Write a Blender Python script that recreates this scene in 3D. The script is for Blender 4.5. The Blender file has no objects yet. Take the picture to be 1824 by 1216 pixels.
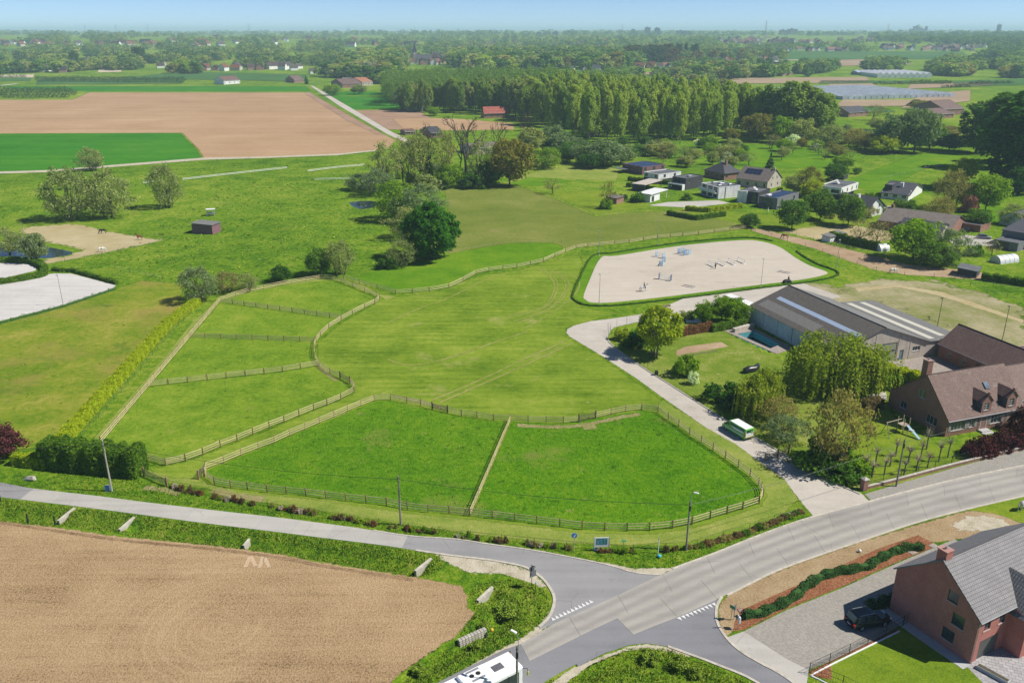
import bpy, bmesh, math, random
import numpy as np
from mathutils import Vector, Matrix
random.seed(7); RNG=np.random.default_rng(7)
SC=bpy.context.scene; COL=SC.collection
R=math.radians
# ---------------- camera (drone, 60 m up) ----------------
FPX=1480.; HZ=55.; CAMH=60.
PITCH=math.atan((608-HZ)/FPX); CP,SP=math.cos(PITCH),math.sin(PITCH)
cd=bpy.data.cameras.new('camera'); cam=bpy.data.objects.new('camera',cd); COL.objects.link(cam)
cd.sensor_width=36; cd.lens=36*FPX/1824; cd.clip_start=1; cd.clip_end=90000
cam.location=(0,0,CAMH); cam.rotation_euler=(R(90)-PITCH,0,0); SC.camera=cam
# ---------------- sky and sun ----------------
SUN_EL=R(49); SUNV=Vector((math.cos(SUN_EL)*0.994,-math.cos(SUN_EL)*0.11,math.sin(SUN_EL)))
w=bpy.data.worlds.new('World'); SC.world=w; w.use_nodes=True
nt=w.node_tree; bg=nt.nodes['Background']
sk=nt.nodes.new('ShaderNodeTexSky'); sk.sky_type='NISHITA'; sk.sun_disc=False
sk.sun_elevation=SUN_EL; sk.sun_rotation=math.atan2(SUNV.x,SUNV.y); sk.air_density=0.75; sk.dust_density=0.1; sk.ozone_density=6.0; sk.altitude=3500
nt.links.new(sk.outputs[0],bg.inputs[0]); bg.inputs[1].default_value=0.098
sd=bpy.data.lights.new('sun','SUN'); sd.energy=5.0; sd.angle=R(0.53); sd.color=(1,0.95,0.86)
so=bpy.data.objects.new('sun',sd); COL.objects.link(so); so.rotation_euler=SUNV.to_track_quat('Z','Y').to_euler()
SC.view_settings.view_transform='Standard'; SC.view_settings.look='None'; SC.view_settings.exposure=0.35; SC.view_settings.gamma=1
SC.render.engine='CYCLES'
SC.cycles.max_bounces=6; SC.cycles.transparent_max_bounces=12; SC.cycles.volume_bounces=1
# ---------------- projection helpers ----------------
YT=[-1e5,0,1000,1600,2500,4000,8000,14000,60000]; ZT=[0,0,0,8,25,37,48,56,58]
def sst(a,b,x):
    t=np.clip((x-a)/(b-a),0,1); return t*t*(3-2*t)
def T(x,y):
    x=np.asarray(x,float); y=np.asarray(y,float)
    b=np.interp(y,YT,ZT)
    u=sst(1100,2600,y)*(5*np.sin(x/620+1.3)*np.cos(y/900)+3*np.sin(x/310+y/500))+sst(4000,9000,y)*(6*np.sin(x/1500+.6)+4*np.sin(x/700+y/1900))
    return b+u
def ray(x,y):
    u=(x-912)/FPX; v=(608-y)/FPX
    return u,CP+v*SP,-SP+v*CP
def G(x,y,z=None):
    """pixel of the survey photograph -> point on the terrain (or on the level z)"""
    dx,dy,dz=ray(x,y)
    if z is not None:
        t=(z-CAMH)/dz; return Vector((dx*t,dy*t,z))
    t=(-CAMH)/dz if dz<-1e-6 else 1e9
    if 0<t and dy*t<990: return Vector((dx*t,dy*t,0))
    a,b=900.,40000.
    ts=np.geomspace(900,45000,700); h=CAMH+dz*ts-T(dx*ts,dy*ts)
    k=np.argmax(h<0); 
    if h[k]>=0: k=len(ts)-1
    a,b=ts[max(k-1,0)],ts[k]
    for i in range(20):
        m=(a+b)/2
        if CAMH+dz*m-float(T(dx*m,dy*m))>0: a=m
        else: b=m
    return Vector((dx*b,dy*b,float(T(dx*b,dy*b))))
def PX(p):
    dz=p[2]-CAMH; d=p[1]*CP-dz*SP; v=p[1]*SP+dz*CP
    return 912+FPX*p[0]/d, 608-FPX*v/d, d
def HT(p,ytop):
    lo,hi=0.,120.
    for i in range(40):
        m=(lo+hi)/2
        if PX((p[0],p[1],p[2]+m))[1]>ytop: lo=m
        else: hi=m
    return lo
def crv(pts,n=6,closed=False):
    P=[np.array(p,float) for p in pts]; out=[]; L=len(P)
    rng=range(L if closed else L-1)
    for i in rng:
        if closed: p0,p1,p2,p3=P[i-1],P[i],P[(i+1)%L],P[(i+2)%L]
        else: p0,p1,p2,p3=P[max(i-1,0)],P[i],P[i+1],P[min(i+2,L-1)]
        for k in range(n):
            t=k/n
            out.append(0.5*((2*p1)+(-p0+p2)*t+(2*p0-5*p1+4*p2-p3)*t*t+(-p0+3*p1-3*p2+p3)*t**3))
    if not closed: out.append(P[-1])
    return [tuple(p) for p in out]
def GP(pts): return [G(*p) for p in pts]
def resample(P,n):
    P=[np.array(p,float) for p in P]; d=[0]
    for a,b in zip(P,P[1:]): d.append(d[-1]+np.linalg.norm(b-a))
    t=np.linspace(0,d[-1],n); A=np.array(P)
    return [Vector([np.interp(s,d,A[:,k]) for k in range(A.shape[1])]) for s in t]
def plen(P): return sum((Vector(b)-Vector(a)).length for a,b in zip(P,P[1:]))
# ---------------- object helpers ----------------
class MB:
    def __init__(s): s.v=[]; s.f=[]
    def add(s,vs,fs):
        o=len(s.v); s.v+= [tuple(v) for v in vs]; s.f+=[tuple(i+o for i in f) for f in fs]; return s
    def box(s,x0,y0,z0,x1,y1,z1):
        return s.add([(x0,y0,z0),(x1,y0,z0),(x1,y1,z0),(x0,y1,z0),(x0,y0,z1),(x1,y0,z1),(x1,y1,z1),(x0,y1,z1)],
            [(0,3,2,1),(4,5,6,7),(0,1,5,4),(1,2,6,5),(2,3,7,6),(3,0,4,7)])
    def bbox(s,x0,y0,z0,x1,y1,z1,b):
        x0,x1=min(x0,x1),max(x0,x1); y0,y1=min(y0,y1),max(y0,y1)
        ring=lambda e,z:[(x0+e,y0,z),(x1-e,y0,z),(x1,y0+e,z),(x1,y1-e,z),(x1-e,y1,z),(x0+e,y1,z),(x0,y1-e,z),(x0,y0+e,z)]
        def inset(e,z): return [(x0+e+b*.6,y0+e,z),(x1-e-b*.6,y0+e,z),(x1-e,y0+e+b*.6,z),(x1-e,y1-e-b*.6,z),(x1-e-b*.6,y1-e,z),(x0+e+b*.6,y1-e,z),(x0+e,y1-e-b*.6,z),(x0+e,y0+e+b*.6,z)]
        rs=[inset(b,z0),ring(b,z0+b),ring(b,z1-b),inset(b,z1)]
        o=[p for r in rs for p in r]; f=[tuple(range(7,-1,-1)),tuple(range(24,32))]
        for k in range(3):
            for i in range(8): f.append((k*8+i,k*8+(i+1)%8,k*8+8+(i+1)%8,k*8+8+i))
        return s.add(o,f)
    def prism(s,poly,z0,z1):
        n=len(poly); A=sum(poly[i][0]*poly[(i+1)%n][1]-poly[(i+1)%n][0]*poly[i][1] for i in range(n))
        if A<0: poly=poly[::-1]
        return s.add([(p[0],p[1],z0) for p in poly]+[(p[0],p[1],z1) for p in poly],
          [tuple(range(n-1,-1,-1)),tuple(range(n,2*n))]+[(i,(i+1)%n,n+(i+1)%n,n+i) for i in range(n)])
    def tube(s,P,rad,n=6,cap=True):
        P=[Vector(p) for p in P]; L=len(P)
        if not hasattr(rad,'__len__'): rad=[rad]*L
        rings=[]
        for i,p in enumerate(P):
            d=(P[min(i+1,L-1)]-P[max(i-1,0)]); d=d.normalized() if d.length>1e-9 else Vector((0,0,1))
            a=Vector((0,0,1)) if abs(d.z)<.9 else Vector((1,0,0))
            x=d.cross(a).normalized(); y=d.cross(x)
            rings.append([p+(x*math.cos(2*math.pi*k/n)+y*math.sin(2*math.pi*k/n))*rad[i] for k in range(n)])
        vs=[v for r in rings for v in r]; fs=[]
        for i in range(L-1):
            for k in range(n): fs.append((i*n+k,i*n+(k+1)%n,(i+1)*n+(k+1)%n,(i+1)*n+k))
        if cap: fs+= [tuple(range(n-1,-1,-1)),tuple(range((L-1)*n,L*n))]
        return s.add(vs,fs)
    def cyl(s,x,y,z0,z1,r0,r1=None,n=8): return s.tube([(x,y,z0),(x,y,z1)],[r0,r0 if r1 is None else r1],n)
    def xf(s,mx): s.v=[tuple(mx@Vector(v)) for v in s.v]; return s
    def mesh(s,name):
        m=bpy.data.meshes.new(name); m.from_pydata(s.v,[],s.f); m.update(); return m
def setp(o,label=None,cat=None,group=None,kind=None):
    if label: o['label']=label
    if cat: o['category']=cat
    if group: o['group']=group
    if kind: o['kind']=kind
    return o
def link(name,data,mat=None,parent=None,loc=None,rz=None,scale=None):
    o=bpy.data.objects.new(name,data); COL.objects.link(o)
    if mat and data and not data.materials: data.materials.append(mat)
    if parent: o.parent=parent
    if loc is not None: o.location=loc
    if rz is not None: o.rotation_euler=(0,0,rz)
    if scale is not None: o.scale=scale
    return o
def obj(name,mb,mat,parent=None,smooth=False,**k):
    me=mb.mesh(name) if isinstance(mb,MB) else mb
    o=link(name,me,mat,parent,**k)
    if smooth: me.polygons.foreach_set('use_smooth',[True]*len(me.polygons))
    return o
def thing(name,label,cat,loc=(0,0,0),rz=0,group=None):
    return setp(link(name,None,loc=loc,rz=rz),label,cat,group)
def copytree(o,parent=None):
    c=o.copy(); COL.objects.link(c)
    if parent: c.parent=parent
    for ch in list(o.children): copytree(ch,c)
    return c
def np_mesh(name,V,Q):
    V=np.asarray(V,np.float32); Q=np.asarray(Q,np.int32); k=Q.shape[1]
    me=bpy.data.meshes.new(name); me.vertices.add(len(V)); me.vertices.foreach_set('co',V.ravel())
    me.loops.add(Q.size); me.loops.foreach_set('vertex_index',Q.ravel())
    me.polygons.add(len(Q)); me.polygons.foreach_set('loop_start',np.arange(0,Q.size,k,dtype=np.int32))
    me.update(calc_edges=True); return me
# ---------------- materials ----------------
def newmat(name):
    m=bpy.data.materials.new(name); m.use_nodes=True; n=m.node_tree; n.nodes.clear(); return m,n
class N:
    def __init__(s,name): s.m,s.t=newmat(name); s.L=s.t.links
    def n(s,ty,**k):
        x=s.t.nodes.new('ShaderNode'+ty)
        for a,b in k.items():
            if a.startswith('i_'):
                key=a[2:]; key=int(key) if key.isdigit() else key
                x.inputs[key].default_value=b
            else: setattr(x,a,b)
        return x
    def l(s,a,b): s.L.new(a,b)
    def noise(s,vec,scale,detail=3,rough=.55,dist=0):
        x=s.n('TexNoise'); x.inputs['Scale'].default_value=scale; x.inputs['Detail'].default_value=detail; x.inputs['Roughness'].default_value=rough; x.inputs['Distortion'].default_value=dist
        if vec: s.l(vec,x.inputs['Vector'])
        return x.outputs['Fac']
    def math(s,op,a,b=None,c=None,clamp=False):
        x=s.n('Math',operation=op); x.use_clamp=clamp
        for i,v in enumerate((a,b,c)):
            if v is None: continue
            if isinstance(v,(int,float)): x.inputs[i].default_value=v
            else: s.l(v,x.inputs[i])
        return x.outputs[0]
    def ramp(s,fac,stops):
        x=s.n('ValToRGB'); e=x.color_ramp.elements
        while len(e)<len(stops): e.new(.5)
        for i,(p,c) in enumerate(stops): e[i].position=p; e[i].color=(*c,1) if len(c)==3 else c
        s.l(fac,x.inputs[0]); return x.outputs[0]
    def mix(s,f,a,b,mode='MIX'):
        x=s.n('MixRGB',blend_type=mode)
        for i,v in enumerate((f,a,b)):
            if isinstance(v,(int,float)): x.inputs[i].default_value=v
            elif isinstance(v,tuple): x.inputs[i].default_value=(*v,1)
            else: s.l(v,x.inputs[i])
        return x.outputs[0]
    def mapr(s,f,a,b,c=0,d=1):
        x=s.n('MapRange'); x.clamp=True
        s.l(f,x.inputs[0])
        for i,v in enumerate((a,b,c,d)): x.inputs[i+1].default_value=v
        return x.outputs[0]
    def mapping(s,vec,rot=0,sc=(1,1,1)):
        x=s.n('Mapping'); x.inputs['Rotation'].default_value=(0,0,rot); x.inputs['Scale'].default_value=sc; s.l(vec,x.inputs[0]); return x.outputs[0]
    def co(s,k='Object'): return s.n('TexCoord').outputs[k]
    def bump(s,h,strength,dist=.1):
        x=s.n('Bump'); x.inputs['Strength'].default_value=strength; x.inputs['Distance'].default_value=dist; s.l(h,x.inputs['Height']); return x.outputs[0]
    def out(s,sh): s.l(sh,s.n('OutputMaterial').inputs[0]); return s.m
def soft_alpha(a,vec,sh,amt,scale):
    """ragged, worn border of a laid sheet (attribute 'edge' runs 0 at the rim to 1 inside)"""
    at=a.n('Attribute',attribute_name='edge').outputs['Fac']
    nz=a.noise(vec,scale,3,.65)
    v=a.math('ADD',at,a.math('MULTIPLY',a.math('SUBTRACT',nz,.5),amt))
    al=a.mapr(v,.32,.62)
    tr=a.n('BsdfTransparent'); mx=a.n('MixShader')
    a.l(al,mx.inputs[0]); a.l(tr.outputs[0],mx.inputs[1]); a.l(sh,mx.inputs[2]); return mx.outputs[0]
def groundmat(name,cols,s=(.02,.18,1.6),wt=(.5,.35,.35),streak=None,speck=None,bump=.6,bd=.15,eamt=1.3,escale=.9,fine=6.,fw=.5,patch=None,edge=True):
    """cols: ramp colours dark->light; streak=(angle,sx,sy,weight); speck=(colour,density,scale,patchscale); patch=(colour,scale,lo,hi)
    returns (solid, ragged-border) pair"""
    res=[]
    for ed in (False,True):
        a=N(name+('_border' if ed else '')); co=a.co()
        f=None
        for sc,wg in list(zip(s,wt))+[(fine,fw)]:
            t=a.math('MULTIPLY',a.math('SUBTRACT',a.noise(co,sc,2,.6),.5),wg*2)
            f=t if f is None else a.math('ADD',f,t)
        if streak:
            for st in (streak if isinstance(streak,list) else [streak]):
                nz=a.noise(a.mapping(co,st[0],(st[1],st[2],1)),1,2,.6,.3)
                f=a.math('ADD',f,a.math('MULTIPLY',a.math('SUBTRACT',nz,.5),st[3]*2))
        f=a.math('ADD',f,.5,clamp=True)
        n=len(cols)
        c=a.ramp(f,[(.12+.76*i/(n-1),k) for i,k in enumerate(cols)])
        if patch:
            for p in (patch if isinstance(patch,list) else [patch]):
                pn=a.noise(co,p[1],4,.65); c=a.mix(a.mapr(pn,p[2],p[3]),c,p[0])
        if speck:
            v=a.noise(co,speck[2],1,.7); pn=a.noise(co,speck[3],1)
            th=a.math('ADD',v,a.math('MULTIPLY',a.math('SUBTRACT',pn,.62),.75))
            c=a.mix(a.mapr(th,speck[1],speck[1]+.05),c,speck[0])
        d=a.n('BsdfDiffuse'); a.l(c,d.inputs[0])
        if bump: a.l(a.bump(a.noise(co,fine*.5,3,.75),bump,bd),d.inputs['Normal'])
        sh=d.outputs[0]
        if ed: sh=soft_alpha(a,co,sh,eamt,escale)
        res.append(a.out(sh))
    return tuple(res)
def plain(name,col,rough=.7,metal=0,var=.12,sc=2.,bump=0,bs=20,spec=.3,orand=0.,dirt=None,streakz=0):
    a=N(name); co=a.co()
    p=a.n('BsdfPrincipled'); p.inputs['Roughness'].default_value=rough; p.inputs['Metallic'].default_value=metal; p.inputs['Specular IOR Level'].default_value=spec
    f=a.noise(co,sc,4,.65)
    lo=tuple(max(0,c*(1-var*1.5)) for c in col); hi=tuple(min(1,c*(1+var)) for c in col)
    c=a.ramp(f,[(.3,lo),(.7,hi)])
    if streakz:
        z=a.noise(a.mapping(co,0,(streakz,streakz,.25)),1,3); c=a.mix(a.mapr(z,.45,.7,0,.5),c,tuple(x*.6 for x in col))
    if dirt: c=a.mix(a.mapr(a.noise(co,dirt[1],5,.7),dirt[2],dirt[2]+.15,0,dirt[3]),c,dirt[0])
    if orand:
        r=a.n('ObjectInfo').outputs['Random']; c=a.mix(1,c,a.ramp(r,[(0,(1-orand,)*3),(1,(1+0*orand,)*3)]),'MULTIPLY')
    a.l(c,p.inputs[0])
    if bump: a.l(a.bump(a.noise(co,bs,3,.7),bump,.03),p.inputs['Normal'])
    return a.out(p.outputs[0])
def glass(name,col=(.03,.04,.05),rough=.08):
    a=N(name); p=a.n('BsdfPrincipled'); p.inputs['Roughness'].default_value=rough; p.inputs['Specular IOR Level'].default_value=.8
    c=a.ramp(a.noise(a.co(),.6,2),[(.35,col),(.65,tuple(x*1.8 for x in col))]); a.l(c,p.inputs[0]); return a.out(p.outputs[0])
def brickmat(name,c1,c2,mortar,bw=.21,bh=.065,bump=.4):
    """courses follow height; works on walls of any heading through a box of three noise-free axes"""
    a=N(name); co=a.co(); ge=a.n('NewGeometry')
    sx=a.n('SeparateXYZ'); a.l(co,sx.inputs[0])
    vt=a.n('VectorTransform',vector_type='NORMAL',convert_from='WORLD',convert_to='OBJECT'); a.l(ge.outputs['True Normal'],vt.inputs[0])
    nx=a.n('SeparateXYZ'); a.l(vt.outputs[0],nx.inputs[0])
    pick=a.math('GREATER_THAN',a.math('ABSOLUTE',nx.outputs[0]),a.math('ABSOLUTE',nx.outputs[1]))
    hu=a.n('Mix',data_type='FLOAT'); a.l(pick,hu.inputs[0]); a.l(sx.outputs[0],hu.inputs[2]); a.l(sx.outputs[1],hu.inputs[3])
    cb=a.n('CombineXYZ'); a.l(hu.outputs[0],cb.inputs[0]); a.l(sx.outputs[2],cb.inputs[1])
    b=a.n('TexBrick'); a.l(cb.outputs[0],b.inputs[0]); b.inputs['Scale'].default_value=1; b.inputs['Brick Width'].default_value=bw; b.inputs['Row Height'].default_value=bh; b.inputs['Mortar Size'].default_value=.008; b.inputs['Bias'].default_value=-.2
    b.inputs['Color1'].default_value=(*c1,1); b.inputs['Color2'].default_value=(*c2,1); b.inputs['Mortar'].default_value=(*mortar,1)
    f=a.noise(co,.7,4,.65); c=a.mix(a.mapr(f,.35,.75,0,.45),b.outputs[0],tuple(x*.55 for x in c1))
    f2=a.noise(co,3.,3,.7); c=a.mix(a.mapr(f2,.55,.8,0,.35),c,mortar)
    p=a.n('BsdfPrincipled'); p.inputs['Roughness'].default_value=.85; p.inputs['Specular IOR Level'].default_value=.15; a.l(c,p.inputs[0])
    a.l(a.bump(b.outputs['Fac'],-bump,.01),p.inputs['Normal']); return a.out(p.outputs[0])
def tilemat(name,c1,c2,moss=None,tw=.24,th=.34,bump=.9,rough=.65):
    """roof covering in tile courses: object X runs along the eaves, object Y up the slope"""
    a=N(name); co=a.co('UV')
    b=a.n('TexBrick'); a.l(co,b.inputs[0]); b.offset=.5; b.inputs['Scale'].default_value=1; b.inputs['Brick Width'].default_value=tw; b.inputs['Row Height'].default_value=th; b.inputs['Mortar Size'].default_value=.02
    b.inputs['Color1'].default_value=(*c1,1); b.inputs['Color2'].default_value=(*c2,1); b.inputs['Mortar'].default_value=(*[x*.35 for x in c1],1); b.inputs['Bias'].default_value=0
    c=b.outputs[0]
    f=a.noise(co,.45,5,.7); c=a.mix(a.mapr(f,.4,.7,0,.5),c,tuple(x*.6 for x in c1))
    if moss: c=a.mix(a.mapr(a.noise(co,.7,5,.7),.55,.75,0,.6),c,moss)
    sp=a.n('SeparateXYZ'); a.l(co,sp.inputs[0])
    saw=a.math('FRACT',a.math('DIVIDE',sp.outputs[1],th)); wv=a.math('SINE',a.math('MULTIPLY',sp.outputs[0],2*math.pi/tw))
    h=a.math('ADD',a.math('MULTIPLY',saw,-1),a.math('MULTIPLY',wv,.4))
    p=a.n('BsdfPrincipled'); p.inputs['Roughness'].default_value=rough; p.inputs['Specular IOR Level'].default_value=.3; a.l(c,p.inputs[0])
    a.l(a.bump(h,bump,.03),p.inputs['Normal']); return a.out(p.outputs[0])
def leafmat(name,c1,c2,tr=.48,hue=.25,tint=False):
    a=N(name); ge=a.n('NewGeometry'); oi=a.n('ObjectInfo')
    c1=tuple(x*2.1 for x in c1); c2=tuple(x*2.1 for x in c2)
    c=a.ramp(ge.outputs['Random Per Island'],[(0,c1),(1,c2)])
    r=a.ramp(oi.outputs['Random'],[(0,(1-hue,1-hue*.6,1-hue)),(.5,(1,1,1)),(1,(1+hue*.8,1+hue*.3,1-hue*.3))])
    c=a.mix(1,c,r,'MULTIPLY')
    if tint:
        at=a.n('Attribute',attribute_name='tint'); c=a.mix(1,c,at.outputs['Color'],'MULTIPLY')
    d=a.n('BsdfDiffuse'); t=a.n('BsdfTranslucent'); a.l(c,d.inputs[0]); a.l(a.mix(1,c,(1.0,1.1,.5),'MULTIPLY'),t.inputs[0])
    m=a.n('MixShader'); m.inputs[0].default_value=tr; a.l(d.outputs[0],m.inputs[1]); a.l(t.outputs[0],m.inputs[2]); return a.out(m.outputs[0])
# ================= SETTING: ground, fields, roads =================
NEARZ=[0]
def sheet(name,pts,mat,z,px=True,smooth=0,soft=.6,kind='structure',parent=None,terrain=False,closed=True):
    P=crv(pts,smooth,True) if smooth else pts
    P=[G(*p) for p in P] if px else [Vector((*p[:2],0)) for p in P]
    # densify long sides, jitter a little so that no border is ruler-straight
    Q=[]; n=len(P)
    for i in range(n):
        a,b=P[i],P[(i+1)%n]; L=(b-a).length; st=max(1.2,.012*((a+b)/2).length); k=max(1,min(60,int(L/st)))
        for j in range(k): Q.append(a.lerp(b,j/k))
    n=len(Q); A=sum(Q[i].x*Q[(i+1)%n].y-Q[(i+1)%n].x*Q[i].y for i in range(n))
    if A<0: Q=Q[::-1]
    wmax=.6*abs(A)/2/sum((Q[i]-Q[i-1]).length for i in range(n)); Q2=[]
    V=[];E=[]
    inn=[]
    for i in range(n):
        a,b,c=Q[i-1],Q[i],Q[(i+1)%n]
        d=(c-a); d.z=0
        nrm=Vector((-d.y,d.x,0)); nrm=nrm.normalized() if nrm.length>1e-6 else Vector((0,0,0))
        w=min(soft*max(1,b.length*.006),wmax)
        inn.append(b+nrm*w); Q2.append(b-nrm*w*.35)
    Q=Q2
    vs=[(p.x,p.y,(float(T(p.x,p.y)) if terrain else 0)+z-random.uniform(.0,.0012)) for p in Q+inn]
    fs=[(i,(i+1)%n,n+(i+1)%n,n+i) for i in range(n)]+[tuple(range(n,2*n))]
    me=bpy.data.meshes.new(name); me.from_pydata(vs,[],fs); me.update()
    at=me.attributes.new('edge','FLOAT','POINT'); at.data.foreach_set('value',[0.]*n+[1.]*n)
    pair(me,mat,[1]*n+[0])
    o=link(name,me,None,parent)
    if kind and not parent: o['kind']=kind
    return o
def pair(me,mat,idx):
    if isinstance(mat,tuple):
        me.materials.append(mat[0]); me.materials.append(mat[1]); me.polygons.foreach_set('material_index',idx)
    else: me.materials.append(mat)
def quadfield(name,c4,mat,z=.4,nx=24,ny=10):
    """far field: four pixel corners (near-left, near-right, far-right, far-left), follows the terrain"""
    a,b,c,d=[G(*p) for p in c4]; V=[];E=[]
    for j in range(ny+1):
        for i in range(nx+1):
            s,t=i/nx,j/ny; p=a.lerp(b,s).lerp(d.lerp(c,s),t)
            V.append((p.x,p.y,float(T(p.x,p.y))+z)); E.append(0. if i in(0,nx) or j in(0,ny) else 1.)
    F=[(j*(nx+1)+i,j*(nx+1)+i+1,(j+1)*(nx+1)+i+1,(j+1)*(nx+1)+i) for j in range(ny) for i in range(nx)]
    me=bpy.data.meshes.new(name); me.from_pydata(V,[],F); me.update()
    at=me.attributes.new('edge','FLOAT','POINT'); at.data.foreach_set('value',E)
    pair(me,mat,[1 if i in(0,nx-1) or j in(0,ny-1) else 0 for j in range(ny) for i in range(nx)])
    o=link(name,me); o['kind']='structure'; return o
def strip(name,P,w,z0,z1,mat,parent=None,px=True,kind='structure',side=0):
    """band of width w along a line: flat top at z1"""
    P=[G(*p) for p in P] if px else [Vector(p) for p in P]; n=len(P); L=[];Rr=[]
    for i in range(n):
        d=P[min(i+1,n-1)]-P[max(i-1,0)]; d.z=0; d.normalize(); nr=Vector((-d.y,d.x,0))
        L.append(P[i]+nr*w*(.5+side*.5)); Rr.append(P[i]-nr*w*(.5-side*.5))
    m=MB()
    vs=[]
    for a,b in zip(L,Rr): vs+=[(a.x,a.y,z0),(a.x,a.y,z1),(b.x,b.y,z1),(b.x,b.y,z0)]
    fs=[]
    for i in range(n-1):
        o=i*4
        for k in range(3): fs.append((o+k,o+4+k,o+5+k,o+1+k))
    fs+=[(0,1,2,3),(4*n-1,4*n-2,4*n-3,4*n-4)]
    m.add(vs,fs); ob=obj(name,m,mat,parent)
    if kind and not parent: ob['kind']=kind
    return ob
# --- colours of turf, soil, sand, paving
GR_verge=groundmat('verge_turf',[(0.03003,0.1001,0.00936),(0.08259,0.193,0.01287),(0.1727,0.2789,0.02106),(0.3303,0.3146,0.0702)],s=(.08,.6,2.5),wt=(.3,.45,.5),bump=1,bd=.3)
GR_field=groundmat('mown_turf',[(0.0637,0.1272,0.0091),(0.1225,0.1961,0.0156),(0.1764,0.2491,0.0247),(0.2548,0.2915,0.04875)],s=(.03,.12,.8),wt=(.35,.3,.28),streak=[(R(38),.05,.7,.28),(R(-50),.04,.6,.2)],patch=[((.30,.28,.10),.09,.60,.78),((.06,.13,.012),.28,.64,.76),((.33,.31,.13),.5,.66,.78)])
GR_padd=groundmat('paddock_turf',[(0.0357,0.115,0.0056),(0.07344,0.1898,0.0077),(0.1142,0.2357,0.0105),(0.1836,0.2702,0.021)],s=(.03,.25,1.4),wt=(.3,.35,.5),speck=((.5,.5,.42),.87,3.,.07),bump=1,bd=.25,patch=[((.235,.235,.07),.33,.63,.75),((.030,.090,.008),.45,.60,.72),((.20,.22,.05),.07,.58,.75)])
GR_padd3=groundmat('lush_paddock_turf',[(0.03427,0.1127,0.00504),(0.06732,0.186,0.00672),(0.1077,0.2367,0.0084),(0.1836,0.2705,0.0168)],s=(.03,.25,1.4),wt=(.3,.35,.5),speck=((.5,.5,.42),.87,3.,.07),bump=1,bd=.25,patch=[((.235,.235,.07),.33,.63,.75),((.030,.090,.008),.45,.60,.72),((.20,.22,.05),.07,.58,.75)])
GR_padd2=groundmat('grazed_turf',[(0.05947,0.1339,0.00882),(0.1135,0.2008,0.01323),(0.1676,0.2509,0.02058),(0.2541,0.2789,0.0441)],s=(.035,.22,1.2),wt=(.4,.4,.4),speck=((.5,.5,.42),.87,3.,.06),patch=[((.22,.2,.06),.12,.66,.82),((.035,.11,.008),.16,.66,.76)])
GR_left=groundmat('dry_paddock_turf',[(0.06283,0.1316,0.00924),(0.12,0.1896,0.01386),(0.1885,0.2231,0.0231),(0.2913,0.2621,0.05775)],s=(.02,.12,.9),wt=(.5,.45,.4),speck=((.5,.5,.45),.84,2.4,.05),streak=(R(-15),.03,.25,.2),patch=[((.25,.185,.06),.035,.50,.72),((.06,.13,.012),.11,.60,.75)])
GR_strip=groundmat('mown_path_turf',[(0.102,0.1696,0.0238),(0.1683,0.2279,0.0357),(0.2295,0.265,0.05525),(0.306,0.2968,0.0935)],s=(.05,.3,1.6),wt=(.4,.35,.3),streak=(R(-20),.08,.9,.2))
GR_bright=groundmat('lush_turf',[(0.04212,0.1138,0.006336),(0.07722,0.1821,0.007392),(0.1123,0.222,0.01056),(0.1966,0.2504,0.02112)],s=(.03,.15,1.2),wt=(.4,.35,.3),streak=(R(8),.04,.6,.18))
GR_pale=groundmat('grazed_pale_turf',[(0.08925,0.1285,0.021),(0.126,0.1661,0.02688),(0.1628,0.1928,0.0378),(0.252,0.2249,0.0756)],s=(.015,.08,.8),wt=(.4,.35,.3),patch=((.27,.22,.12),.06,.66,.80))
GR_lawn=groundmat('lawn_turf',[(0.06875,0.1274,0.011),(0.1238,0.194,0.01375),(0.1718,0.2365,0.01925),(0.2612,0.2606,0.04125)],s=(.06,.4,2),wt=(.4,.35,.25))
GR_gard=groundmat('garden_turf',[(0.066,0.126,0.0144),(0.114,0.18,0.0192),(0.174,0.222,0.03),(0.324,0.3,0.132)],s=(.06,.4,2),wt=(.4,.35,.3),patch=((.36,.33,.22),.5,.66,.74))
GR_wheat=groundmat('young_crop',[(0.01836,0.114,0.0096),(0.0306,0.156,0.01152),(0.051,0.186,0.01344),(0.0867,0.216,0.01536)],s=(.008,.03,.2),wt=(.4,.3,.2),streak=(R(2),.006,.12,.25),fine=1,fw=.1,bump=0)
GR_far=groundmat('far_crop',[(.035,.100,.030),(.050,.125,.035),(.070,.150,.040),(.11,.17,.05)],s=(.004,.02,.1),wt=(.4,.3,.2),fine=.5,fw=.1,bump=0)
SOIL_big=groundmat('dry_ploughed_soil',[(0.2604,0.161,0.088),(0.3348,0.2162,0.1232),(0.3813,0.253,0.1496),(0.4371,0.3036,0.1848)],s=(.006,.03,.25),wt=(.4,.3,.2),streak=[(R(2),.003,.10,.28),(R(28),.004,.3,.12)],fine=1.2,fw=.12,bump=.2)
SOIL_dk=groundmat('furrowed_soil',[(.20,.125,.085),(.27,.175,.12),(.33,.22,.15),(.38,.26,.18)],s=(.01,.06,.4),wt=(.3,.3,.2),streak=(R(-36),.02,.35,.5),fine=1.,fw=.1,bump=.2)
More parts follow.
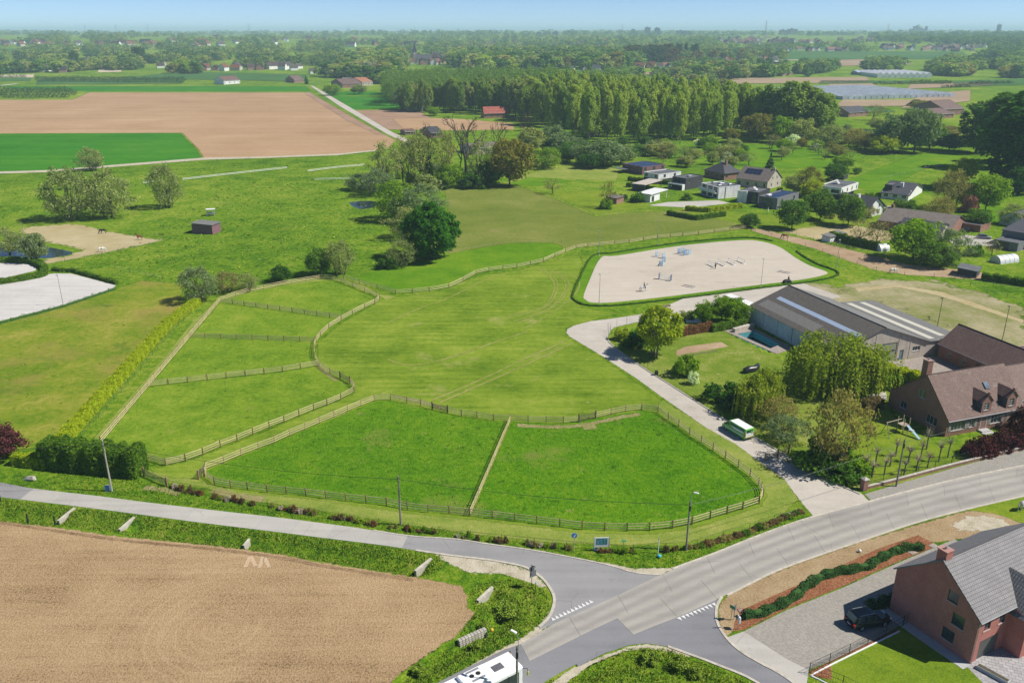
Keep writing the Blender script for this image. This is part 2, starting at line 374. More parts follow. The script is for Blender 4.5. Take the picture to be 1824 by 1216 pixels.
def soilnear(ed):
    a=N('clod_soil'+('_border' if ed else '')); co=a.co()
    f=a.math('ADD',a.math('MULTIPLY',a.math('SUBTRACT',a.noise(co,.07,4,.65),.5),.9),a.math('MULTIPLY',a.math('SUBTRACT',a.noise(co,4.,4,.8),.5),1.9))
    f=a.math('ADD',f,a.math('MULTIPLY',a.math('SUBTRACT',a.noise(a.mapping(co,R(-14),(.03,1.6,1)),1,3,.6,.2),.5),.3))
    f=a.math('ADD',f,a.math('MULTIPLY',a.math('SUBTRACT',a.noise(a.mapping(co,R(-8),(.05,.5,1)),1,3,.6,.2),.5),.4))
    # wheel turns: arcs around the headland
    mp=a.n('Mapping'); c0=G(400,1120); mp.inputs['Location'].default_value=(-c0.x,-c0.y,0); a.l(co,mp.inputs[0])
    wv=a.n('TexWave',wave_type='RINGS',rings_direction='Z'); wv.inputs['Scale'].default_value=.22; wv.inputs['Distortion'].default_value=3.0; wv.inputs['Detail'].default_value=2; a.l(mp.outputs[0],wv.inputs[0])
    ring=a.math('MULTIPLY',a.mapr(wv.outputs['Fac'],.7,.95),a.mapr(a.noise(co,.035,2),.52,.62))
    f=a.math('ADD',a.math('ADD',f,a.math('MULTIPLY',ring,.10)),.5,clamp=True)
    c=a.ramp(f,[(.10,(.13,.082,.040)),(.32,(.31,.208,.112)),(.56,(.388,.268,.147)),(.9,(.475,.348,.20))])
    d=a.n('BsdfDiffuse'); a.l(c,d.inputs[0]); a.l(a.bump(a.noise(co,5.,3,.75),1.,.16),d.inputs['Normal'])
    return a.out(soft_alpha(a,co,d.outputs[0],1.5,1.2) if ed else d.outputs[0])
SOIL_near=(soilnear(False),soilnear(True))
SAND=groundmat('arena_sand',[(0.3457,0.3001,0.2379),(0.4348,0.3844,0.3155),(0.4662,0.416,0.3466),(0.5238,0.4739,0.4035)],s=(.03,.2,1.5),wt=(.3,.25,.2),streak=[(R(14),.06,1.1,.3),(R(-8),.05,1.4,.25)],eamt=.5,escale=1.5,bump=.4,bd=.05)
SAND_w=groundmat('white_arena_sand',[(.36,.335,.31),(.46,.44,.415),(.50,.48,.455),(.57,.55,.525)],s=(.03,.2,1.5),wt=(.3,.25,.2),streak=[(R(20),.05,.9,.3),(R(60),.1,.6,.2)],eamt=.5,escale=1.5,bump=.3,bd=.05)
GRAVEL=groundmat('pale_gravel',[(.27,.24,.20),(.40,.365,.315),(.46,.42,.365),(.52,.48,.425)],s=(.06,.4,3),wt=(.35,.25,.2),eamt=1.1,escale=1.6,fine=14,fw=.25,bump=.5,bd=.06,streak=(R(-45),.06,1.,.18))
EARTH=groundmat('bare_earth',[(.24,.16,.10),(.32,.225,.14),(.38,.28,.18),(.45,.35,.24)],s=(.05,.3,2),wt=(.45,.35,.25),eamt=1.9,escale=.6,patch=((.16,.17,.05),.15,.6,.75))
EARTH_y=groundmat('yard_earth',[(.17,.18,.06),(.25,.235,.115),(.33,.29,.175),(.42,.365,.25)],s=(.03,.12,1.),wt=(.4,.45,.35),eamt=2.4,escale=.25,patch=((.15,.18,.04),.07,.50,.72))
PADDIRT=groundmat('paddock_dust',[(0.285,0.235,0.108),(0.3515,0.29,0.153),(0.399,0.335,0.1935),(0.456,0.39,0.243)],s=(.05,.25,2),wt=(.45,.35,.2),eamt=1.9,escale=.5)
SHOULDER=groundmat('sandy_shoulder',[(.25,.215,.13),(.40,.355,.26),(.46,.415,.32),(.52,.475,.38)],s=(.2,.8,4),wt=(.35,.35,.3),eamt=2.2,escale=1.6)
CLAYB=groundmat('brown_bank_earth',[(.21,.145,.075),(.285,.20,.11),(.34,.25,.145),(.40,.31,.19)],s=(.1,.5,3),wt=(.35,.35,.3),eamt=1.6,escale=1.,patch=((.12,.16,.04),.3,.64,.76))
BARK=groundmat('red_bark_chips',[(.085,.032,.016),(.19,.072,.036),(.275,.12,.062),(.42,.24,.14)],s=(.3,4,12),wt=(.2,.5,.6),fine=22,fw=.5,eamt=.6,escale=3,bump=1,bd=.08)
def paveset(name,c,ev,lane=0.):
    a=N(name); co=a.co()
    f=a.math('ADD',a.math('MULTIPLY',a.math('SUBTRACT',a.noise(co,.12,4,.6),.5),.7),a.math('MULTIPLY',a.math('SUBTRACT',a.noise(co,5,3,.8),.5),.5))
    f=a.math('ADD',f,a.math('MULTIPLY',a.math('SUBTRACT',a.noise(a.mapping(co,ev,(.03,.8,1)),1,3,.5,.15),.5),.5))
    f=a.math('ADD',f,.5,clamp=True)
    r=a.n('ObjectInfo').outputs['Random']
    cc=a.ramp(f,[(.15,tuple(x*.70 for x in c)),(.5,c),(.85,tuple(x*1.2 for x in c))])
    cc=a.mix(1,cc,a.ramp(r,[(0,(.95,.95,.955)),(1,(1.03,1.025,1.01))]),'MULTIPLY')
    if lane:
        lt=a.n('Attribute',attribute_name='lat').outputs['Fac']; ph=a.math('ADD',lt,a.math('MULTIPLY',a.math('SUBTRACT',a.noise(co,.2,2),.5),.12))
        wv=a.math('ADD',a.math('MULTIPLY',a.math('COSINE',a.math('MULTIPLY',ph,4*math.pi)),-.5),.5)
        wv=a.math('MULTIPLY',wv,a.mapr(a.noise(co,.06,2),.3,.6,.6,1)); cc=a.mix(a.math('MULTIPLY',wv,lane),cc,(.13,.125,.125))
    bl=a.mapr(a.noise(co,.5,4,.7),.63,.72,0,.35); cc=a.mix(bl,cc,tuple(x*.5 for x in c))
    vo=a.n('TexVoronoi',feature='DISTANCE_TO_EDGE'); vo.inputs['Scale'].default_value=.11; a.l(co,vo.inputs[0])
    ck=a.math('MULTIPLY',a.mapr(vo.outputs[0],0,.006,1,0),a.mapr(a.noise(co,.15,2),.52,.6))
    cc=a.mix(a.math('MULTIPLY',ck,.5),cc,tuple(x*.35 for x in c))
    p=a.n('BsdfPrincipled'); p.inputs['Roughness'].default_value=.85; p.inputs['Specular IOR Level'].default_value=.2; a.l(cc,p.inputs[0])
    a.l(a.bump(a.noise(co,25,3,.7),.15,.02),p.inputs['Normal']); return a.out(p.outputs[0])
CONC=paveset('road_concrete',(.335,.315,.28),R(30),.38); CONC_s=paveset('lane_concrete',(.385,.37,.335),R(-16))
ASPH=paveset('grey_asphalt',(.20,.20,.212),R(30)); ASPH_s=paveset('side_road_asphalt',(.255,.25,.25),R(-14))
DRIVE_c=paveset('poured_concrete',(.40,.38,.345),R(-50))
def cobble(name,c,sc,ang):
    a=N(name); co=a.mapping(a.co(),ang)
    b=a.n('TexBrick'); a.l(co,b.inputs[0]); b.inputs['Scale'].default_value=1; b.inputs['Brick Width'].default_value=sc*1.4; b.inputs['Row Height'].default_value=sc; b.inputs['Mortar Size'].default_value=sc*.07
    b.inputs['Color1'].default_value=(*c,1); b.inputs['Color2'].default_value=(*[x*.72 for x in c],1); b.inputs['Mortar'].default_value=(*[x*.45 for x in c],1)
    cc=a.mix(a.mapr(a.noise(co,.35,4,.65),.4,.75,0,.45),b.outputs[0],tuple(x*.62 for x in c))
    cc=a.mix(a.mapr(a.noise(co,5.,3,.7),.5,.8,0,.5),cc,tuple(min(1,x*1.35) for x in c))
    p=a.n('BsdfPrincipled'); p.inputs['Roughness'].default_value=.85; p.inputs['Specular IOR Level'].default_value=.2; a.l(cc,p.inputs[0]); a.l(a.bump(b.outputs['Fac'],-.4,.02),p.inputs['Normal'])
    return a.out(p.outputs[0])
COBBLE=cobble('grey_setts',(.34,.32,.28),.14,R(20)); PAVER=cobble('patio_pavers',(.40,.385,.39),.45,R(22)); PAVER2=cobble('driveway_clinker',(.35,.325,.285),.16,R(22)); PAVER3=cobble('yard_pavers',(.36,.31,.27),.3,R(19))
WATER=None
def watermat():
    a=N('pond_water'); p=a.n('BsdfPrincipled'); p.inputs['Base Color'].default_value=(.02,.035,.045,1); p.inputs['Roughness'].default_value=.06
    a.l(a.bump(a.noise(a.co(),1.5,3),.05,.05),p.inputs['Normal']); return a.out(p.outputs[0])
WATER=watermat()
WHITEP=plain('road_paint',(.62,.62,.60),.7,var=.18,sc=6,dirt=((.3,.3,.3),5,.55,.7))
KERB=plain('kerb_concrete',(.46,.42,.35),.85,var=.18,sc=1.5)
CONCR=plain('cast_concrete',(.40,.375,.32),.9,var=.2,sc=1.2,bump=.2)
# --- ditches carved into the one ground sheet
def poly_d(X,Y,P):
    best=np.full(X.shape,1e9)
    for a,b in zip(P,P[1:]):
        dx,dy=b.x-a.x,b.y-a.y; L=dx*dx+dy*dy+1e-9
        t=np.clip(((X-a.x)*dx+(Y-a.y)*dy)/L,0,1)
        best=np.minimum(best,np.hypot(X-a.x-t*dx,Y-a.y-t*dy))
    return best
DITCHES=[(GP(crv([(-60,906),(0,913),(70,921),(100,924)])),.9,1.3),(GP(crv([(240,939),(300,947),(400,958),(500,971),(600,986),(700,1003),(742,1011)])),.95,1.35),
 (GP(crv([(872,1062),(893,1078),(900,1098),(884,1112),(862,1122)])),.9,1.2),(GP(crv([(838,1140),(800,1160),(760,1182),(715,1212),(680,1238)])),.7,1.2),
 (GP(crv([(985,1245),(1040,1200),(1085,1180),(1130,1176),(1180,1188),(1240,1212),(1290,1240)])),.6,1.1)]
POOL=[(1313,595),(1342,589.5),(1390,614),(1372,621)]
def ditch(X,Y):
    z=np.zeros_like(X)
    m=(Y<125)&(np.abs(X)<90)
    for P,dep,hw in DITCHES:
        d=poly_d(X[m],Y[m],P); z[m]=np.minimum(z[m],-dep*(1-sst(hw*.25,hw*1.5,d)))
    m=(Y>140)&(Y<172)&(np.abs(X)<90); q=[G(*p) for p in POOL]; xx=X[m]; ins=np.ones(xx.shape,bool)
    for a,b in zip(q,q[1:]+q[:1]): ins&=((b.x-a.x)*(Y[m]-a.y)-(b.y-a.y)*(xx-a.x))<.9*(b-a).length
    zz=z[m]; zz[ins]=-1.9; z[m]=zz
    return z
def lines(seg):
    o=[]
    for a,b,s in seg: o+=list(np.arange(a,b,s))
    return o
ys=lines([(-2000,40,170),(40,128,.7),(128,146,4),(146,168,.7),(168,300,4),(300,1000,25),(1000,4200,60),(4200,30001,500)])
xp=lines([(0,72,.7),(72,300,6),(300,1600,50),(1600,26001,610)]); xs=[-x for x in xp[:0:-1]]+xp
X,Y=np.meshgrid(xs,ys); Z=T(X,Y)+ditch(X,Y)
nx,ny=len(xs),len(ys); I=np.arange(nx*ny).reshape(ny,nx)
Qd=np.stack([I[:-1,:-1],I[:-1,1:],I[1:,1:],I[1:,:-1]],-1).reshape(-1,4)
gm=np_mesh('ground',np.stack([X,Y,Z],-1).reshape(-1,3),Qd); gm.polygons.foreach_set('use_smooth',[True]*len(gm.polygons))
def groundsheet():
    a=N('ground_turf'); co=a.co(); se=a.n('SeparateXYZ'); a.l(co,se.inputs[0])
    f=None
    for sc,wg in ((.004,.35),(.02,.35),(.12,.4),(.8,.6),(3.,.5)):
        t=a.math('MULTIPLY',a.math('SUBTRACT',a.noise(co,sc,2,.6),.5),wg*2); f=t if f is None else a.math('ADD',f,t)
    f=a.math('ADD',f,.5,clamp=True)
    c=a.ramp(f,[(.12,(.038,.100,.007)),(.36,(.088,.185,.010)),(.60,(.155,.245,.015)),(.88,(.28,.30,.055))])
    pn=a.noise(co,.05,5,.65); c=a.mix(a.mapr(pn,.62,.78,0,.5),c,(.24,.23,.06))
    v=a.noise(co,1.6,2,.7); pp=a.noise(co,.02,2); th=a.math('ADD',v,a.math('MULTIPLY',a.math('SUBTRACT',pp,.62),.8)); c=a.mix(a.mapr(th,.80,.86,0,.7),c,(.36,.33,.05))
    d=a.n('BsdfDiffuse'); a.l(c,d.inputs[0]); a.l(a.bump(a.noise(co,4,3,.75),.9,.25),d.inputs['Normal']); return a.out(d.outputs[0])
go=link('ground',gm,groundsheet()); go['kind']='structure'
FURR=groundmat('furrow_soil',[(.13,.085,.045),(.20,.13,.07),(.27,.18,.10),(.35,.24,.14)],s=(.3,1,4),wt=(.4,.4,.4),eamt=2.2,escale=1.4)
CREAMS=groundmat('pale_dry_soil',[(.40,.29,.18),(.45,.33,.21),(.49,.37,.24),(.53,.41,.27)],s=(.2,1,4),wt=(.3,.3,.3),eamt=1.5,escale=2)
def track(name,pts,w,mat,z,soft=.25):
    P=resample(GP(crv(pts,5)),40); L=[];Rr=[]
    for i in range(40):
        d=P[min(i+1,39)]-P[max(i-1,0)]; d.z=0; d.normalize(); nr=Vector((-d.y,d.x,0))*w*.5; L.append(P[i]+nr); Rr.append(P[i]-nr)
    sheet(name,[(q.x,q.y) for q in L+Rr[::-1]],mat,z,px=False,soft=soft)
# --- fields and turf (each about 4 mm above the one below, more with distance)
sheet('mown_field',[(700,530),(765,522),(850,492),(930,479),(990,462),(1030,448),(1040,470),(1018,520),(1040,550),(1110,556),(1010,583),(1010,600),(1080,642),(1180,712),(1300,790),(1400,862),(1440,915),(1330,945),(1230,975),(1100,972),(900,948),(640,905),(420,880),(300,862),(265,835),(330,822),(470,768),(632,700),(565,650),(565,610),(610,573),(680,535)],GR_field,.004)
sheet('paddock',[(368,838),(516,777),(666,715),(697,713),(770,730),(850,746),(909,751),(872,835),(837,918),(725,907),(580,887),(440,871),(383,862),(366,848)],GR_padd,.010,soft=.4)
sheet('paddock',[(911,751),(1004,754),(1089,739),(1143,731),(1172,735),(1228,775),(1293,817),(1337,849),(1357,870),(1351,897),(1295,915),(1233,934),(1157,945),(1037,943),(917,928),(839,919),(874,835)],GR_padd3,.010,soft=.4)
sheet('paddock',[(178,788),(262,690),(337,603),(392,538),(435,523),(500,508),(567,498),(600,501),(672,530),(676,535),(640,555),(608,572),(572,600),(561,615),(561,636),(570,652),(604,674),(631,690),(630,700),(533,741),(423,786),(331,821),(262,812)],GR_padd2,.008,soft=.4)
sheet('mown_path',[(158,800),(168,778),(262,672),(345,570),(388,533),(440,516),(560,492),(590,492),(675,524),(705,528),(690,536),(640,505),(585,499),(500,509),(435,524),(393,538),(337,604),(262,691),(180,789)],GR_strip,.014,soft=.3)
sheet('mown_path',[(262,838),(300,858),(360,868),(430,890),(560,908),(700,932),(850,953),(960,966),(1100,972),(1230,966),(1320,938),(1400,912),(1425,890),(1400,850),(1330,800),(1220,735),(1180,712),(1165,722),(1230,775),(1300,822),(1345,855),(1364,880),(1355,900),(1240,938),(1160,950),(1040,948),(880,928),(720,912),(570,890),(430,874),(372,862),(350,850),(310,850)],GR_strip,.018,soft=.6)
sheet('lush_strip',[(630,497),(705,522),(765,517),(800,511),(848,486),(871,481),(921,475),(968,465),(988,456),(1004,443),(985,433),(905,434),(800,452),(740,466),(690,478),(640,490)],GR_bright,.009,smooth=3)
sheet('pasture',[(790,337),(905,326),(950,340),(985,352),(1063,386),(1112,379),(1215,374),(1260,385),(1330,402),(1300,412),(1180,424),(1068,437),(1010,443),(985,433),(905,434),(800,452),(790,440),(803,410)],GR_pale,.006)
sheet('horse_paddock',[(-40,590),(0,573),(110,545),(208,513),(250,500),(330,505),(322,540),(340,545),(230,650),(150,735),(100,780),(40,800),(-60,830)],GR_left,.006)
# ploughed fields
sheet('ploughed_field',[(-90,912),(0,927),(90,937),(135,943),(211,954),(301,963),(391,972),(500,986),(570,1000),(661,1014),(736,1026),(781,1034),(823,1042),(832,1058),(836,1082),(848,1091),(832,1112),(812,1134),(785,1151),(751,1174),(721,1195),(690,1222),(640,1290),(-200,1290)],SOIL_near,.02,soft=.5)
for a_,b_ in (((437,1010),(446,990)),((446,990),(456,1008)),((462,1011),(469,989)),((469,989),(480,1010))): track('pale_soil_mark',[a_,((a_[0]+b_[0])/2,(a_[1]+b_[1])/2),b_],.55,CREAMS,.030,.15)
track('furrow',[(-60,921),(90,944),(211,961),(301,970),(391,979),(500,993),(570,1007),(661,1021),(736,1033)],.6,FURR,.031,.3)
sheet('ploughed_field',[(-60,178),(128,178),(157,165),(552,165),(590,188),(640,215),(690,242),(706,250),(690,266),(600,276),(520,280),(363,284),(352,266),(323,237),(0,238),(-60,238)],SOIL_big,.03,soft=.6)
sheet('furrowed_strip',[(540,166),(553,165),(610,198),(690,243),(672,241),(615,214)],SOIL_dk,.09,soft=.5)
sheet('ploughed_field',[(628,197),(741,195),(768,210),(821,212),(915,220),(918,231),(815,233),(691,231)],SOIL_big,.03)
sheet('furrowed_field',[(628,197),(741,195),(768,210),(700,212),(722,231),(691,231)],SOIL_dk,.08)
sheet('crop_field',[(-60,239),(322,237),(350,266),(361,281),(300,287),(160,298),(0,308),(-60,312)],GR_wheat,.035)
sheet('crop_field',[(0,152),(190,147),(330,148),(545,150),(555,163),(157,164),(120,160),(20,158)],GR_wheat,.03)
sheet('crop_field',[(590,172),(690,172),(735,185),(742,193),(628,195)],GR_wheat,.03)
sheet('crop_field',[(572,164),(675,164),(690,170),(585,171)],GR_wheat,.03)
sheet('lane',[(548,150),(554,150),(615,186),(700,236),(735,252),(728,258),(690,240),(605,190)],GRAVEL,.12,soft=.3)
sheet('field_track',[(-10,306),(90,303),(200,294),(300,286),(362,281),(470,279),(600,274),(680,266),(680,268),(600,277),(470,282),(365,285),(300,290),(200,298),(90,307),(-10,310)],SHOULDER,.06,soft=.3)
# worn ground, wheel tracks, marks drawn in the soil
WORN=groundmat('worn_ground',[(.15,.165,.04),(.21,.20,.07),(.27,.24,.11),(.33,.29,.16)],s=(.2,.8,3),wt=(.35,.35,.3),eamt=2.8,escale=.9)
TRK=groundmat('wheel_worn_turf',[(.14,.18,.03),(.19,.22,.045),(.235,.25,.065),(.30,.285,.10)],s=(.1,.5,2),wt=(.4,.4,.3),eamt=2.6,escale=.7)
for q in ([(770,712),(820,692),(880,665),(950,632),(1010,606)],[(782,717),(835,694),(895,668),(965,636),(1020,611)],[(690,640),(730,650),(790,640),(880,610),(940,590)]): track('wheel_track',q,.7,TRK,.024)
for k in (0,.8,2.6,3.4,5.8): track('wheel_track',[(960+k*9,478+k*1.5),(985+k*8,500),(985+k*7,522),(965+k*4,548+k),(900+k*6,562+k*4)],.45,TRK,.0245+.0006*k)
for q,w_ in (([(920,757),(980,760),(1040,757),(1110,742),(1140,738)],1.3),([(1045,752),(1052,765)],2.2),([(566,648),(575,660),(600,678)],1.0),([(380,872),(420,884),(470,889)],1.6),([(255,868),(290,872),(320,880)],1.2),([(700,705),(760,718),(790,728)],1.0)): track('worn_patch',q,w_,WORN,.027,.5)
track('worn_path',[(900,488),(860,500),(800,530),(740,552),(690,575)],.5,TRK,.0235)
# horse yard by the pond
sheet('dusty_paddock',[(37,407),(80,402),(130,399),(160,403),(185,410),(230,418),(280,426),(292,428),(250,437),(180,452),(110,465),(80,470),(80,462),(118,456),(130,450),(145,445),(85,432),(50,425)],PADDIRT,.012,smooth=2,soft=1.2)
o=sheet('pond',[(-60,438),(0,434),(60,433),(84,440),(128,449),(118,455),(82,460),(40,458),(-60,452)],WATER,.03,smooth=2,soft=.1)
sheet('pond',[(622,361),(660,358),(672,362),(664,370),(640,372)],WATER,.03,smooth=2,soft=.1)
sheet('riding_arena',[(-60,590),(-60,520),(0,507),(93,487),(127,487),(207,508),(203,513),(110,544),(0,572)],SAND_w,.015,soft=.3)
sheet('riding_arena',[(-60,455),(0,458),(43,466),(67,473),(64,482),(30,490),(0,497),(-60,510)],SAND_w,.015,soft=.3)
ARENA=crv([(1039,527),(1050,498),(1070,459),(1100,455),(1216,437),(1316,428),(1356,430),(1389,440),(1416,458),(1443,473),(1473,484),(1468,490),(1429,498),(1349,508),(1216,525),(1100,538),(1055,539),(1043,534)],4,True)
def grow(pts,k):
    P=GP(pts); c=sum(P,Vector())/len(P); n=len(P); A=sum(P[i].x*P[(i+1)%n].y-P[(i+1)%n].x*P[i].y for i in range(n)); s=-1 if A>0 else 1
    out=[]
    for i in range(n):
        d=P[(i+1)%n]-P[i-1]; nr=Vector((-d.y,d.x,0)).normalized()*s; out.append(P[i]+nr*k)
    return out
sheet('arena_bank',[tuple(p) for p in grow(ARENA,2.6)],GR_bright,.010,px=False,soft=.3)
sheet('riding_arena',ARENA,SAND,.016,soft=.25)
sheet('horse_track',[(1326,403),(1376,412),(1416,422),(1456,430),(1536,450),(1616,470),(1709,480),(1760,486),(1760,500),(1709,496),(1609,489),(1556,481),(1509,464),(1449,443),(1403,430),(1343,413)],EARTH,.014,soft=.8)
sheet('dry_paddock',[(1385,412),(1430,405),(1505,400),(1580,408),(1600,425),(1530,440),(1460,428)],PADDIRT,.008,soft=1.6)
sheet('yard',[(1330,560),(1400,508),(1430,503),(1490,508),(1560,496),(1660,499),(1740,518),(1830,548),(1850,640),(1740,625),(1722,598),(1516,520)],EARTH_y,.008,soft=2.5)
sheet('yard_path',[(1520,512),(1600,507),(1680,520),(1740,540),(1824,570),(1824,576),(1730,546),(1670,526),(1600,512),(1530,520)],PADDIRT,.014,soft=.5)
sheet('gravel_drive',[(1452,923),(1432,901),(1411,874),(1396,853),(1352,822),(1311,792),(1253,759),(1229,742),(1174,704),(1133,674),(1070,633),(1015,600),(1008,593),(1010,586),(1021,580),(1051,572),(1091,567),(1138,560),(1182,546),(1216,532),(1299,518),(1396,508),(1432,505),(1500,528),(1440,545),(1345,545),(1290,541),(1225,556),(1190,570),(1140,573),(1095,583),(1088,589),(1083,601),(1092,616),(1146,655),(1201,690),(1229,708),(1286,744),(1349,781),(1400,811),(1440,832),(1492,862),(1535,878),(1550,893)],GRAVEL,.022,soft=.3)
# farm court and garden
sheet('court',[(1552,650),(1598,643),(1655,633),(1700,640),(1760,655),(1740,690),(1660,690),(1590,680),(1555,668)],PAVER3,.012,soft=.1)
sheet('garden_lawn',[(1090,600),(1200,575),(1285,577),(1293,590),(1363,630),(1395,642),(1480,655),(1560,660),(1600,690),(1570,745),(1610,790),(1700,800),(1760,790),(1824,800),(1824,812),(1700,840),(1560,872),(1535,876),(1440,830),(1350,780),(1200,688),(1146,654),(1095,615)],GR_gard,.007)
sheet('lawn',[(1545,700),(1590,690),(1590,735),(1640,790),(1720,790),(1735,790),(1690,830),(1600,850),(1535,860),(1500,820),(1520,740)],GR_lawn,.011)
sheet('vegetable_bed',[(1204,625),(1220,617),(1285,609),(1298,617),(1230,629),(1206,634)],EARTH,.014,soft=.15)
sheet('house_path',[(1532,706),(1545,703),(1578,697),(1580,712),(1545,712)],DRIVE_c,.015,soft=.1)
# bottom right plot
sheet('brown_bank',[(1278,1075),(1290,1064),(1324,1044),(1384,1016),(1453,991),(1535,963),(1625,935),(1715,910),(1760,905),(1830,935),(1830,960),(1720,960),(1640,970),(1500,1025),(1380,1075),(1310,1120),(1292,1134),(1280,1108)],CLAYB,.010,soft=.5)
sheet('sandy_patch',[(1690,935),(1720,918),(1755,916),(1790,925),(1800,938),(1760,948),(1710,946)],SHOULDER,.016,soft=.8)
sheet('bark_bed',[(1308,1106),(1322,1085),(1400,1050),(1480,1015),(1560,978),(1635,952),(1672,972),(1600,1000),(1500,1045),(1400,1085),(1325,1122),(1306,1124)],BARK,.022,soft=.15)
sheet('driveway',[(1325,1124),(1400,1087),(1500,1047),(1600,1002),(1640,985),(1700,960),(1740,980),(1640,1060),(1590,1095),(1600,1115),(1520,1160),(1440,1192),(1400,1172)],PAVER2,.016,soft=.05)
sheet('driveway_apron',[(1294,1135),(1325,1124),(1400,1172),(1440,1192),(1436,1222),(1414,1218),(1384,1197),(1350,1179),(1316,1157)],DRIVE_c,.014,soft=.05)
sheet('lawn',[(1445,1190),(1600,1116),(1728,1185),(1770,1230),(1500,1240)],GR_lawn,.015,soft=.1)
sheet('patio',[(1600,1100),(1640,1085),(1760,1160),(1840,1120),(1900,1180),(1840,1300),(1760,1225),(1722,1186)],PAVER,.019,soft=.05)
sheet('bark_bed',[(1441,1195),(1600,1118),(1603,1124),(1480,1180),(1482,1210),(1445,1203)],BARK,.023,soft=.08)
sheet('grass_plot',[(1700,907),(1824,880),(1860,880),(1860,935),(1830,935),(1770,915)],GR_lawn,.014)
# sandy road shoulders
sheet('road_shoulder',[(760,975),(820,985),(880,998),(920,1006),(950,1018),(975,1045),(960,1045),(930,1025),(880,1022),(830,1020),(800,1005),(780,992)],SHOULDER,.012,soft=1.0)
sheet('road_shoulder',[(900,972),(960,979),(1040,995),(1091,1003),(1130,1012),(1190,1010),(1205,1012),(1160,1030),(1090,1015),(1000,993)],SHOULDER,.012,soft=.5)
sheet('road_shoulder',[(700,1250),(790,1212),(880,1160),(925,1138),(960,1112),(982,1085),(990,1085),(985,1110),(930,1148),(800,1222),(740,1260)],SHOULDER,.012,soft=.5)
sheet('road_shoulder',[(950,1240),(1015,1190),(1076,1166),(1121,1150),(1151,1146),(1190,1152),(1223,1164),(1230,1172),(1190,1160),(1150,1155),(1110,1160),(1050,1185),(985,1235)],SHOULDER,.012,soft=.4)
# ---- roads: asphalt bed, concrete slabs laid piece by piece
side_u=crv([(-120,843),(0,859),(60,870),(164,882),(274,896),(411,912),(500,922),(630,939),(727,954),(811,960),(871,969),(950,980),(1031,995),(1091,1008),(1127,1019),(1163,1023),(1185,1022)],3)
side_l=crv([(-120,869),(0,885),(132,901),(241,915),(361,931),(500,948),(570,957),(667,969),(716,976),(796,988),(871,997),(917,1005),(940,1012),(964,1028),(979,1046),(987,1064),(985,1082),(976,1101),(960,1116)],3)
main_u=crv([(640,1290),(778,1216),(850,1180),(901,1155),(927,1147),(982,1113),(1040,1087),(1100,1060),(1157,1033),(1199,1014),(1270,988),(1324,966),(1384,943),(1450,921),(1550,894),(1625,874),(1715,852),(1824,830),(2000,797)],3)
main_l=crv([(900,1290),(943,1235),(985,1205),(1046,1172),(1128,1130),(1211,1097),(1277,1067),(1324,1043),(1384,1014),(1453,989),(1535,961),(1625,931),(1715,907),(1824,882),(2000,845)],3)
def latattr(me,v,lanes=1):
    at=me.attributes.new('lat','FLOAT','POINT'); at.data.foreach_set('value',[q*lanes for q in v])
def roadmesh(L,Rr):
    P=[tuple(p) for p in L]+[tuple(p) for p in Rr[::-1]]; return P
def flat(name,pxs,mat,z,parent=None,th=.03):
    P=[G(*p) for p in pxs]; m=MB().prism([(p.x,p.y) for p in P],z-th,z); return obj(name,m,mat,parent)
def road_band(name,Lp,Rp,mat,z):
    L=resample(GP(Lp),60); Rr=resample(GP(Rp),60); m=MB()
    m.add([(p.x,p.y,z) for p in L]+[(p.x,p.y,z) for p in Rr],[(60+i,60+i+1,i+1,i) for i in range(59)]); o=obj(name,m,mat); latattr(o.data,[0.]*60+[1.]*60,2); return o
lane_road=setp(flat('side_road',[(x,y) for x,y in side_u]+[(982,1113),(960,1120)]+side_l[::-1][1:],ASPH_s,.026),kind='structure')
main_road=setp(road_band('main_road',main_u,main_l,ASPH,.030),kind='structure')
side2=setp(flat('side_road',[(1128,1130),(1211,1097),(1277,1067),(1282,1071),(1276,1082),(1277,1106),(1292,1133),(1316,1157),(1350,1178),(1384,1196),(1414,1216),(1470,1262),(1430,1290),(1350,1216),(1271,1181),(1223,1163),(1190,1151),(1151,1145),(1121,1148),(1076,1163),(1030,1186),(1020,1176),(1060,1150),(1100,1125)],ASPH,.024),kind='structure')
def slabs(parent,Lp,Rp,n,mat,z,skew=0,t0=0,t1=1,lanes=1):
    L=GP(Lp); Rr=GP(Rp); LL=resample(L,200); RR=resample(Rr,200)
    pick=lambda A,t:A[0].lerp(A[0],0) if t<0 else A[min(198,int(t*199))].lerp(A[min(199,int(t*199)+1)],t*199-int(t*199))
    for i in range(n):
        gp=.02/plen(L); a,b=t0+(t1-t0)*i/n+gp,t0+(t1-t0)*(i+1)/n-gp
        k=4; pl=[pick(LL,min(.9999,a+(b-a)*j/k)) for j in range(k+1)]; pr=[pick(RR,min(.9999,max(0,a+skew+(b-a)*j/k))) for j in range(k+1)]
        zt=z+random.uniform(-.004,.004); vs=[];fs=[]
        for j in range(k+1): vs+=[(pl[j].x,pl[j].y,zt),(pr[j].x,pr[j].y,zt),(pl[j].x,pl[j].y,z-.05),(pr[j].x,pr[j].y,z-.05)]
        for j in range(k): o=j*4; fs+=[(o,o+1,o+5,o+4),(o+2,o+6,o+7,o+3),(o,o+4,o+6,o+2),(o+1,o+3,o+7,o+5)]
        fs+=[(0,2,3,1),(4*k,4*k+1,4*k+3,4*k+2)]
        sl_=obj('slab',MB().add(vs,fs),mat,parent); latattr(sl_.data,[0.,1.,0.,1.]*(k+1),lanes)
def cut(pts,x0,x1): return [p for p in pts if x0-1<=p[0]<=x1+1]
slabs(lane_road,[(60,870)]+cut(side_u,66,722)+[(727,954)],[(36,889)]+cut(side_l,42,712)+[(716,976)],11,CONC_s,.040)
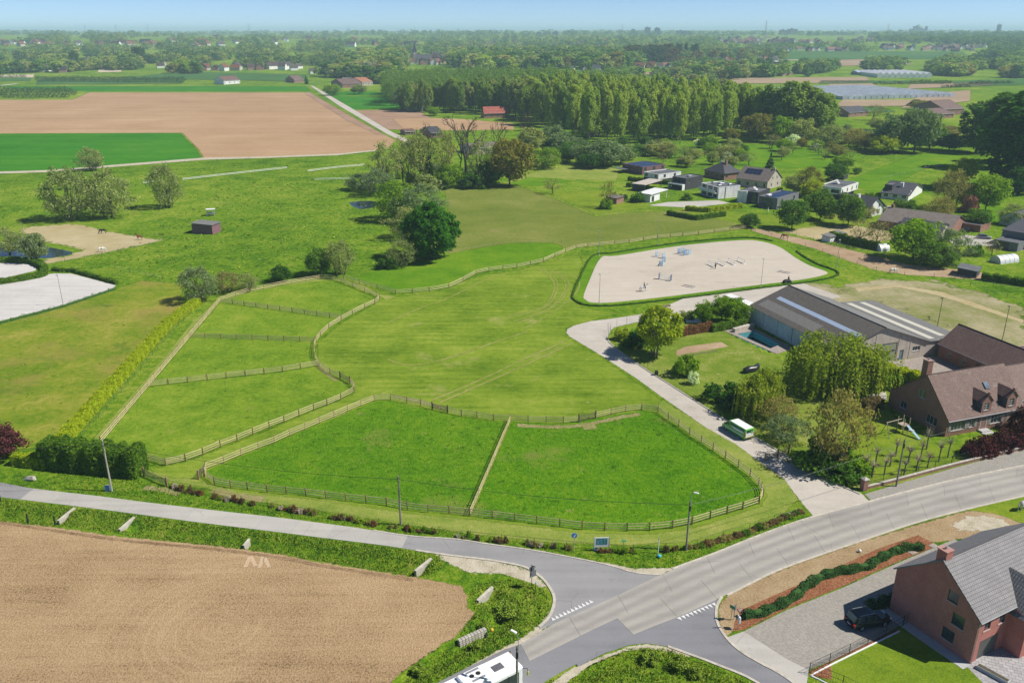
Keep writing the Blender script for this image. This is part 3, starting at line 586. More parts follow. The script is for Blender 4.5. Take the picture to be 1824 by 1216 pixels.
def midl(a,b,t): return [(p[0]*(1-t)+q[0]*t,p[1]*(1-t)+q[1]*t) for p,q in zip(a,b)]
cen=[(943,1177),(1062,1118),(1099,1101),(1189,1059),(1260,1027),(1345,990),(1420,963),(1500,937),(1590,909),(1680,884),(1770,862),(1850,844),(1990,815)]
slabs(main_road,[(927,1147)]+cut(main_u,940,2000),cen,15,CONC,.046)
slabs(main_road,cen[2:],[(1128,1130)]+cut(main_l,1140,2000),14,CONC,.046)
for (a,b,n,s) in [((984,1106),(1058,1072),11,-1),((1205,1101),(1273,1073),10,1)]:
    A,B=G(*a),G(*b); d=(B-A); L=d.length; d.normalize(); nr=Vector((-d.y,d.x,0))
    for i in range(n):
        c=A+d*(L*(i+.5)/n); w_=.24; h_=.62
        z=.062 if s>0 else .060
        m=MB().add([(c.x-d.x*w_,c.y-d.y*w_,z),(c.x+d.x*w_,c.y+d.y*w_,z),(c.x-nr.x*h_*s,c.y-nr.y*h_*s,z)] if s>0 else [(c.x-d.x*w_,c.y-d.y*w_,z),(c.x+d.x*w_,c.y+d.y*w_,z),(c.x+nr.x*h_,c.y+nr.y*h_,z)],[(0,1,2)])
        obj('road_marking',m,WHITEP,side2 if s>0 else lane_road)
# kerbs
for P,w_ in ((side_l[-30:],.32),([(1286,1062),(1277,1080),(1277,1106),(1292,1133),(1316,1157),(1350,1178),(1384,1196),(1414,1216),(1460,1252)],.3),([(1190,1151),(1223,1163),(1271,1181),(1350,1216),(1420,1280)],.3),(side_u[22:48],.22)):
    strip('kerb',crv(P,4),w_,.0,.085,KERB)
strip('kerb',cut(main_u,1200,2000),.3,.0,.07,KERB,side=1)
strip('kerb',cut(main_l,1285,2000),.3,.0,.07,KERB,side=-1)
strip('kerb',crv([(1081,600),(1092,616),(1146,655),(1201,690),(1229,708),(1286,744),(1349,781),(1400,811),(1440,832),(1492,862),(1532,880)],5),.22,0,.13,CONCR)
sheet('sett_pavement',[(1540,880),(1600,862),(1690,836),(1824,800),(1900,780),(1900,815),(1824,832),(1715,854),(1625,876),(1555,895)],COBBLE,.036,soft=.03)
# ================= VEGETATION =================
BARKM=plain('bark',(.10,.082,.062),.95,var=.35,sc=3,bump=.5,bs=12,spec=.1)
BARKP=plain('pale_bark',(.20,.175,.14),.95,var=.3,sc=3,bump=.4,bs=12,spec=.1)
LEAF={
 'green':leafmat('leaf_green',(.035,.080,.010),(.085,.150,.022)),
 'dark':leafmat('leaf_dark',(.022,.060,.010),(.058,.120,.018)),
 'chestnut':leafmat('leaf_chestnut',(.020,.072,.006),(.050,.135,.012),hue=.1),
 'poplar':leafmat('leaf_poplar',(.120,.165,.026),(.235,.285,.056),tr=.5,hue=.2),
 'poplard':leafmat('leaf_poplar_dark',(.085,.132,.028),(.165,.222,.052),tr=.5,hue=.2),
 'willow':leafmat('leaf_willow',(.120,.145,.045),(.215,.235,.085),hue=.15),
 'grey':leafmat('leaf_silver_willow',(.075,.110,.050),(.150,.190,.090),hue=.15),
 'yellow':leafmat('leaf_yellow_green',(.110,.155,.008),(.240,.270,.018),hue=.12),
 'lime':leafmat('leaf_fresh_green',(.075,.140,.008),(.155,.225,.018),hue=.15),
 'weep':leafmat('leaf_weeping',(.080,.118,.010),(.190,.215,.028),hue=.1),
 'bronze':leafmat('leaf_bronze',(.090,.088,.018),(.155,.140,.032),hue=.12),
 'olive':leafmat('leaf_olive',(.110,.105,.032),(.215,.195,.070),hue=.15),
 'purple':leafmat('leaf_purple',(.030,.010,.012),(.072,.024,.026),tr=.25,hue=.15),
 'redbud':leafmat('leaf_red_hedge',(.095,.042,.022),(.165,.095,.045),hue=.15),
 'hedge':leafmat('leaf_hedge',(.115,.175,.006),(.285,.305,.014),hue=.1),
 'hedged':leafmat('leaf_hedge_dark',(.030,.075,.008),(.095,.155,.014),hue=.15),
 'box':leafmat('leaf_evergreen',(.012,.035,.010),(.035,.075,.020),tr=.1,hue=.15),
 'brown':leafmat('leaf_brown_beech',(.085,.058,.028),(.150,.105,.050),hue=.2),
 'conifer':leafmat('leaf_conifer',(.010,.032,.012),(.030,.065,.024),tr=.1,hue=.2),
 'blossom':leafmat('leaf_white_blossom',(.22,.26,.16),(.55,.56,.48),hue=.1),
 'pinkbl':leafmat('leaf_pink_blossom',(.25,.10,.09),(.42,.22,.20),hue=.1),
 'grass':leafmat('leaf_grass',(.040,.110,.006),(.105,.190,.014),tr=.15,hue=.1),
 'weeds':leafmat('leaf_weeds',(.062,.112,.010),(.150,.195,.028),tr=.15,hue=.1),
 'twig':leafmat('twig_grey',(.16,.135,.10),(.25,.215,.165),tr=.1,hue=.15),
}
def nrmz(v): return v/np.maximum(np.linalg.norm(v,axis=-1,keepdims=True),1e-9)
def leafquads(C,D,size,r,asp=.62,stretch=None):
    n=len(C); A=nrmz(np.cross(D,r.normal(size=(n,3)))); B=np.cross(D,A)
    s=(size*r.uniform(.65,1.35,n))[:,None]
    V=np.stack([C-A*s,C-B*s*asp+D*s*.15,C+A*s,C+B*s*asp+D*s*.15],1)
    return V.reshape(-1,3)
def quadidx(n): return np.arange(n*4).reshape(n,4)
def sph(r,n): return nrmz(r.normal(size=(n,3)))
def clump_leaves(cs,rs,per,size,r,flat=.75,up=.25):
    C=[];D=[]
    for c,rad in zip(cs,rs):
        k=max(6,int(per*r.uniform(.7,1.3))); d=sph(r,k); d[:,2]=d[:,2]+up; d=nrmz(d)
        q=c+d*rad*np.array([1,1,flat])*r.uniform(.45,1.05,(k,1)); C.append(q); D.append(nrmz(d+r.normal(size=(k,3))*.55))
    return np.concatenate(C),np.concatenate(D)
def limbs(mb,base,tips,r0,r,bend=.15,n=5):
    base=Vector(base)
    for t in tips:
        t=Vector(t); m1=base.lerp(t,.35)+Vector(r.normal(size=3)*bend*(t-base).length*.5); m1.z-=.03*(t-base).length; m2=base.lerp(t,.7)+Vector(r.normal(size=3)*bend*(t-base).length*.4)
        mb.tube([base,m1,m2,t],[r0,r0*.72,r0*.45,r0*.14],n,cap=False)
PROTO={}
def make_tree(kind,H,W,seed,shape='oval',cb=.2,nc=60,per=60,size=.35,leaf='green',bark=None,cr=.2,stems=1,fill=.5,nl=9,twigs=0,tr=None,lob=.12,flat=.75,strands=0,low=0):
    r=np.random.default_rng(seed); cs=[]
    for i in range(nc):
        d=sph(r,1)[0]; rad=r.uniform(fill,1)**.6
        z=d[2]; 
        if shape=='oval': x=d[:2]*rad*W/2*(1-.15*max(0,z)); zz=(z*rad*.5+.5)
        elif shape=='poplar': zz=(z*rad*.5+.5); wq=math.sin(math.pi*min(1,max(.02,zz*.86+.10)))**.7; a=r.uniform(0,2*math.pi); x=np.array([math.cos(a),math.sin(a)])*W/2*wq*math.sqrt(r.uniform(.15,1))
        elif shape=='cone': zz=r.uniform(0,1)**1.3; a=r.uniform(0,2*math.pi); x=np.array([math.cos(a),math.sin(a)])*W/2*(1-zz)*r.uniform(.5,1)
        else: zz=abs(z)*rad; x=d[:2]*rad*W/2
        ang=math.atan2(x[1],x[0]); lb=1+lob*math.sin(3*ang+seed)+lob*.7*math.sin(5*ang+2*seed+4*zz)
        cs.append(np.array([x[0]*lb,x[1]*lb,H*(cb+(1-cb)*zz*.96)]))
    cs=np.array(cs); rs=W*cr*r.uniform(.7,1.25,nc)
    if shape=='cone': rs=W*cr*(1.15-(cs[:,2]/H-cb)/(1-cb))
    cs[:,2]=np.minimum(cs[:,2],H-rs*flat*.8); 
    if low: cs[:,2]=np.maximum(cs[:,2],rs*.3)
    tk=MB(); tr=tr or max(.10,H*.018)
    tipi=np.linspace(0,nc-1,min(nl,nc)).astype(int)
    for s in range(stems):
        off=r.normal(size=2)*(W*.05 if stems>1 else 0)
        top=np.array([off[0]*3,off[1]*3,H*(cb+(1-cb)*.55)])
        tk.tube([(off[0],off[1],-.15),(off[0]*1.5+r.normal()*.02*W,off[1]*1.5,H*cb*.6+.1),(top[0]*.7,top[1]*.7,H*(cb+(1-cb)*.25)),tuple(top)],[tr*1.25,tr,tr*.7,tr*.25],7)
        for k,ti in enumerate(tipi):
            if k%stems!=s: continue
            hz=min(cs[ti][2]*.7,H*(cb+(1-cb)*.45)); fr=max(.25,hz/H)
            limbs(tk,(off[0]+(top[0]-off[0])*fr*.7,off[1]+(top[1]-off[1])*fr*.7,max(H*cb*.8,hz*.6)),[cs[ti]],tr*.5,r,n=4)
    if twigs:
        for i in range(twigs):
            c=cs[r.integers(nc)]; d=sph(r,1)[0]; d[2]=abs(d[2])*1.2; d/=np.linalg.norm(d); L=W*cr*r.uniform(.7,1.6)
            p0=c-d*L*.6; tk.tube([tuple(p0),tuple(p0+d*L*.6+r.normal(size=3)*.05*L),tuple(p0+d*L*1.15+r.normal(size=3)*.12*L)],[tr*.13,tr*.09,tr*.03],3,cap=False)
    C=None
    if per:
        C,D=clump_leaves(cs,rs,per,size,r,flat)
        if strands:
            sc=[];sd=[]
            for i in range(strands):
                c=cs[r.integers(nc)]; d=sph(r,1)[0]; d[2]*=.4; p=c+d*W*cr*1.1; zb=max(.3,p[2]-H*r.uniform(.25,.75)); k=max(3,int((p[2]-zb)/(size*.8))); zz=np.linspace(p[2],zb,k)
                q=np.stack([p[0]*(1+.06*np.linspace(0,1,k)),p[1]*(1+.06*np.linspace(0,1,k)),zz],1)+r.normal(size=(k,3))*size*.35; sc.append(q); sd.append(nrmz(np.array([p[0],p[1],W*.15])+r.normal(size=(k,3))*W*.25))
            C=np.concatenate([C]+sc); D=np.concatenate([D]+sd)
        m=C[:,2]>.1; C=C[m];D=D[m]
        crown=np_mesh('crown',leafquads(C,D,size,r),quadidx(len(C))); crown.materials.append(LEAF[leaf])
    else: crown=None
    trunk=tk.mesh('trunk'); trunk.materials.append(bark or BARKM); trunk.polygons.foreach_set('use_smooth',[True]*len(trunk.polygons))
    PROTO[kind]=(trunk,crown,H,W,leaf)
# prototypes
for i in range(3): make_tree(f'round{i}',10,9,20+i,cb=.14,nc=85,per=58,size=.30,lob=.2,leaf='green',cr=.17)
make_tree('chestnut',14,12,3,cb=.06,nc=150,per=85,size=.38,leaf='chestnut',cr=.12,fill=.7,lob=.15)
for i in range(3): make_tree(f'poplar{i}',28,10,40+i,shape='poplar',cb=.10,nc=120,per=46,size=.50,leaf='poplar',bark=BARKP,cr=.15,nl=6,tr=.35,flat=1.2)
for i in range(2): make_tree(f'willow{i}',11,11,50+i,cb=.05,nc=95,per=46,size=.24,lob=.2,leaf='willow',cr=.15,twigs=260,stems=3,fill=.5,low=1,nl=16)
for i in range(2): make_tree(f'airy{i}',13,8,60+i,cb=.12,nc=80,per=24,size=.22,leaf='willow',cr=.15,twigs=240,stems=2,nl=14,fill=.4)
make_tree('weeping',11,14,9,cb=.38,nc=70,per=34,size=.24,leaf='weep',cr=.11,strands=620,nl=14,tr=.45,flat=.7)
make_tree('weepsmall',4.2,4.5,10,cb=.35,nc=40,per=45,size=.16,leaf='weep',cr=.15,strands=260,nl=6)
make_tree('maple',9,7.4,12,cb=.20,nc=90,per=75,size=.24,leaf='yellow',cr=.15,stems=4,nl=14,bark=BARKP)
for i in range(3): make_tree(f'shrub{i}',3,4,70+i,shape='dome',cb=.02,nc=34,per=60,size=.20,leaf='green',cr=.2,stems=2,nl=5,low=1)
for i in range(2): make_tree(f'loose{i}',9,10,76+i,cb=.08,nc=90,per=40,size=.20,lob=.2,leaf='olive',cr=.14,twigs=380,stems=4,nl=16,low=1)
for i in range(2): make_tree(f'conifer{i}',12,4.5,80+i,shape='cone',cb=.04,nc=90,per=40,size=.26,leaf='conifer',cr=.16,nl=3,flat=.6)
for i in range(2): make_tree(f'column{i}',16,4,84+i,shape='poplar',cb=.03,nc=60,per=50,size=.34,leaf='dark',cr=.17,nl=3,flat=1.4)
for i in range(2): make_tree(f'smallbare{i}',6,5,88+i,cb=.25,nc=30,per=14,size=.14,leaf='olive',cr=.2,twigs=200,nl=10)
for i in range(3): make_tree(f'far{i}',12,10,90+i,cb=.06,nc=26,per=20,size=.95,leaf='green',cr=.2,nl=3)
def bare_proto(kind,H,W,seed,ivy=0):
    r=np.random.default_rng(seed); tk=MB(); tips=[]
    def grow_(p,d,L,rad,lev):
        p=Vector(p); d=Vector(d).normalized(); q=p+d*L*.5+Vector(r.normal(size=3)*L*.05); e=p+d*L+Vector(r.normal(size=3)*L*.08)
        tk.tube([p,q,e],[rad,rad*.85,rad*.62],6 if lev<2 else 3,cap=False); tips.append((e,lev))
        if lev>=5: return
        for k in range(3 if lev in(0,2,3,4) else 2):
            a=r.normal(size=3)*.62; nd=d+Vector((a[0],a[1],a[2]*.45+.18)); grow_(e,nd,L*r.uniform(.6,.8),rad*.63,lev+1)
    grow_((0,0,-.1),(r.normal()*.06,r.normal()*.06,1),H*.34,H*.027,0)
    V=np.array([v for v in tk.v]); V[:,2]*=H/V[:,2].max(); wx=np.abs(V[:,:2]).max(); V[:,:2]*=min(1.6,W/2/wx); 
    trunk=np_mesh('trunk',V,np.array([f if len(f)==4 else f for f in tk.f])); trunk.materials.append(BARKM)
    crown=None
    if ivy:
        C=[];D=[]
        n=ivy; t=r.uniform(0,1,n); z=t*H*.42; a=r.uniform(0,2*math.pi,n); rr=H*.018*(1+r.uniform(.2,1.6,n)); ax=np.interp(z,[0,H*.42],[0,np.mean(V[(V[:,2]>H*.3)&(V[:,2]<H*.36),0])])
        C=np.stack([ax+np.cos(a)*rr,np.sin(a)*rr,z],1); D=nrmz(np.stack([np.cos(a),np.sin(a),np.full(n,.2)],1)+r.normal(size=(n,3))*.4)
        crown=np_mesh('ivy',leafquads(C,D,.24,r),quadidx(n)); crown.materials.append(LEAF['dark'])
    PROTO[kind]=(trunk,crown,H,W,'dark')
bare_proto('bare0',20,14,5,0); bare_proto('bare1',18,10,8,700); bare_proto('bare2',17,9,14,900)
def pollard_proto(kind,seed):
    r=np.random.default_rng(seed); tk=MB(); tk.tube([(0,0,-.1),(.03,0,.8),(0,.04,1.7),(0,0,1.95)],[.13,.11,.12,.2],7)
    tw=MB()
    for i in range(46):
        a=r.uniform(0,6.28); e=r.uniform(.1,1.3); d=Vector((math.cos(a)*math.cos(e),math.sin(a)*math.cos(e),math.sin(e))); L=r.uniform(.6,1.25); p=Vector((0,0,1.85))+d*.12
        tw.tube([p,p+d*L*.55+Vector((0,0,.04)),p+d*L+Vector((r.normal()*.05,r.normal()*.05,.14))],[.022,.016,.007],3,cap=False)
    for i in range(7):
        a=i*.9+r.uniform(0,.4); p=Vector((math.cos(a)*.3,math.sin(a)*.3,1.95+r.uniform(-.05,.15))); tk.tube([(0,0,1.8),p],[.09,.07],5)
    a=tk.mesh('trunk'); a.materials.append(BARKP); b=tw.mesh('twigs'); b.materials.append(LEAF['twig']); PROTO[kind]=(a,b,3.1,2.4,'twig')
for i in range(3): pollard_proto(f'pollard{i}',30+i)
def plant(kind,p,h,w,label,cat='tree',group=None,name='tree',leaf=None,rz=None,crownname='crown'):
    trunk,crown,H,W,lf=PROTO[kind]
    t=thing(name,label,cat,p,random.uniform(0,6.28) if rz is None else rz,group); t.scale=(w/W,w/W,h/H)
    link('trunk',trunk,parent=t)
    if crown:
        c=link(crownname,crown,parent=t)
        if leaf and leaf!=lf: c.material_slots[0].link='OBJECT'; c.material_slots[0].material=LEAF[leaf]
    return t
def tree(kind,x,yb,yt,wpx,label,leaf=None,group=None,cat='tree',name='tree',crownname='crown'):
    p=G(x,yb); d=PX(p)[2]; h=HT(p,yt); return plant(kind,p,max(.6,h),wpx*d/FPX,label,cat,group,name,leaf,crownname=crownname)
# ---- grass, weeds: tufts scattered as stuff
def inpoly(x,y,P):
    c=np.zeros(len(x),bool); n=len(P); j=n-1
    for i in range(n):
        xi,yi,xj,yj=P[i][0],P[i][1],P[j][0],P[j][1]
        m=((yi>y)!=(yj>y))&(x<(xj-xi)*(y-yi)/(yj-yi+1e-12)+xi); c^=m; j=i
    return c
def scatter_pts(pxs,dens,seed,z=True):
    r=np.random.default_rng(seed); P=[G(*p) for p in pxs]; X=[p.x for p in P]; Y=[p.y for p in P]
    n=int((max(X)-min(X))*(max(Y)-min(Y))*dens); x=r.uniform(min(X),max(X),n); y=r.uniform(min(Y),max(Y),n); m=inpoly(x,y,[(p.x,p.y) for p in P]); return x[m],y[m],r
def tufts(name,pxs,dens,h,w,leaf,seed,label=None,nb=3,clumpy=.0):
    x,y,r=scatter_pts(pxs,dens,seed)
    if clumpy:
        k=np.sin(x*.7+seed)*np.sin(y*.9+1.7*seed)+.6*np.sin(x*2.1+y*1.3); m=k>clumpy*r.uniform(-1,1.6,len(x)); x=x[m];y=y[m]
    n=len(x); z=ditch(x,y); V=[]
    for b in range(nb):
        a=r.uniform(0,2*math.pi,n); hh=h*r.uniform(.5,1.3,n); ww=w*r.uniform(.6,1.3,n); lx=r.normal(size=n)*h*.5; ly=r.normal(size=n)*h*.5; ox=r.normal(size=n)*w*.6; oy=r.normal(size=n)*w*.6
        c,s=np.cos(a)*ww*.5,np.sin(a)*ww*.5
        V.append(np.stack([np.stack([x+ox-c,y+oy-s,z-.02],1),np.stack([x+ox+c,y+oy+s,z-.02],1),np.stack([x+ox+c*.15+lx,y+oy+s*.15+ly,z+hh],1),np.stack([x+ox-c*.15+lx*.9,y+oy-s*.15+ly*.9,z+hh*.9],1)],1))
    V=np.concatenate(V).reshape(-1,3); me=np_mesh(name,V,quadidx(len(V)//4)); me.materials.append(LEAF[leaf])
    nn=RNG.normal(size=(len(V)//4,3))*.35+np.array([.15,-.05,1]); nn=np.repeat(nrmz(nn),4,0); me.polygons.foreach_set('use_smooth',[True]*len(me.polygons)); me.normals_split_custom_set_from_vertices([tuple(q) for q in nn])
    o=link(name,me); o['kind']='stuff'; setp(o,label or 'green grass blades standing on the turf','grass'); return o
def hedge(P,width,height,label,leaf='hedge',dens=60,size=.16,group=None,px=True,name='hedge',seed=1,taper=.85,wob=.12,cat='hedge'):
    P=[G(*p) for p in P] if px else [Vector(p) for p in P]; r=np.random.default_rng(seed); L=plen(P); n=max(2,int(L/.8)); Q=resample(P,n+1)
    t=thing(name,label,cat,(0,0,0),0,group)
    C=[];D=[]; per=int(L*(2*height+width)*dens)
    A=np.array([tuple(q) for q in Q]); u=r.uniform(0,n,per); k=np.minimum(u.astype(int),n-1); f=(u-k)[:,None]; base=A[k]*(1-f)+A[k+1]*f
    d=nrmz(A[k+1]-A[k]); nr=np.stack([-d[:,1],d[:,0],0*d[:,0]],1)
    s=r.uniform(-1,1,per); face=r.uniform(0,2*height+width,per); hh=height*(1+wob*np.sin(u*.9+seed)*.5+wob*.6*np.sin(u*2.3)); 
    sd=np.where(face<height,-1,np.where(face<2*height,1,0)); zz=np.where(sd==0,1,r.uniform(.02,1,per)); lat=np.where(sd==0,r.uniform(-1,1,per),sd)*(1-(1-taper)*zz)
    rnd=np.minimum(1,1.25-.35*np.abs(lat)*zz)
    pos=base+nr*(lat*width/2*(1+wob*np.sin(u*1.7+3))*r.uniform(.86,1.08,per))[:,None]; pos[:,2]+=zz*hh*rnd+r.normal(size=per)*.05*height*.5
    dn=nrmz(nr*(sd[:,None]*1.)+np.array([0,0,1])*np.where(sd==0,1,.35)[:,None]+r.normal(size=(per,3))*.5)
    ne=int(height*width*dens*2.2)
    for (E,dd) in ((A[0],A[0]-A[1]),(A[-1],A[-1]-A[-2])):
        dd=dd/np.linalg.norm(dd); nv=np.array([-dd[1],dd[0],0]); zz2=r.uniform(0,1,ne); l2=r.uniform(-1,1,ne)*(1-(1-taper)*zz2)
        q=E+dd*r.uniform(-.05,.28,ne)[:,None]+nv*(l2*width/2)[:,None]; q[:,2]+=zz2*height; pos=np.concatenate([pos,q]); dn=np.concatenate([dn,nrmz(dd+r.normal(size=(ne,3))*.5)])
    m=pos[:,2]>.02
    me=np_mesh('foliage',leafquads(pos[m],dn[m],size,r),quadidx(int(m.sum()))); me.materials.append(LEAF[leaf]); link('foliage',me,parent=t)
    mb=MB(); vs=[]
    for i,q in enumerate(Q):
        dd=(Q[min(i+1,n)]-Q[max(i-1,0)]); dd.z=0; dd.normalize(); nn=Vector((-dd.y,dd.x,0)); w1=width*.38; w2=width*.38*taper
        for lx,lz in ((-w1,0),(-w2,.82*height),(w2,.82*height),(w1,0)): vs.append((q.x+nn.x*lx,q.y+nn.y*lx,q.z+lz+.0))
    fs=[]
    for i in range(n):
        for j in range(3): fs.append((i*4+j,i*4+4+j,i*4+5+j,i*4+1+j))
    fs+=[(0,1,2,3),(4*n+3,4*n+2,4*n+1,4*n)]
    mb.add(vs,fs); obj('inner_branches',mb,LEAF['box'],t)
    return t
# ================= FENCES, POLES, SIGNS, NEAR PLANTING =================
WOOD=plain('fence_timber',(.74,.61,.36),.85,var=.2,sc=2.5,orand=.3,spec=.15)
WOODP=plain('post_timber',(.30,.19,.10),.85,var=.25,sc=3,orand=.3,spec=.15)
WOODG=plain('weathered_timber',(.20,.165,.125),.9,var=.25,sc=3,orand=.3,spec=.1)
DARKM=plain('dark_metal',(.035,.04,.042),.5,.4,var=.15)
GREENM=plain('green_metal',(.04,.085,.06),.5,.2,var=.15)
GALV=plain('galvanised_steel',(.42,.44,.45),.45,.6,var=.1)
WHITEM=plain('white_paint',(.72,.72,.70),.5,var=.06)
POLEC=plain('pole_concrete',(.235,.215,.18),.9,var=.2,sc=1.5,bump=.2)
POLEL=plain('pole_pale_concrete',(.37,.345,.285),.9,var=.18,sc=1.5,bump=.2)
BLUEP=plain('blue_plate',(.03,.22,.50),.4,var=.08)
_rail=MB().box(-.5,-.018,-.05,.5,.018,.05).mesh('rail'); _rail.materials.append(WOOD)
_post=MB().bbox(-.065,-.065,-.1,.065,.065,1.3,.015).mesh('post'); _post.materials.append(WOODP)
_gpost=MB().bbox(-.1,-.1,-.1,.1,.1,1.5,.02).mesh('gate_post'); _gpost.materials.append(WOODP)
_wpost=MB().cyl(0,0,-.1,1.25,.05,.045,6).mesh('post'); _wpost.materials.append(WOODG)
_spost=MB().cyl(0,0,-.1,1.25,.03,.03,5).mesh('post'); _spost.materials.append(GREENM)
def fence(label,pts,posts_at=True,spacing=3.3,h=1.25,rails=3,px=True,gates=(),group=None,name='paddock_fence',first=True,last=True):
    P=[G(*p) for p in pts] if px else [Vector(p) for p in pts]
    if not posts_at: P=resample(P,max(2,int(round(plen(P)/spacing))+1))
    t=thing(name,label,'fence',P[0],0,group); o0=P[0]
    for i,p in enumerate(P):
        if (i==0 and not first) or (i==len(P)-1 and not last): continue
        g=i in gates or (i-1) in gates
        q=link('gate_post' if g else 'post',_gpost if g else _post,parent=t,loc=p-o0,rz=random.uniform(-.2,.2)); q.scale=(1,1,h/1.25*random.uniform(.97,1.04))
    for i,(a,b) in enumerate(zip(P,P[1:])):
        d=b-a; L=d.length; ang=math.atan2(d.y,d.x); nr=Vector((-d.y,d.x,0)).normalized()*.05
        zs=[.35,.72,1.08] if rails==3 else [.25,.52,.80,1.08]
        if i in gates:
            gm=MB()
            for k in range(5): gm.box(-.46,-.014,.2+k*.22,.46,.014,.28+k*.22)
            gm.box(-.465,-.02,.15,-.435,.02,1.2).box(.435,-.02,.15,.465,.02,1.2)
            vs=[(-.45,-.016,.2),(-.40,-.016,.2),(.45,-.016,1.1),(.40,-.016,1.1)]; gm.add(vs+[(v[0],.016,v[2]) for v in vs],[(0,1,2,3),(7,6,5,4),(0,3,7,4),(1,5,6,2)])
            q=obj('gate',gm,WOODG,t,loc=(a+b)/2-o0,rz=ang); q.scale=(L,1,1); continue
        for z in zs:
            q=link('rail',_rail,parent=t,loc=(a+b)/2-o0+nr+Vector((0,0,z*h/1.25+random.uniform(-.012,.012)))); q.rotation_euler=(0,random.uniform(-.005,.005),ang); q.scale=(L+.06,1,random.uniform(.95,1.1))
    return t
def wirefence(label,pts,spacing=4,h=1.1,wires=2,px=True,post=None,mat=None,group=None,rw=.012,name='wire_fence'):
    P=resample([G(*p) for p in pts] if px else [Vector(p) for p in pts],2 if False else max(2,int(plen([G(*p) for p in pts] if px else pts)/spacing)+1))
    t=thing(name,label,'fence',P[0],0,group); o0=P[0]
    for p in P: q=link('post',post or _wpost,parent=t,loc=p-o0); q.scale=(1,1,h/1.25*random.uniform(.9,1.08)); q.rotation_euler=(random.uniform(-.05,.05),random.uniform(-.05,.05),0)
    for k in range(wires): obj('wire',MB().tube([p-o0+Vector((0,0,h*(k+1)/(wires+.3))) for p in P],rw,3),mat or GALV,t)
    return t
fence('dark stained post-and-rail fence along the road side of the lower paddocks',[(365,849),(382,863),(411,868.6),(441,872),(476,877),(510,880),(545,883),(580.5,888),(616,892),(652,896),(688.5,900),(725.5,908),(762.5,912.5),(800,915),(837,919),(877,923.5),(917,928),(956,933),(997,938),(1037,943),(1077,945),(1117,945.7)])
fence('pale timber fence run turning from the lower paddock corner towards the road lamp',[(1117,945.7),(1157,945),(1198,941),(1233,934),(1265,924),(1295,915),(1323,907),(1352,897),(1359,884),(1356,872)],first=False)
fence('timber fence between the green right paddock and the gravel drive',[(1356,872),(1351,864.5),(1336,848),(1315,832),(1292,816),(1270,801.5),(1249,788),(1228,774),(1209,759),(1190,747),(1172,734)],first=False)
fence('curved timber fence with two gates along the top of the lower paddocks',[(1172,734),(1142.6,730),(1114,733),(1088,738.5),(1061,745),(1031,751.6),(1003.6,753.5),(972.6,752.7),(940.7,752.5),(909,750),(879,749),(849.7,744),(822,741),(797.6,735),(770,729),(749.6,722),(725,718),(696,712),(666.6,714)],gates=(4,13),first=False)
fence('pale straight timber fence down the left side of the lower paddocks',[(666.6,714),(643,723),(619,733),(595,743),(569,754),(543,765),(516,776),(489,789),(460,799.5),(429.5,811),(399,824),(367,836),(365,849)],first=False,last=False)
fence('timber divider fence between the two lower paddocks casting a double shadow',[(909,750),(837,919)],posts_at=False,spacing=2.6,first=False,last=False)
fence('pale timber fence on the near edge of the upper left paddocks',[(331,821),(362,810),(393,796.5),(423,785.6),(451,774),(480,762),(506.5,752),(533,741),(559,730.5),(583,722),(607.6,712),(631,699)])
fence('curved dark timber fence with a gate on the inner side of the upper paddocks',[(631,699),(632,691),(624,683),(606,673.5),(588,666),(569,652),(561,637),(560.5,622),(563,610),(571,599),(586,585),(608,571),(628,560),(650,549),(668,541),(676,534),(672,529)],gates=(2,),first=False)
fence('timber fence round the narrow top end of the upper paddocks',[(672,529),(650,520),(628,511),(608,503),(590,497),(570,497),(545,501),(520,505),(495,510),(470,515),(445,520),(420,527),(392,537)],first=False)
fence('long timber fence beside the mown path along the hedge',[(392,537),(180,790)],posts_at=False,spacing=3.6,first=False)
for i,(pp,lb) in enumerate([([(394,539),(610,569)],'northern timber divider fence across the upper left paddocks'),([(338,602),(563,610)],'middle timber divider fence across the upper left paddocks'),([(265,689),(500,663),(567,652)],'southern timber divider fence across the upper left paddocks')]):
    fence(lb,pp,posts_at=False,spacing=3.2,rails=4 if i<2 else 3,first=False,last=False)
fence('pale curving timber fence between the lush strip and the mown field',[(612,497),(640,505),(672,514),(705,524),(735,522),(765,519),(800,513),(825,501),(848,488),(871,483),(896,480),(921,477),(945,472),(968,467),(988,458),(1007,450),(1026,443),(1047,440),(1068,438),(1095,435.5),(1121,433),(1146,429),(1171,425),(1194,423),(1216,421),(1244,418),(1272,414.5),(1300,411),(1329,408)])
fence('short dark fence between the tall hedge end and the paddock corner',[(262,820),(296,829),(331,821)],rails=4,last=False)
fence('weathered lattice field gate leaning beside the tall clipped hedge',[(257,848),(298,866)],gates=(0,),name='field_gate')
fence('small timber gate at the tip of the lower paddock lane',[(354,853),(366,838)],gates=(0,),name='field_gate',last=False)
fence('timber drive gate standing open beside the gravel drive',[(1362,822),(1385,815),(1404,808)],gates=(0,1),name='drive_gate')
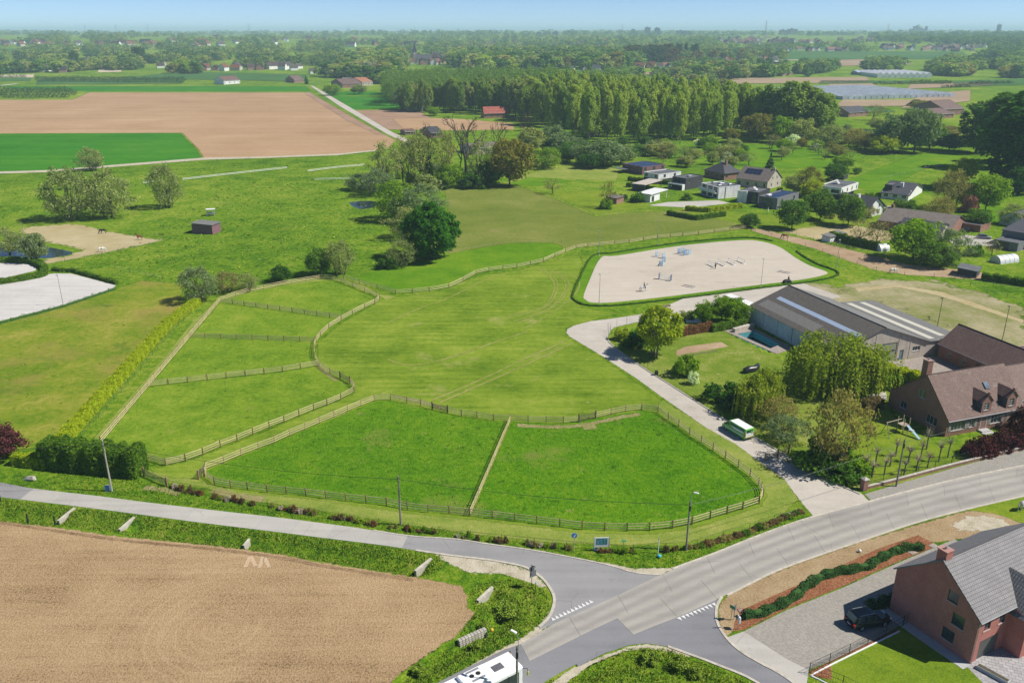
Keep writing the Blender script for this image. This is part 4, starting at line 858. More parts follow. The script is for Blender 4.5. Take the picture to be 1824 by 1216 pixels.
# wire fences and small posts
wirefence('wire fence on green posts beside the yellow hedge',[(145,780),(230,683),(300,600),(367,528)],3.4,1.2,3,post=_spost,mat=GREENM)
wirefence('wire fence along the roadside hedge of young beech',[(300,864),(400,888),(560,914),(700,938),(850,958),(1000,974),(1140,982),(1240,972),(1340,942),(1420,916)],4,1.,2,post=_spost,mat=DARKM)
wirefence('wire fence with grey posts on the lower edge of the dusty horse yard',[(80,472),(160,460),(250,440),(292,430)],5,1.2,2)
wirefence('wire fence across the meadow behind the white arena',[(205,480),(290,498)],5,1.2,2)
wirefence('wire fence on thin posts below the lush strip',[(690,476),(740,466),(800,452),(905,434),(1000,433)],9,1.1,1)
wirefence('wire fence on the upper side of the brown horse track',[(1326,402),(1376,411),(1456,429),(1536,449),(1616,469),(1709,479)],6,1.2,2)
wirefence('wire fence on the lower side of the brown horse track',[(1345,414),(1403,431),(1449,444),(1509,465),(1556,482),(1609,490),(1709,497),(1824,520)],7,1.2,2)
wirefence('wire fence bounding the green plot beyond the dry yard',[(1700,498),(1760,520),(1830,542)],5,1.,2)
wirefence('dark fence round the triangular garden below the villas',[(985,350),(1063,386),(1112,379),(1215,373)],4,1.2,3,post=_spost,mat=DARKM)
wirefence('white tape fence across the green meadow below the tan field',[(325,322),(420,311),(512,301)],9,1.1,2,mat=WHITEM,rw=.09)
wirefence('white tape fence ending at the bare trees',[(548,307),(600,300),(650,296)],9,1.1,2,mat=WHITEM,rw=.09)
wirefence('short white tape fence behind the left willow',[(255,328),(275,326)],6,1.1,2,mat=WHITEM,rw=.09)
wirefence('white tape fence beside the yellow flowering hollow',[(560,322),(632,320)],9,1.1,2,mat=WHITEM,rw=.06)
wirefence('wire fence along the far side of the green meadow',[(330,290),(450,283),(600,279),(690,268)],14,1.2,2)
wirefence('dark wire fence running down the sloping sheep pasture',[(1570,320),(1650,300),(1745,285)],6,1.,2)
wirefence('wire fence beside the gravel drive under the yellow maple',[(1083,588),(1088,600),(1093,612),(1140,646),(1190,676),(1215,688),(1270,722),(1330,758),(1410,806)],5,1.7,4,post=_spost,mat=GREENM,rw=.008)
wirefence('tall mesh fence at the bend of the gravel drive',[(1084,600),(1088,588),(1108,580),(1140,574),(1185,570)],3,1.8,5,post=_spost,mat=GALV,rw=.008)
# arena rim hedge
AR2=grow(ARENA,2.6)
hedge([tuple(p) for p in AR2[30:]+AR2[:26]],.5,.38,'low clipped hedge round the rim of the sand arena','hedged',26,.14,px=False,wob=.25)
# ---- utility poles, lamps and cables
def pole(label,p,h,lamp=0,mat=None,arm=(1,0),name='utility_pole',r=.14):
    t=thing(name,label,'pole',p); obj('shaft',MB().tube([(0,0,-.3),(0,0,h)],[r,r*.68],8),mat or POLEC,t)
    obj('band',MB().cyl(0,0,h-.35,h-.28,r*.85,r*.85,8).cyl(0,0,h-.9,h-.84,r*.87,r*.87,8),DARKM,t)
    if lamp:
        obj('bracket',MB().tube([(.1,0,h-.9),(.12,0,h+lamp*.6),(.12+arm[0]*.25,arm[1]*.25,h+lamp)],.035,6),GALV,t)
        hd=MB().bbox(-.12,-.36,-.07,.42,.36 if False else .12,.07,.05); hd=MB().bbox(-.1,-.13,-.06,.55,.13,.07,.05)
        q=obj('lamp_head',hd,WHITEM,t,loc=(.12+arm[0]*.3,arm[1]*.3,h+lamp),rz=math.atan2(arm[1],arm[0])); q.rotation_euler[1]=-.12
        obj('fuse_box',MB().bbox(-.12,-.2,h-1.3,.12,-.1,h-.6,.02),DARKM,t)
    return Vector(p)+Vector((0,0,h-.5))
pL=pole('pale leaning utility pole in front of the tall clipped hedge',G(199.6,875),8.0,mat=POLEL)
pC=pole('plain grey utility pole between the side road and the left paddock',G(714,934),7.2)
pR=pole('grey pole with white street lamp at the paddock corner by the junction',G(1222,980),7.0,1.3,arm=(.8,-.6))
pRR=pole('grey pole with white street lamp on the pavement by the garden wall',G(1596,866),7.4,1.5,arm=(.8,-.6))
q=G(921,1150,7.4); pB=pole('grey pole with white street lamp standing beside the white bus',Vector((q.x,q.y,0)),7.4,1.4,arm=(-.8,.5))
def cable(label,a,b,sag,r=.028):
    P=[a.lerp(b,i/16)-Vector((0,0,sag*4*(i/16)*(1-i/16))) for i in range(17)]; setp(obj('overhead_cable',MB().tube(P,r,4),DARKM),label,'cable')
a0=G(-160,800,7.5)
cable('overhead cable running left from the pale leaning pole',a0,pL,.5); cable('overhead cable between the pale pole and the plain grey pole',pL,pC,.9)
cable('overhead cable over the paddocks between plain pole and lamp pole',pC,pR,.7); cable('overhead cable crossing the gravel drive between two lamp poles',pR,pRR,.6); cable('overhead cable over the farmhouse hedge to the right',pRR,G(1900,700,7.5),.5)
def arena_lamp(label,x,yb,h=7.4,group=None,mat=None):
    p=G(x,yb); t=thing('arena_lamp',label,'lamp',p,0,group); obj('shaft',MB().tube([(0,0,0),(0,0,h)],[.07,.045],6),mat or GALV,t); obj('base',MB().cyl(0,0,-.02,.25,.22,.2,8),CONCR,t)
    obj('lamp_head',MB().bbox(-.35,-.14,h-.05,.1,.14,h+.12,.04),mat or GALV,t)
arena_lamp('slim lamp post at the near left corner of the sand arena',1067,543); arena_lamp('slim lamp post on the near edge of the sand arena by the barn',1355,512)
arena_lamp('slim lamp post behind the left end of the sand arena',1067,456); arena_lamp('slim lamp post behind the middle of the sand arena',1171,436)
arena_lamp('slim lamp post by the brown horse track behind the arena',1490,475); arena_lamp('slim floodlight on the dry yard behind the barn',1668,590,mat=DARKM); arena_lamp('slim pole with lamp on the dry yard by the farm roofs',1785,606,mat=DARKM)
arena_lamp('slim lamp post on the front edge of the white arena',113,545); arena_lamp('slim lamp post beside the pond trees',48,455,h=9)
# ---- signs at the junction
def signpost(label,p,h,plates,mat=None,name='road_sign'):
    t=thing(name,label,'sign',p); obj('post',MB().tube([(0,0,-.1),(0,0,h)],.04,6),mat or GALV,t)
    for (nm,m,kw) in plates: obj(nm,m,kw,t)
    return t
def disc(r,n=16,th=.02): return MB().tube([(0,-th,0),(0,th,0)],[r,r],n)
def tri(s,th,inv=True):
    k=-1 if inv else 1; vs=[(-s,-th,.3*s*-k),(s,-th,.3*s*-k),(0,-th,1.2*s*k)]
    return MB().add(vs+[(v[0],th,v[2]) for v in vs],[(0,1,2),(5,4,3),(0,3,4,1),(1,4,5,2),(2,5,3,0)])
REDP=plain('red_sign',(.55,.03,.03),.4,var=.05); SIGNW=plain('white_sign',(.75,.75,.73),.4,var=.04); SIGNB=plain('grey_sign_back',(.17,.18,.19),.5,.3,var=.1); GREENP=plain('green_sign',(.03,.22,.11),.45,var=.08); CYAN=plain('cyan_plastic',(.06,.42,.60),.4,var=.06)
tr4=lambda mb,x,y,z,rz=0:mb.xf(Matrix.Translation((x,y,z))@Matrix.Rotation(rz,4,'Z'))
signpost('grey-backed double road sign on the grass corner of the junction',G(947,1047),2.9,[('sign_plate',tr4(disc(.33),.0,.06,2.6,R(20)),SIGNB),('sign_plate',tr4(MB().box(-.32,-.015,-.45,.32,.015,.45),-.12,.06,1.95,R(70)),SIGNB),('sign_plate',tr4(MB().box(-.32,-.015,-.4,.32,.015,.4),.22,.02,2.0,R(35)),SIGNB),('arrow_plate',tr4(MB().box(-.3,-.012,-.06,.3,.012,.06),.15,.05,2.98,R(-30)),SIGNB)],DARKM)
signpost('short dark marker post on the grass corner of the junction',G(954,1057),1.5,[('cap',MB().cyl(0,0,1.45,1.58,.07,.07,8),CYAN)],DARKM,'marker_post')
gy=signpost('red and white give-way sign on the bark bed corner',G(1314,1120),2.9,[('sign_plate',tr4(tri(.42,.014),0,-.06,2.6),REDP),('sign_face',tr4(tri(.27,.018),0,-.07,2.6),SIGNW),('direction_board',tr4(MB().box(-.07,-.25,-.35,.07,.25,.35),.05,0,1.3,R(10)),SIGNW)])
signpost('green street name sign on a post at the bark bed',G(1302,1104),1.9,[('sign_plate',tr4(MB().box(-.32,-.015,-.2,.32,.015,.2),0,-.05,1.75,R(-50)),GREENP)])
signpost('blue-grey backed sign beside the green street name sign',G(1307,1103),2.0,[('sign_plate',tr4(MB().box(-.25,-.015,-.35,.25,.015,.35),0,-.05,1.6,R(50)),SIGNB)])
cyc=signpost('round blue cycle and walkers sign beside the side road',G(1022,982),2.6,[('sign_plate',tr4(disc(.36),0,-.05,2.35),BLUEP),('symbol',tr4(MB().box(-.05,-.02,-.22,.05,.02,.02).box(.06,-.02,.02,.18,.02,.14).box(.05,-.02,-.2,.1,.02,0).box(-.18,-.02,-.24,-.1,.02,-.16),0,-.075,2.35),SIGNW)])
# property board with a printed aerial picture
t=thing('notice_board','white framed notice board with a printed landscape picture','notice board',G(1071,980),R(4))
obj('post',MB().box(-.98,-.04,-.1,-.9,.04,1.9),GALV,t); obj('post',MB().box(.9,-.04,-.1,.98,.04,1.9),GALV,t); obj('board',MB().box(-.9,-.03,.55,.9,.03,1.9),SIGNW,t)
def printmat():
    a=N('printed_picture'); f=a.noise(a.co(),3.2,4,.6); c=a.ramp(f,[(.3,(.02,.08,.05)),(.45,(.06,.18,.14)),(.55,(.05,.25,.35)),(.7,(.35,.45,.40))]); p=a.n('BsdfPrincipled'); a.l(c,p.inputs[0]); p.inputs['Roughness'].default_value=.4; return a.out(p.outputs[0])
obj('picture',MB().box(-.72,-.036,.85,.72,-.031,1.78),printmat(),t); obj('small_plate',MB().box(-.98,-.05,.0,-.28,-.035,.5),BLUEP,t); obj('lettering',MB().box(-.88,-.055,.28,-.42,-.051,.34).box(-.88,-.055,.16,-.52,-.051,.22),SIGNW,t)
t=thing('letter_post','thin post with a flat green plate on the verge','sign',G(1110,980)); obj('post',MB().tube([(0,0,0),(0,0,1.4)],.025,5),GREENM,t); obj('sign_plate',MB().box(-.3,-.14,1.38,.3,.14,1.44),GREENP,t)
t=thing('marker_post','white gas marker post on the verge with a grey cap','post',G(1172,985)); obj('shaft',MB().cyl(0,0,-.1,2.0,.055,.055,8),SIGNW,t); obj('cap',MB().cyl(0,0,2.0,2.2,.085,.07,8),GALV,t)
setp(obj('cyan_ball',MB().tube([(0,0,.02),(0,0,.1),(0,0,.3),(0,0,.38)],[.12,.24,.24,.12],10),CYAN,loc=G(1174,992),smooth=True),'bright cyan round cap lying in the verge grass','marker cap')
setp(obj('cable_cabinet',MB().bbox(-.3,-.2,-.05,.3,.2,.85,.04),plain('blue_cabinet',(.10,.22,.42),.5),loc=G(192,874)),'small blue cable cabinet at the foot of the pale pole','cabinet')
for x,y,l in ((876,1124,'small yellow hydrant marker in the roadside grass near the bus'),(1405,918,'white marker ball on the verge by the gravel drive mouth'),(1531,983,'white marker ball on the brown bank above the bark bed')):
    setp(obj('marker_ball',MB().tube([(0,0,0),(0,0,.12),(0,0,.3),(0,0,.42)],[.1,.2,.2,.08],8),SIGNW if 'white' in l else plain('yellow_paint',(.6,.42,.03),.5),loc=G(x,y),smooth=True),l,'marker')
# ---- culvert headwalls in the ditches
def headwall(label,a,b,h,th=.28,rows=0):
    A,B=G(*a),G(*b); d=B-A; L=d.length; t=thing('culvert_headwall',label,'headwall',A,math.atan2(d.y,d.x))
    if rows:
        for i in range(9):
            for j in range(4): obj('block',MB().bbox(L*i/9+.02,-.25+j*.03,-.75+j*.22,L*(i+1)/9-.02,.25+j*.03,-.75+(j+1)*.22-.015,.02),CONCR,t)
    else:
        obj('wall',MB().box(0,-th/2,-.8,L,th/2,h),CONCR,t); obj('coping',MB().box(-.04,-th/2-.04,h,L+.04,th/2+.04,h+.1),KERB,t)
headwall('pale concrete headwall at the left field entrance',(104,929),(133,906),.12); headwall('pale concrete headwall with shaded pipe mouth right of the field entrance',(213,945),(239,923),.15); headwall('small concrete headwall poking from the ditch grass',(434,973),(444,961),.1,.2)
headwall('narrow concrete headwall at the ditch end by the junction',(740,1018),(768,996),.1); headwall('broad concrete headwall on the junction corner ditch',(851,1072),(877,1048),.2); headwall('stepped concrete block headwall beside the bus stop ditch',(817,1142),(866,1120),.2,rows=1)
for i,(x,y,l) in enumerate([(50,929,'dark timber post at the edge of the ploughed field'),(98,932,'dark timber post beside the left concrete headwall'),(1,892,'dark timber post at the left frame edge')]):
    setp(obj('stump_post',MB().cyl(0,0,-.1,1.15,.12,.11,8),DARKM,loc=G(x,y)),l,'post')
t=thing('trash_heap','small wire enclosure with stones on the verge near the red tree','enclosure',G(48,856)); obj('frame',MB().tube([(-1.1,-.3,0),(-1.1,-.3,.9),(1.0,-.3,.8),(1.0,-.3,0)],.035,5),DARKM,t); obj('stones',MB().tube([(-.6,.2,0),(0,.3,.25),(.9,.2,.3),(1.2,.2,0)],[.15,.35,.4,.1],7),CONCR,t)
# ---- near hedges and shrubs
hedge([(112,792),(160,738),(230,660),(300,582),(352,543)],1.9,1.8,'long yellow-green clipped hedge beside the mown path','hedge',115,.14,seed=3,wob=.1)
hedge([(88,826),(140,832),(200,838),(252,843)],3.4,4.0,'tall dense clipped hedge block behind the pale utility pole','hedged',75,.22,seed=4,taper=.9)
hedge([(30,826),(85,832)],1.6,1.7,'low hedge end left of the tall clipped hedge block','hedge',70,.18,seed=5)
hedge([(-30,470),(20,466),(60,470),(80,480),(78,492),(50,498),(0,506),(-30,510)],1.6,1.3,'curved clipped hedge round the small left arena','hedged',45,.2,seed=6)
hedge([(95,483),(130,484),(208,506)],1.,.9,'low dark hedge behind the white left arena','hedged',40,.2,seed=7,wob=.3)
hedge([(0,577),(110,548),(205,516)],.6,.6,'sparse young hedge on the front edge of the white arena','green',10,.16,seed=8,wob=.5)
hedge([(1480,425),(1520,436),(1563,445)],1.8,2.2,'dark clipped hedge beside the small white polytunnel','hedged',60,.2,seed=9)
hedge([(1750,498),(1830,510)],2.,1.8,'dark hedge at the right edge beyond the dry yard','hedged',50,.2,seed=10)
hedge([(1222,375),(1260,378),(1320,370)],1.6,1.6,'light clipped hedge in front of the white villa terrace','hedge',40,.25,seed=12)
hedge([(1190,383),(1240,392),(1290,385)],1.4,1.5,'lower clipped hedge with dark end before the villa terrace','hedged',40,.25,seed=13)
hedge([(1225,322),(1200,330),(1120,322)],1.5,1.6,'clipped hedge between the purple villa and the lawn','hedged',30,.3,seed=14)
hedge([(1700,262),(1790,262)],2,1.8,'dark hedge in the garden right of the tall dark trees','hedged',20,.35,seed=15)
hedge([(1195,600),(1215,597),(1265,588)],1.4,1.7,'russet red hedge behind the yellow maple','redbud',60,.18,seed=16)
hedge([(1268,590),(1330,580)],1.5,1.5,'mixed green hedge running to the barn corner','green',55,.2,seed=17)
hedge([(1555,668),(1595,672),(1650,690)],2.2,2.2,'bright green clipped hedge along the farm court','hedge',70,.18,seed=18)
hedge([(1545,690),(1600,692)],2.4,2.4,'short thick clipped hedge in front of the farm court','hedged',70,.18,seed=19)
hedge([(1537,730),(1565,724)],2.,1.6,'brown-green hedge stub beside the house path','brown',60,.17,seed=20)
hedge([(1325,1100),(1350,1096),(1385,1083),(1412,1068),(1436,1046),(1470,1026),(1510,1019),(1545,1012),(1575,993),(1605,980),(1640,978)],.85,.8,'winding clipped evergreen hedge on the bark bed','box',170,.085,seed=21,wob=.3)
P=GP(crv([(305,868),(400,890),(560,916),(700,940),(850,960),(1000,976),(1140,984),(1230,976)],4)); PP=resample(P,150); rr=random.Random(5)
for i,p in enumerate(PP):
    if rr.random()<.3 or math.sin(i*.35)<-.75: continue
    lf=rr.choice(['brown','brown','redbud','olive','olive','lime','twig'])
    h=rr.uniform(.4,1.15); plant(f'shrub{i%3}',p+Vector((rr.uniform(-.15,.15),rr.uniform(-.2,.2),0)),h,rr.uniform(.4,.85),'young beech bush in the brown roadside hedge row','bush','young beech bushes along the side road','beech_bush',lf,crownname='foliage')
PP=resample(GP([(1240,975),(1330,950),(1425,912)]),24)
for i,p in enumerate(PP): plant(f'shrub{i%3}',p,rr.uniform(.4,.8),rr.uniform(.7,1.3),'low ragged bush on the verge above the main road','bush','ragged bushes above the main road','verge_bush',rr.choice(['brown','green','olive']),crownname='foliage')
# ---- specimen trees and shrubs (pixel base x, base y, top y, width)
S=[('round0',2,818,757,75,'dark red copper-leaved tree at the left frame edge','purple'),
('willow0',124,392,296,84,'large pale willow on the left, nearest the lamp post',None),('willow1',196,387,298,88,'pale willow with dark undergrowth, middle of the left trio',None),('willow0',298,370,290,56,'upright pale willow, right of the left trio',None),('willow1',163,304,261,46,'lone pale willow at the edge of the dark green crop',None),
('willow1',18,452,404,56,'pale willow leaning over the left pond',None),('round1',66,466,414,42,'rounded green willow right of the pond','grey'),
('willow0',356,536,474,66,'bushy grey-green willow at the end of the yellow hedge','grey'),('loose0',404,520,484,50,'brownish loose shrub beside the grey-green willow',None),('loose1',440,516,487,46,'olive shrub, third in the row by the paddock top','willow'),('round2',501,502,473,34,'small dark round bush above the paddock fence','dark'),
('round0',570,490,440,46,'dark green round tree above the paddock corner','green'),('loose0',606,490,428,58,'twiggy olive tree beside the dark round tree','willow'),
('loose1',716,474,424,52,'grey twiggy bush left of the dense chestnut','willow'),('shrub0',690,478,452,30,'low dark bush at the foot of the tree row','dark'),('chestnut',768,462,361,86,'dense dark green round chestnut beside the lush strip',None),('loose0',742,452,398,60,'shadowed olive bush in front of the chestnut','green'),('loose1',722,425,368,64,'twiggy bush behind the chestnut','willow'),
('willow0',704,392,318,80,'yellow-green willow thicket above the meadow pond','lime'),('willow1',748,396,328,92,'pale grey willow behind the dense chestnut','grey'),('loose0',672,348,300,62,'grey-green thicket left of the bare trees','grey'),
('airy0',690,340,246,60,'slender pale green tree at the left end of the bare trees',None),('airy1',722,332,235,46,'thin airy tree among the bare trees',None),('airy0',752,332,228,52,'tall airy tree with bare limbs in the tree group',None),('bare1',768,332,216,70,'leaning bare tree with ivy on its trunk',None),('airy1',792,332,222,40,'slim airy tree right of the leaning bare tree',None),('bare2',822,326,214,58,'ivy-clad bare tree beside the tallest bare tree',None),('bare0',832,326,196,110,'tallest bare tree with grey spreading branches',None),('airy0',860,330,238,52,'pale leafing tree right of the tallest bare tree','willow'),('bare2',884,320,206,46,'slender bare tree behind the bronze oak',None),
('round1',908,332,244,72,'rounded bronze-yellow oak at the wood edge','bronze'),('round0',875,332,285,40,'dark green bush under the bare trees','dark'),('round2',800,334,290,46,'bright green bush under the bare trees','lime'),('shrub1',840,334,304,50,'green undergrowth bush beside the tallest bare trunk','green'),('shrub2',760,338,310,50,'green undergrowth bush under the leaning bare tree','willow'),('loose1',640,338,308,50,'low dark shrub at the meadow edge of the tree group','grey'),
('bare2',930,275,196,44,'bare pole-like tree behind the bronze oak',None),('round1',945,275,225,48,'yellow-green tree behind the bronze oak','willow'),('willow0',975,300,262,54,'drooping lime green willow beside the bronze oak','lime'),('round2',988,272,222,50,'silvery green tree in the riverside row','grey'),('round0',1010,288,258,44,'dark green bush in the riverside row','dark'),('willow1',1040,292,250,54,'grey willow in the middle of the riverside row','grey'),('round2',1075,296,248,66,'large grey-green willow beside the villas','grey'),('round1',1105,292,255,48,'grey-green willow right of the large one','grey'),('round0',1052,300,272,40,'dark bush below the large grey-green willow','dark'),
('smallbare0',984,345,318,34,'pinkish bare tree at the garden fence corner',None),('smallbare1',1080,370,322,32,'brownish fruit tree inside the triangular garden','bronze'),('shrub0',1080,372,350,20,'bright green bush under the brownish fruit tree','lime'),('shrub1',1135,360,342,26,'dark green shrub beside the white pool house','green'),
('round0',1335,405,380,34,'rounded dark bush by the horse track corner','dark'),('round1',1410,408,354,50,'leafy green tree in front of the dark grey villa','green'),('round2',1460,392,336,46,'leafy green tree behind the garden beds','green'),('round0',1510,402,344,50,'broad green tree before the white gabled house','green'),
('smallbare0',1530,437,390,56,'olive budding orchard tree beside the dark hedge',None),('smallbare1',1560,440,395,54,'olive budding orchard tree, right of its twin',None),
('round1',1625,462,388,80,'large yellow-green tree in front of the long brown roof','lime'),('loose0',1690,470,408,72,'silvery loose tree beside the large yellow-green tree','grey'),('round2',1660,475,430,60,'green bush between the two large trees by the track','green'),('shrub1',1735,455,435,26,'small green shrub on the grass by the grey house','green'),('smallbare0',1766,455,428,30,'small bare fruit tree on the lawn by the grey house',None),
('maple',1168,634,546,74,'bright yellow-green maple beside the gravel drive',None),('shrub0',1222,668,627,40,'round bright green bush on the garden lawn','lime'),('shrub1',1234,684,660,18,'white blossoming shrub by the drive fence','blossom'),('shrub2',1130,616,590,36,'dark bush under the yellow maple','dark'),('shrub1',1150,608,588,40,'brown shrubs left of the maple trunk','brown'),('shrub0',1108,605,580,24,'lime shrub at the drive bend','yellow'),
('round0',1255,574,536,34,'fresh green upright tree, left of the group by the barn','lime'),('round1',1285,572,526,40,'fresh green upright tree in the middle of the group by the barn','lime'),('round2',1308,575,530,44,'fresh green broad tree touching the barn corner','lime'),('shrub1',1222,570,552,26,'pale shrub by the bluish bath on the drive','willow'),
('weeping',1480,690,592,158,'huge golden green weeping willow beside the barn',None),('weepsmall',1335,738,668,58,'small round weeping tree by the van, left one',None),('weepsmall',1366,718,654,52,'small round weeping tree by the van, right one',None),
('shrub0',1288,712,680,60,'dark shadowed shrub below the weeping trees','dark'),('loose0',1385,752,708,76,'purple-brown bush behind the van','olive'),('shrub2',1310,728,695,40,'dark evergreen bush touching the weeping tree','box'),('loose1',1400,782,740,76,'grey-green shrub right of the van','grey'),('loose0',1486,830,698,104,'big olive brown loosely leaved tree in front of the lawn',None),('shrub1',1445,836,806,70,'dark shrubbery at the foot of the olive tree','green'),('shrub2',1500,850,822,64,'dark shrub beside the gate pillar','green'),('shrub0',1470,820,780,70,'shaded green bush under the olive tree','dark'),('shrub1',1525,840,812,50,'grassy green shrub by the pavement fence','lime')]
for k,x,yb,yt,wp,lb,lf in S:
    isb=k.startswith('shrub') or k.startswith('loose') and 'shrub' in lb or 'bush' in lb or 'thicket' in lb
    tree(k,x,yb,yt,wp,lb,lf,cat='shrub' if isb else 'tree',name='shrub' if isb else 'tree',crownname='foliage' if isb else 'crown')
for i,(x,yb,yt,wp) in enumerate([(1732,812,782,34),(1755,806,775,40),(1778,800,770,42),(1800,796,762,44),(1826,790,745,44),(1812,765,722,30)]):
    tree(f'shrub{i%3}',x,yb,yt,wp,'dark red maple bush in the row before the farmhouse','purple','dark red bushes before the farmhouse','shrub','red_bush',crownname='foliage')
for i,(x,yb) in enumerate([(1553,850),(1575,845),(1560,822),(1585,830),(1595,812),(1610,845),(1618,822),(1632,838),(1652,832),(1650,800),(1672,822),(1688,815),(1540,838),(1640,815)]):
    plant(f'pollard{i%3}',G(x,yb),random.uniform(2.7,3.4) if i not in(9,10,11) else 4.0,random.uniform(2.,2.6),'knobbly pollarded tree in the front garden','tree','pollarded trees in the front garden','pollard_tree',crownname='twigs')
for i,(x,y) in enumerate([(1556,1082),(1575,1075),(1590,1072)]): plant('shrub%d'%i,G(x,y),1.1,1.5,'dark evergreen shrub against the brick gable','shrub','dark shrubs against the brick gable','evergreen_shrub','box',crownname='foliage')
# ---- tufts
VERGE1=[(0,862),(60,866),(110,840),(260,855),(320,872),(460,896),(700,930),(1000,972),(1180,985),(1240,978),(1440,918),(1448,922),(1330,962),(1195,1012),(1130,1012),(1060,1000),(950,978),(730,951),(500,920),(274,894),(60,868)]
tufts('verge_grass',VERGE1,26,.13,.07,'grass',11,'rough green verge grass beside the roads')
tufts('ditch_grass',[(0,888),(132,903),(361,933),(570,959),(716,978),(790,990),(790,1012),(760,1024),(661,1012),(500,983),(301,960),(135,940),(0,924)],34,.19,.07,'weeds',12,'tall green grass and weeds in the roadside ditch')
tufts('ditch_grass',[(835,1060),(850,1040),(920,1030),(970,1050),(982,1070),(975,1100),(930,1135),(800,1205),(720,1240),(700,1222),(760,1170),(815,1135),(848,1090)],32,.20,.075,'weeds',13,'tall green weeds round the junction corner ditch')
tufts('island_grass',[(975,1216),(1040,1180),(1120,1153),(1190,1156),(1271,1186),(1340,1216),(1330,1260),(940,1260)],32,.21,.075,'weeds',14,'tall green weeds on the grass island at the bottom')
tufts('paddock_grass',[(368,838),(666,716),(770,731),(909,752),(1004,755),(1143,732),(1172,736),(1293,818),(1355,870),(1350,896),(1157,944),(837,918),(580,886),(383,861)],14,.10,.07,'grass',15,'long lush grass of the lower paddocks',nb=2)
for i,(x,y,s) in enumerate([(900,1082,2.0),(903,1092,1.8),(862,1112,1.2),(1160,1168,1.8),(1210,1182,1.9),(1240,1194,1.6),(745,1190,1.3),(850,1148,1.3)]): plant(f'shrub{i%3}',G(x,y)-Vector((0,0,.4)),s*.62,s,'leafy green weed clump growing in the ditch','plant','weed clumps in the ditches','weed_clump','weeds',crownname='foliage')

tufts('meadow_tufts',[(110,470),(250,432),(300,382),(420,332),(620,332),(690,400),(690,470),(560,482),(350,505)],.30,.22,.55,'weeds',16,'dark grass tussocks scattered over the meadow',clumpy=.5)
tufts('meadow_tufts',[(0,330),(300,300),(620,285),(690,300),(600,330),(300,372),(120,395),(0,400)],.12,.25,.7,'weeds',17,'dark grass tussocks on the upper left meadow',clumpy=.5)
tufts('paddock_tufts',[(190,785),(337,605),(392,540),(567,499),(670,531),(570,600),(560,640),(628,695),(331,818)],.35,.12,.25,'weeds',18,'dark grass tussocks in the upper left paddocks',clumpy=.9)
tufts('paddock_tufts',[(368,838),(666,716),(770,731),(909,752),(1004,755),(1143,732),(1172,736),(1293,818),(1355,870),(1350,896),(1157,944),(837,918),(580,886),(383,861)],.7,.14,.22,'grass',19,'dark grass tussocks in the lower paddocks',clumpy=.8)
tufts('field_tufts',[(0,580),(205,516),(330,540),(100,775),(0,800)],.25,.13,.3,'weeds',20,'dark grass tussocks on the left horse field',clumpy=.9)
# ================= BUILDINGS =================
from mathutils.geometry import tessellate_polygon
BRK_new=brickmat('red_brick',(.42,.135,.105),(.52,.20,.165),(.40,.24,.21))
BRK_old=brickmat('brown_brick',(.27,.125,.09),(.35,.185,.135),(.32,.23,.19))
BRK_far=plain('far_brick',(.30,.17,.13),.9,var=.2,sc=1)
REND_w=plain('white_render',(.74,.74,.72),.85,var=.05,sc=.8,streakz=1.2); REND_g=plain('grey_render',(.36,.345,.325),.9,var=.1,sc=.6,streakz=1.0); REND_d=plain('dark_cladding',(.055,.055,.06),.7,var=.15); REND_b=plain('slate_grey_cladding',(.17,.175,.185),.8,var=.15)
PURP=plain('purple_brick',(.20,.105,.115),.85,var=.12); REND_c=plain('beige_render',(.46,.41,.355),.9,var=.1,sc=.6,streakz=1.2); REND_l=plain('pale_blue_render',(.50,.56,.60),.85,var=.1,sc=.6,streakz=.8)
T_grey=tilemat('grey_roof_tiles',(.20,.19,.195),(.235,.225,.228),tw=.30,th=.38); T_red=tilemat('red_brown_roof_tiles',(.145,.085,.068),(.205,.128,.104),moss=(.29,.25,.21),tw=.24,th=.32); T_brown=tilemat('brown_roof_tiles',(.17,.105,.085),(.22,.145,.12),tw=.26,th=.34)
T_dark=tilemat('dark_slates',(.062,.062,.072),(.10,.098,.108),tw=.3,th=.3); T_mid=tilemat('weathered_roof_tiles',(.17,.14,.12),(.225,.19,.165),tw=.3,th=.34); T_orange=tilemat('orange_roof_tiles',(.40,.16,.085),(.48,.22,.12),tw=.3,th=.34); T_rust=tilemat('rust_red_roof',(.36,.085,.06),(.42,.12,.085),tw=.8,th=2)
def corr(name,c1,c2,dirt,pitch=.18):
    a=N(name); co=a.co('UV'); sp=a.n('SeparateXYZ'); a.l(co,sp.inputs[0])
    f=a.noise(co,1.3,5,.75); f2=a.noise(a.mapping(co,0,(4,.5,1)),1,3,.7)
    c=a.ramp(a.math('ADD',a.math('MULTIPLY',f,.6),a.math('MULTIPLY',f2,.4)),[(.3,c1),(.65,c2)]); c=a.mix(a.mapr(a.noise(co,5,4,.8),.5,.62,0,.7),c,dirt)
    p=a.n('BsdfPrincipled'); p.inputs['Roughness'].default_value=.9; p.inputs['Specular IOR Level'].default_value=.15; a.l(c,p.inputs[0])
    a.l(a.bump(a.math('SINE',a.math('MULTIPLY',sp.outputs[0],2*math.pi/pitch)),.8,.03),p.inputs['Normal']); return a.out(p.outputs[0])
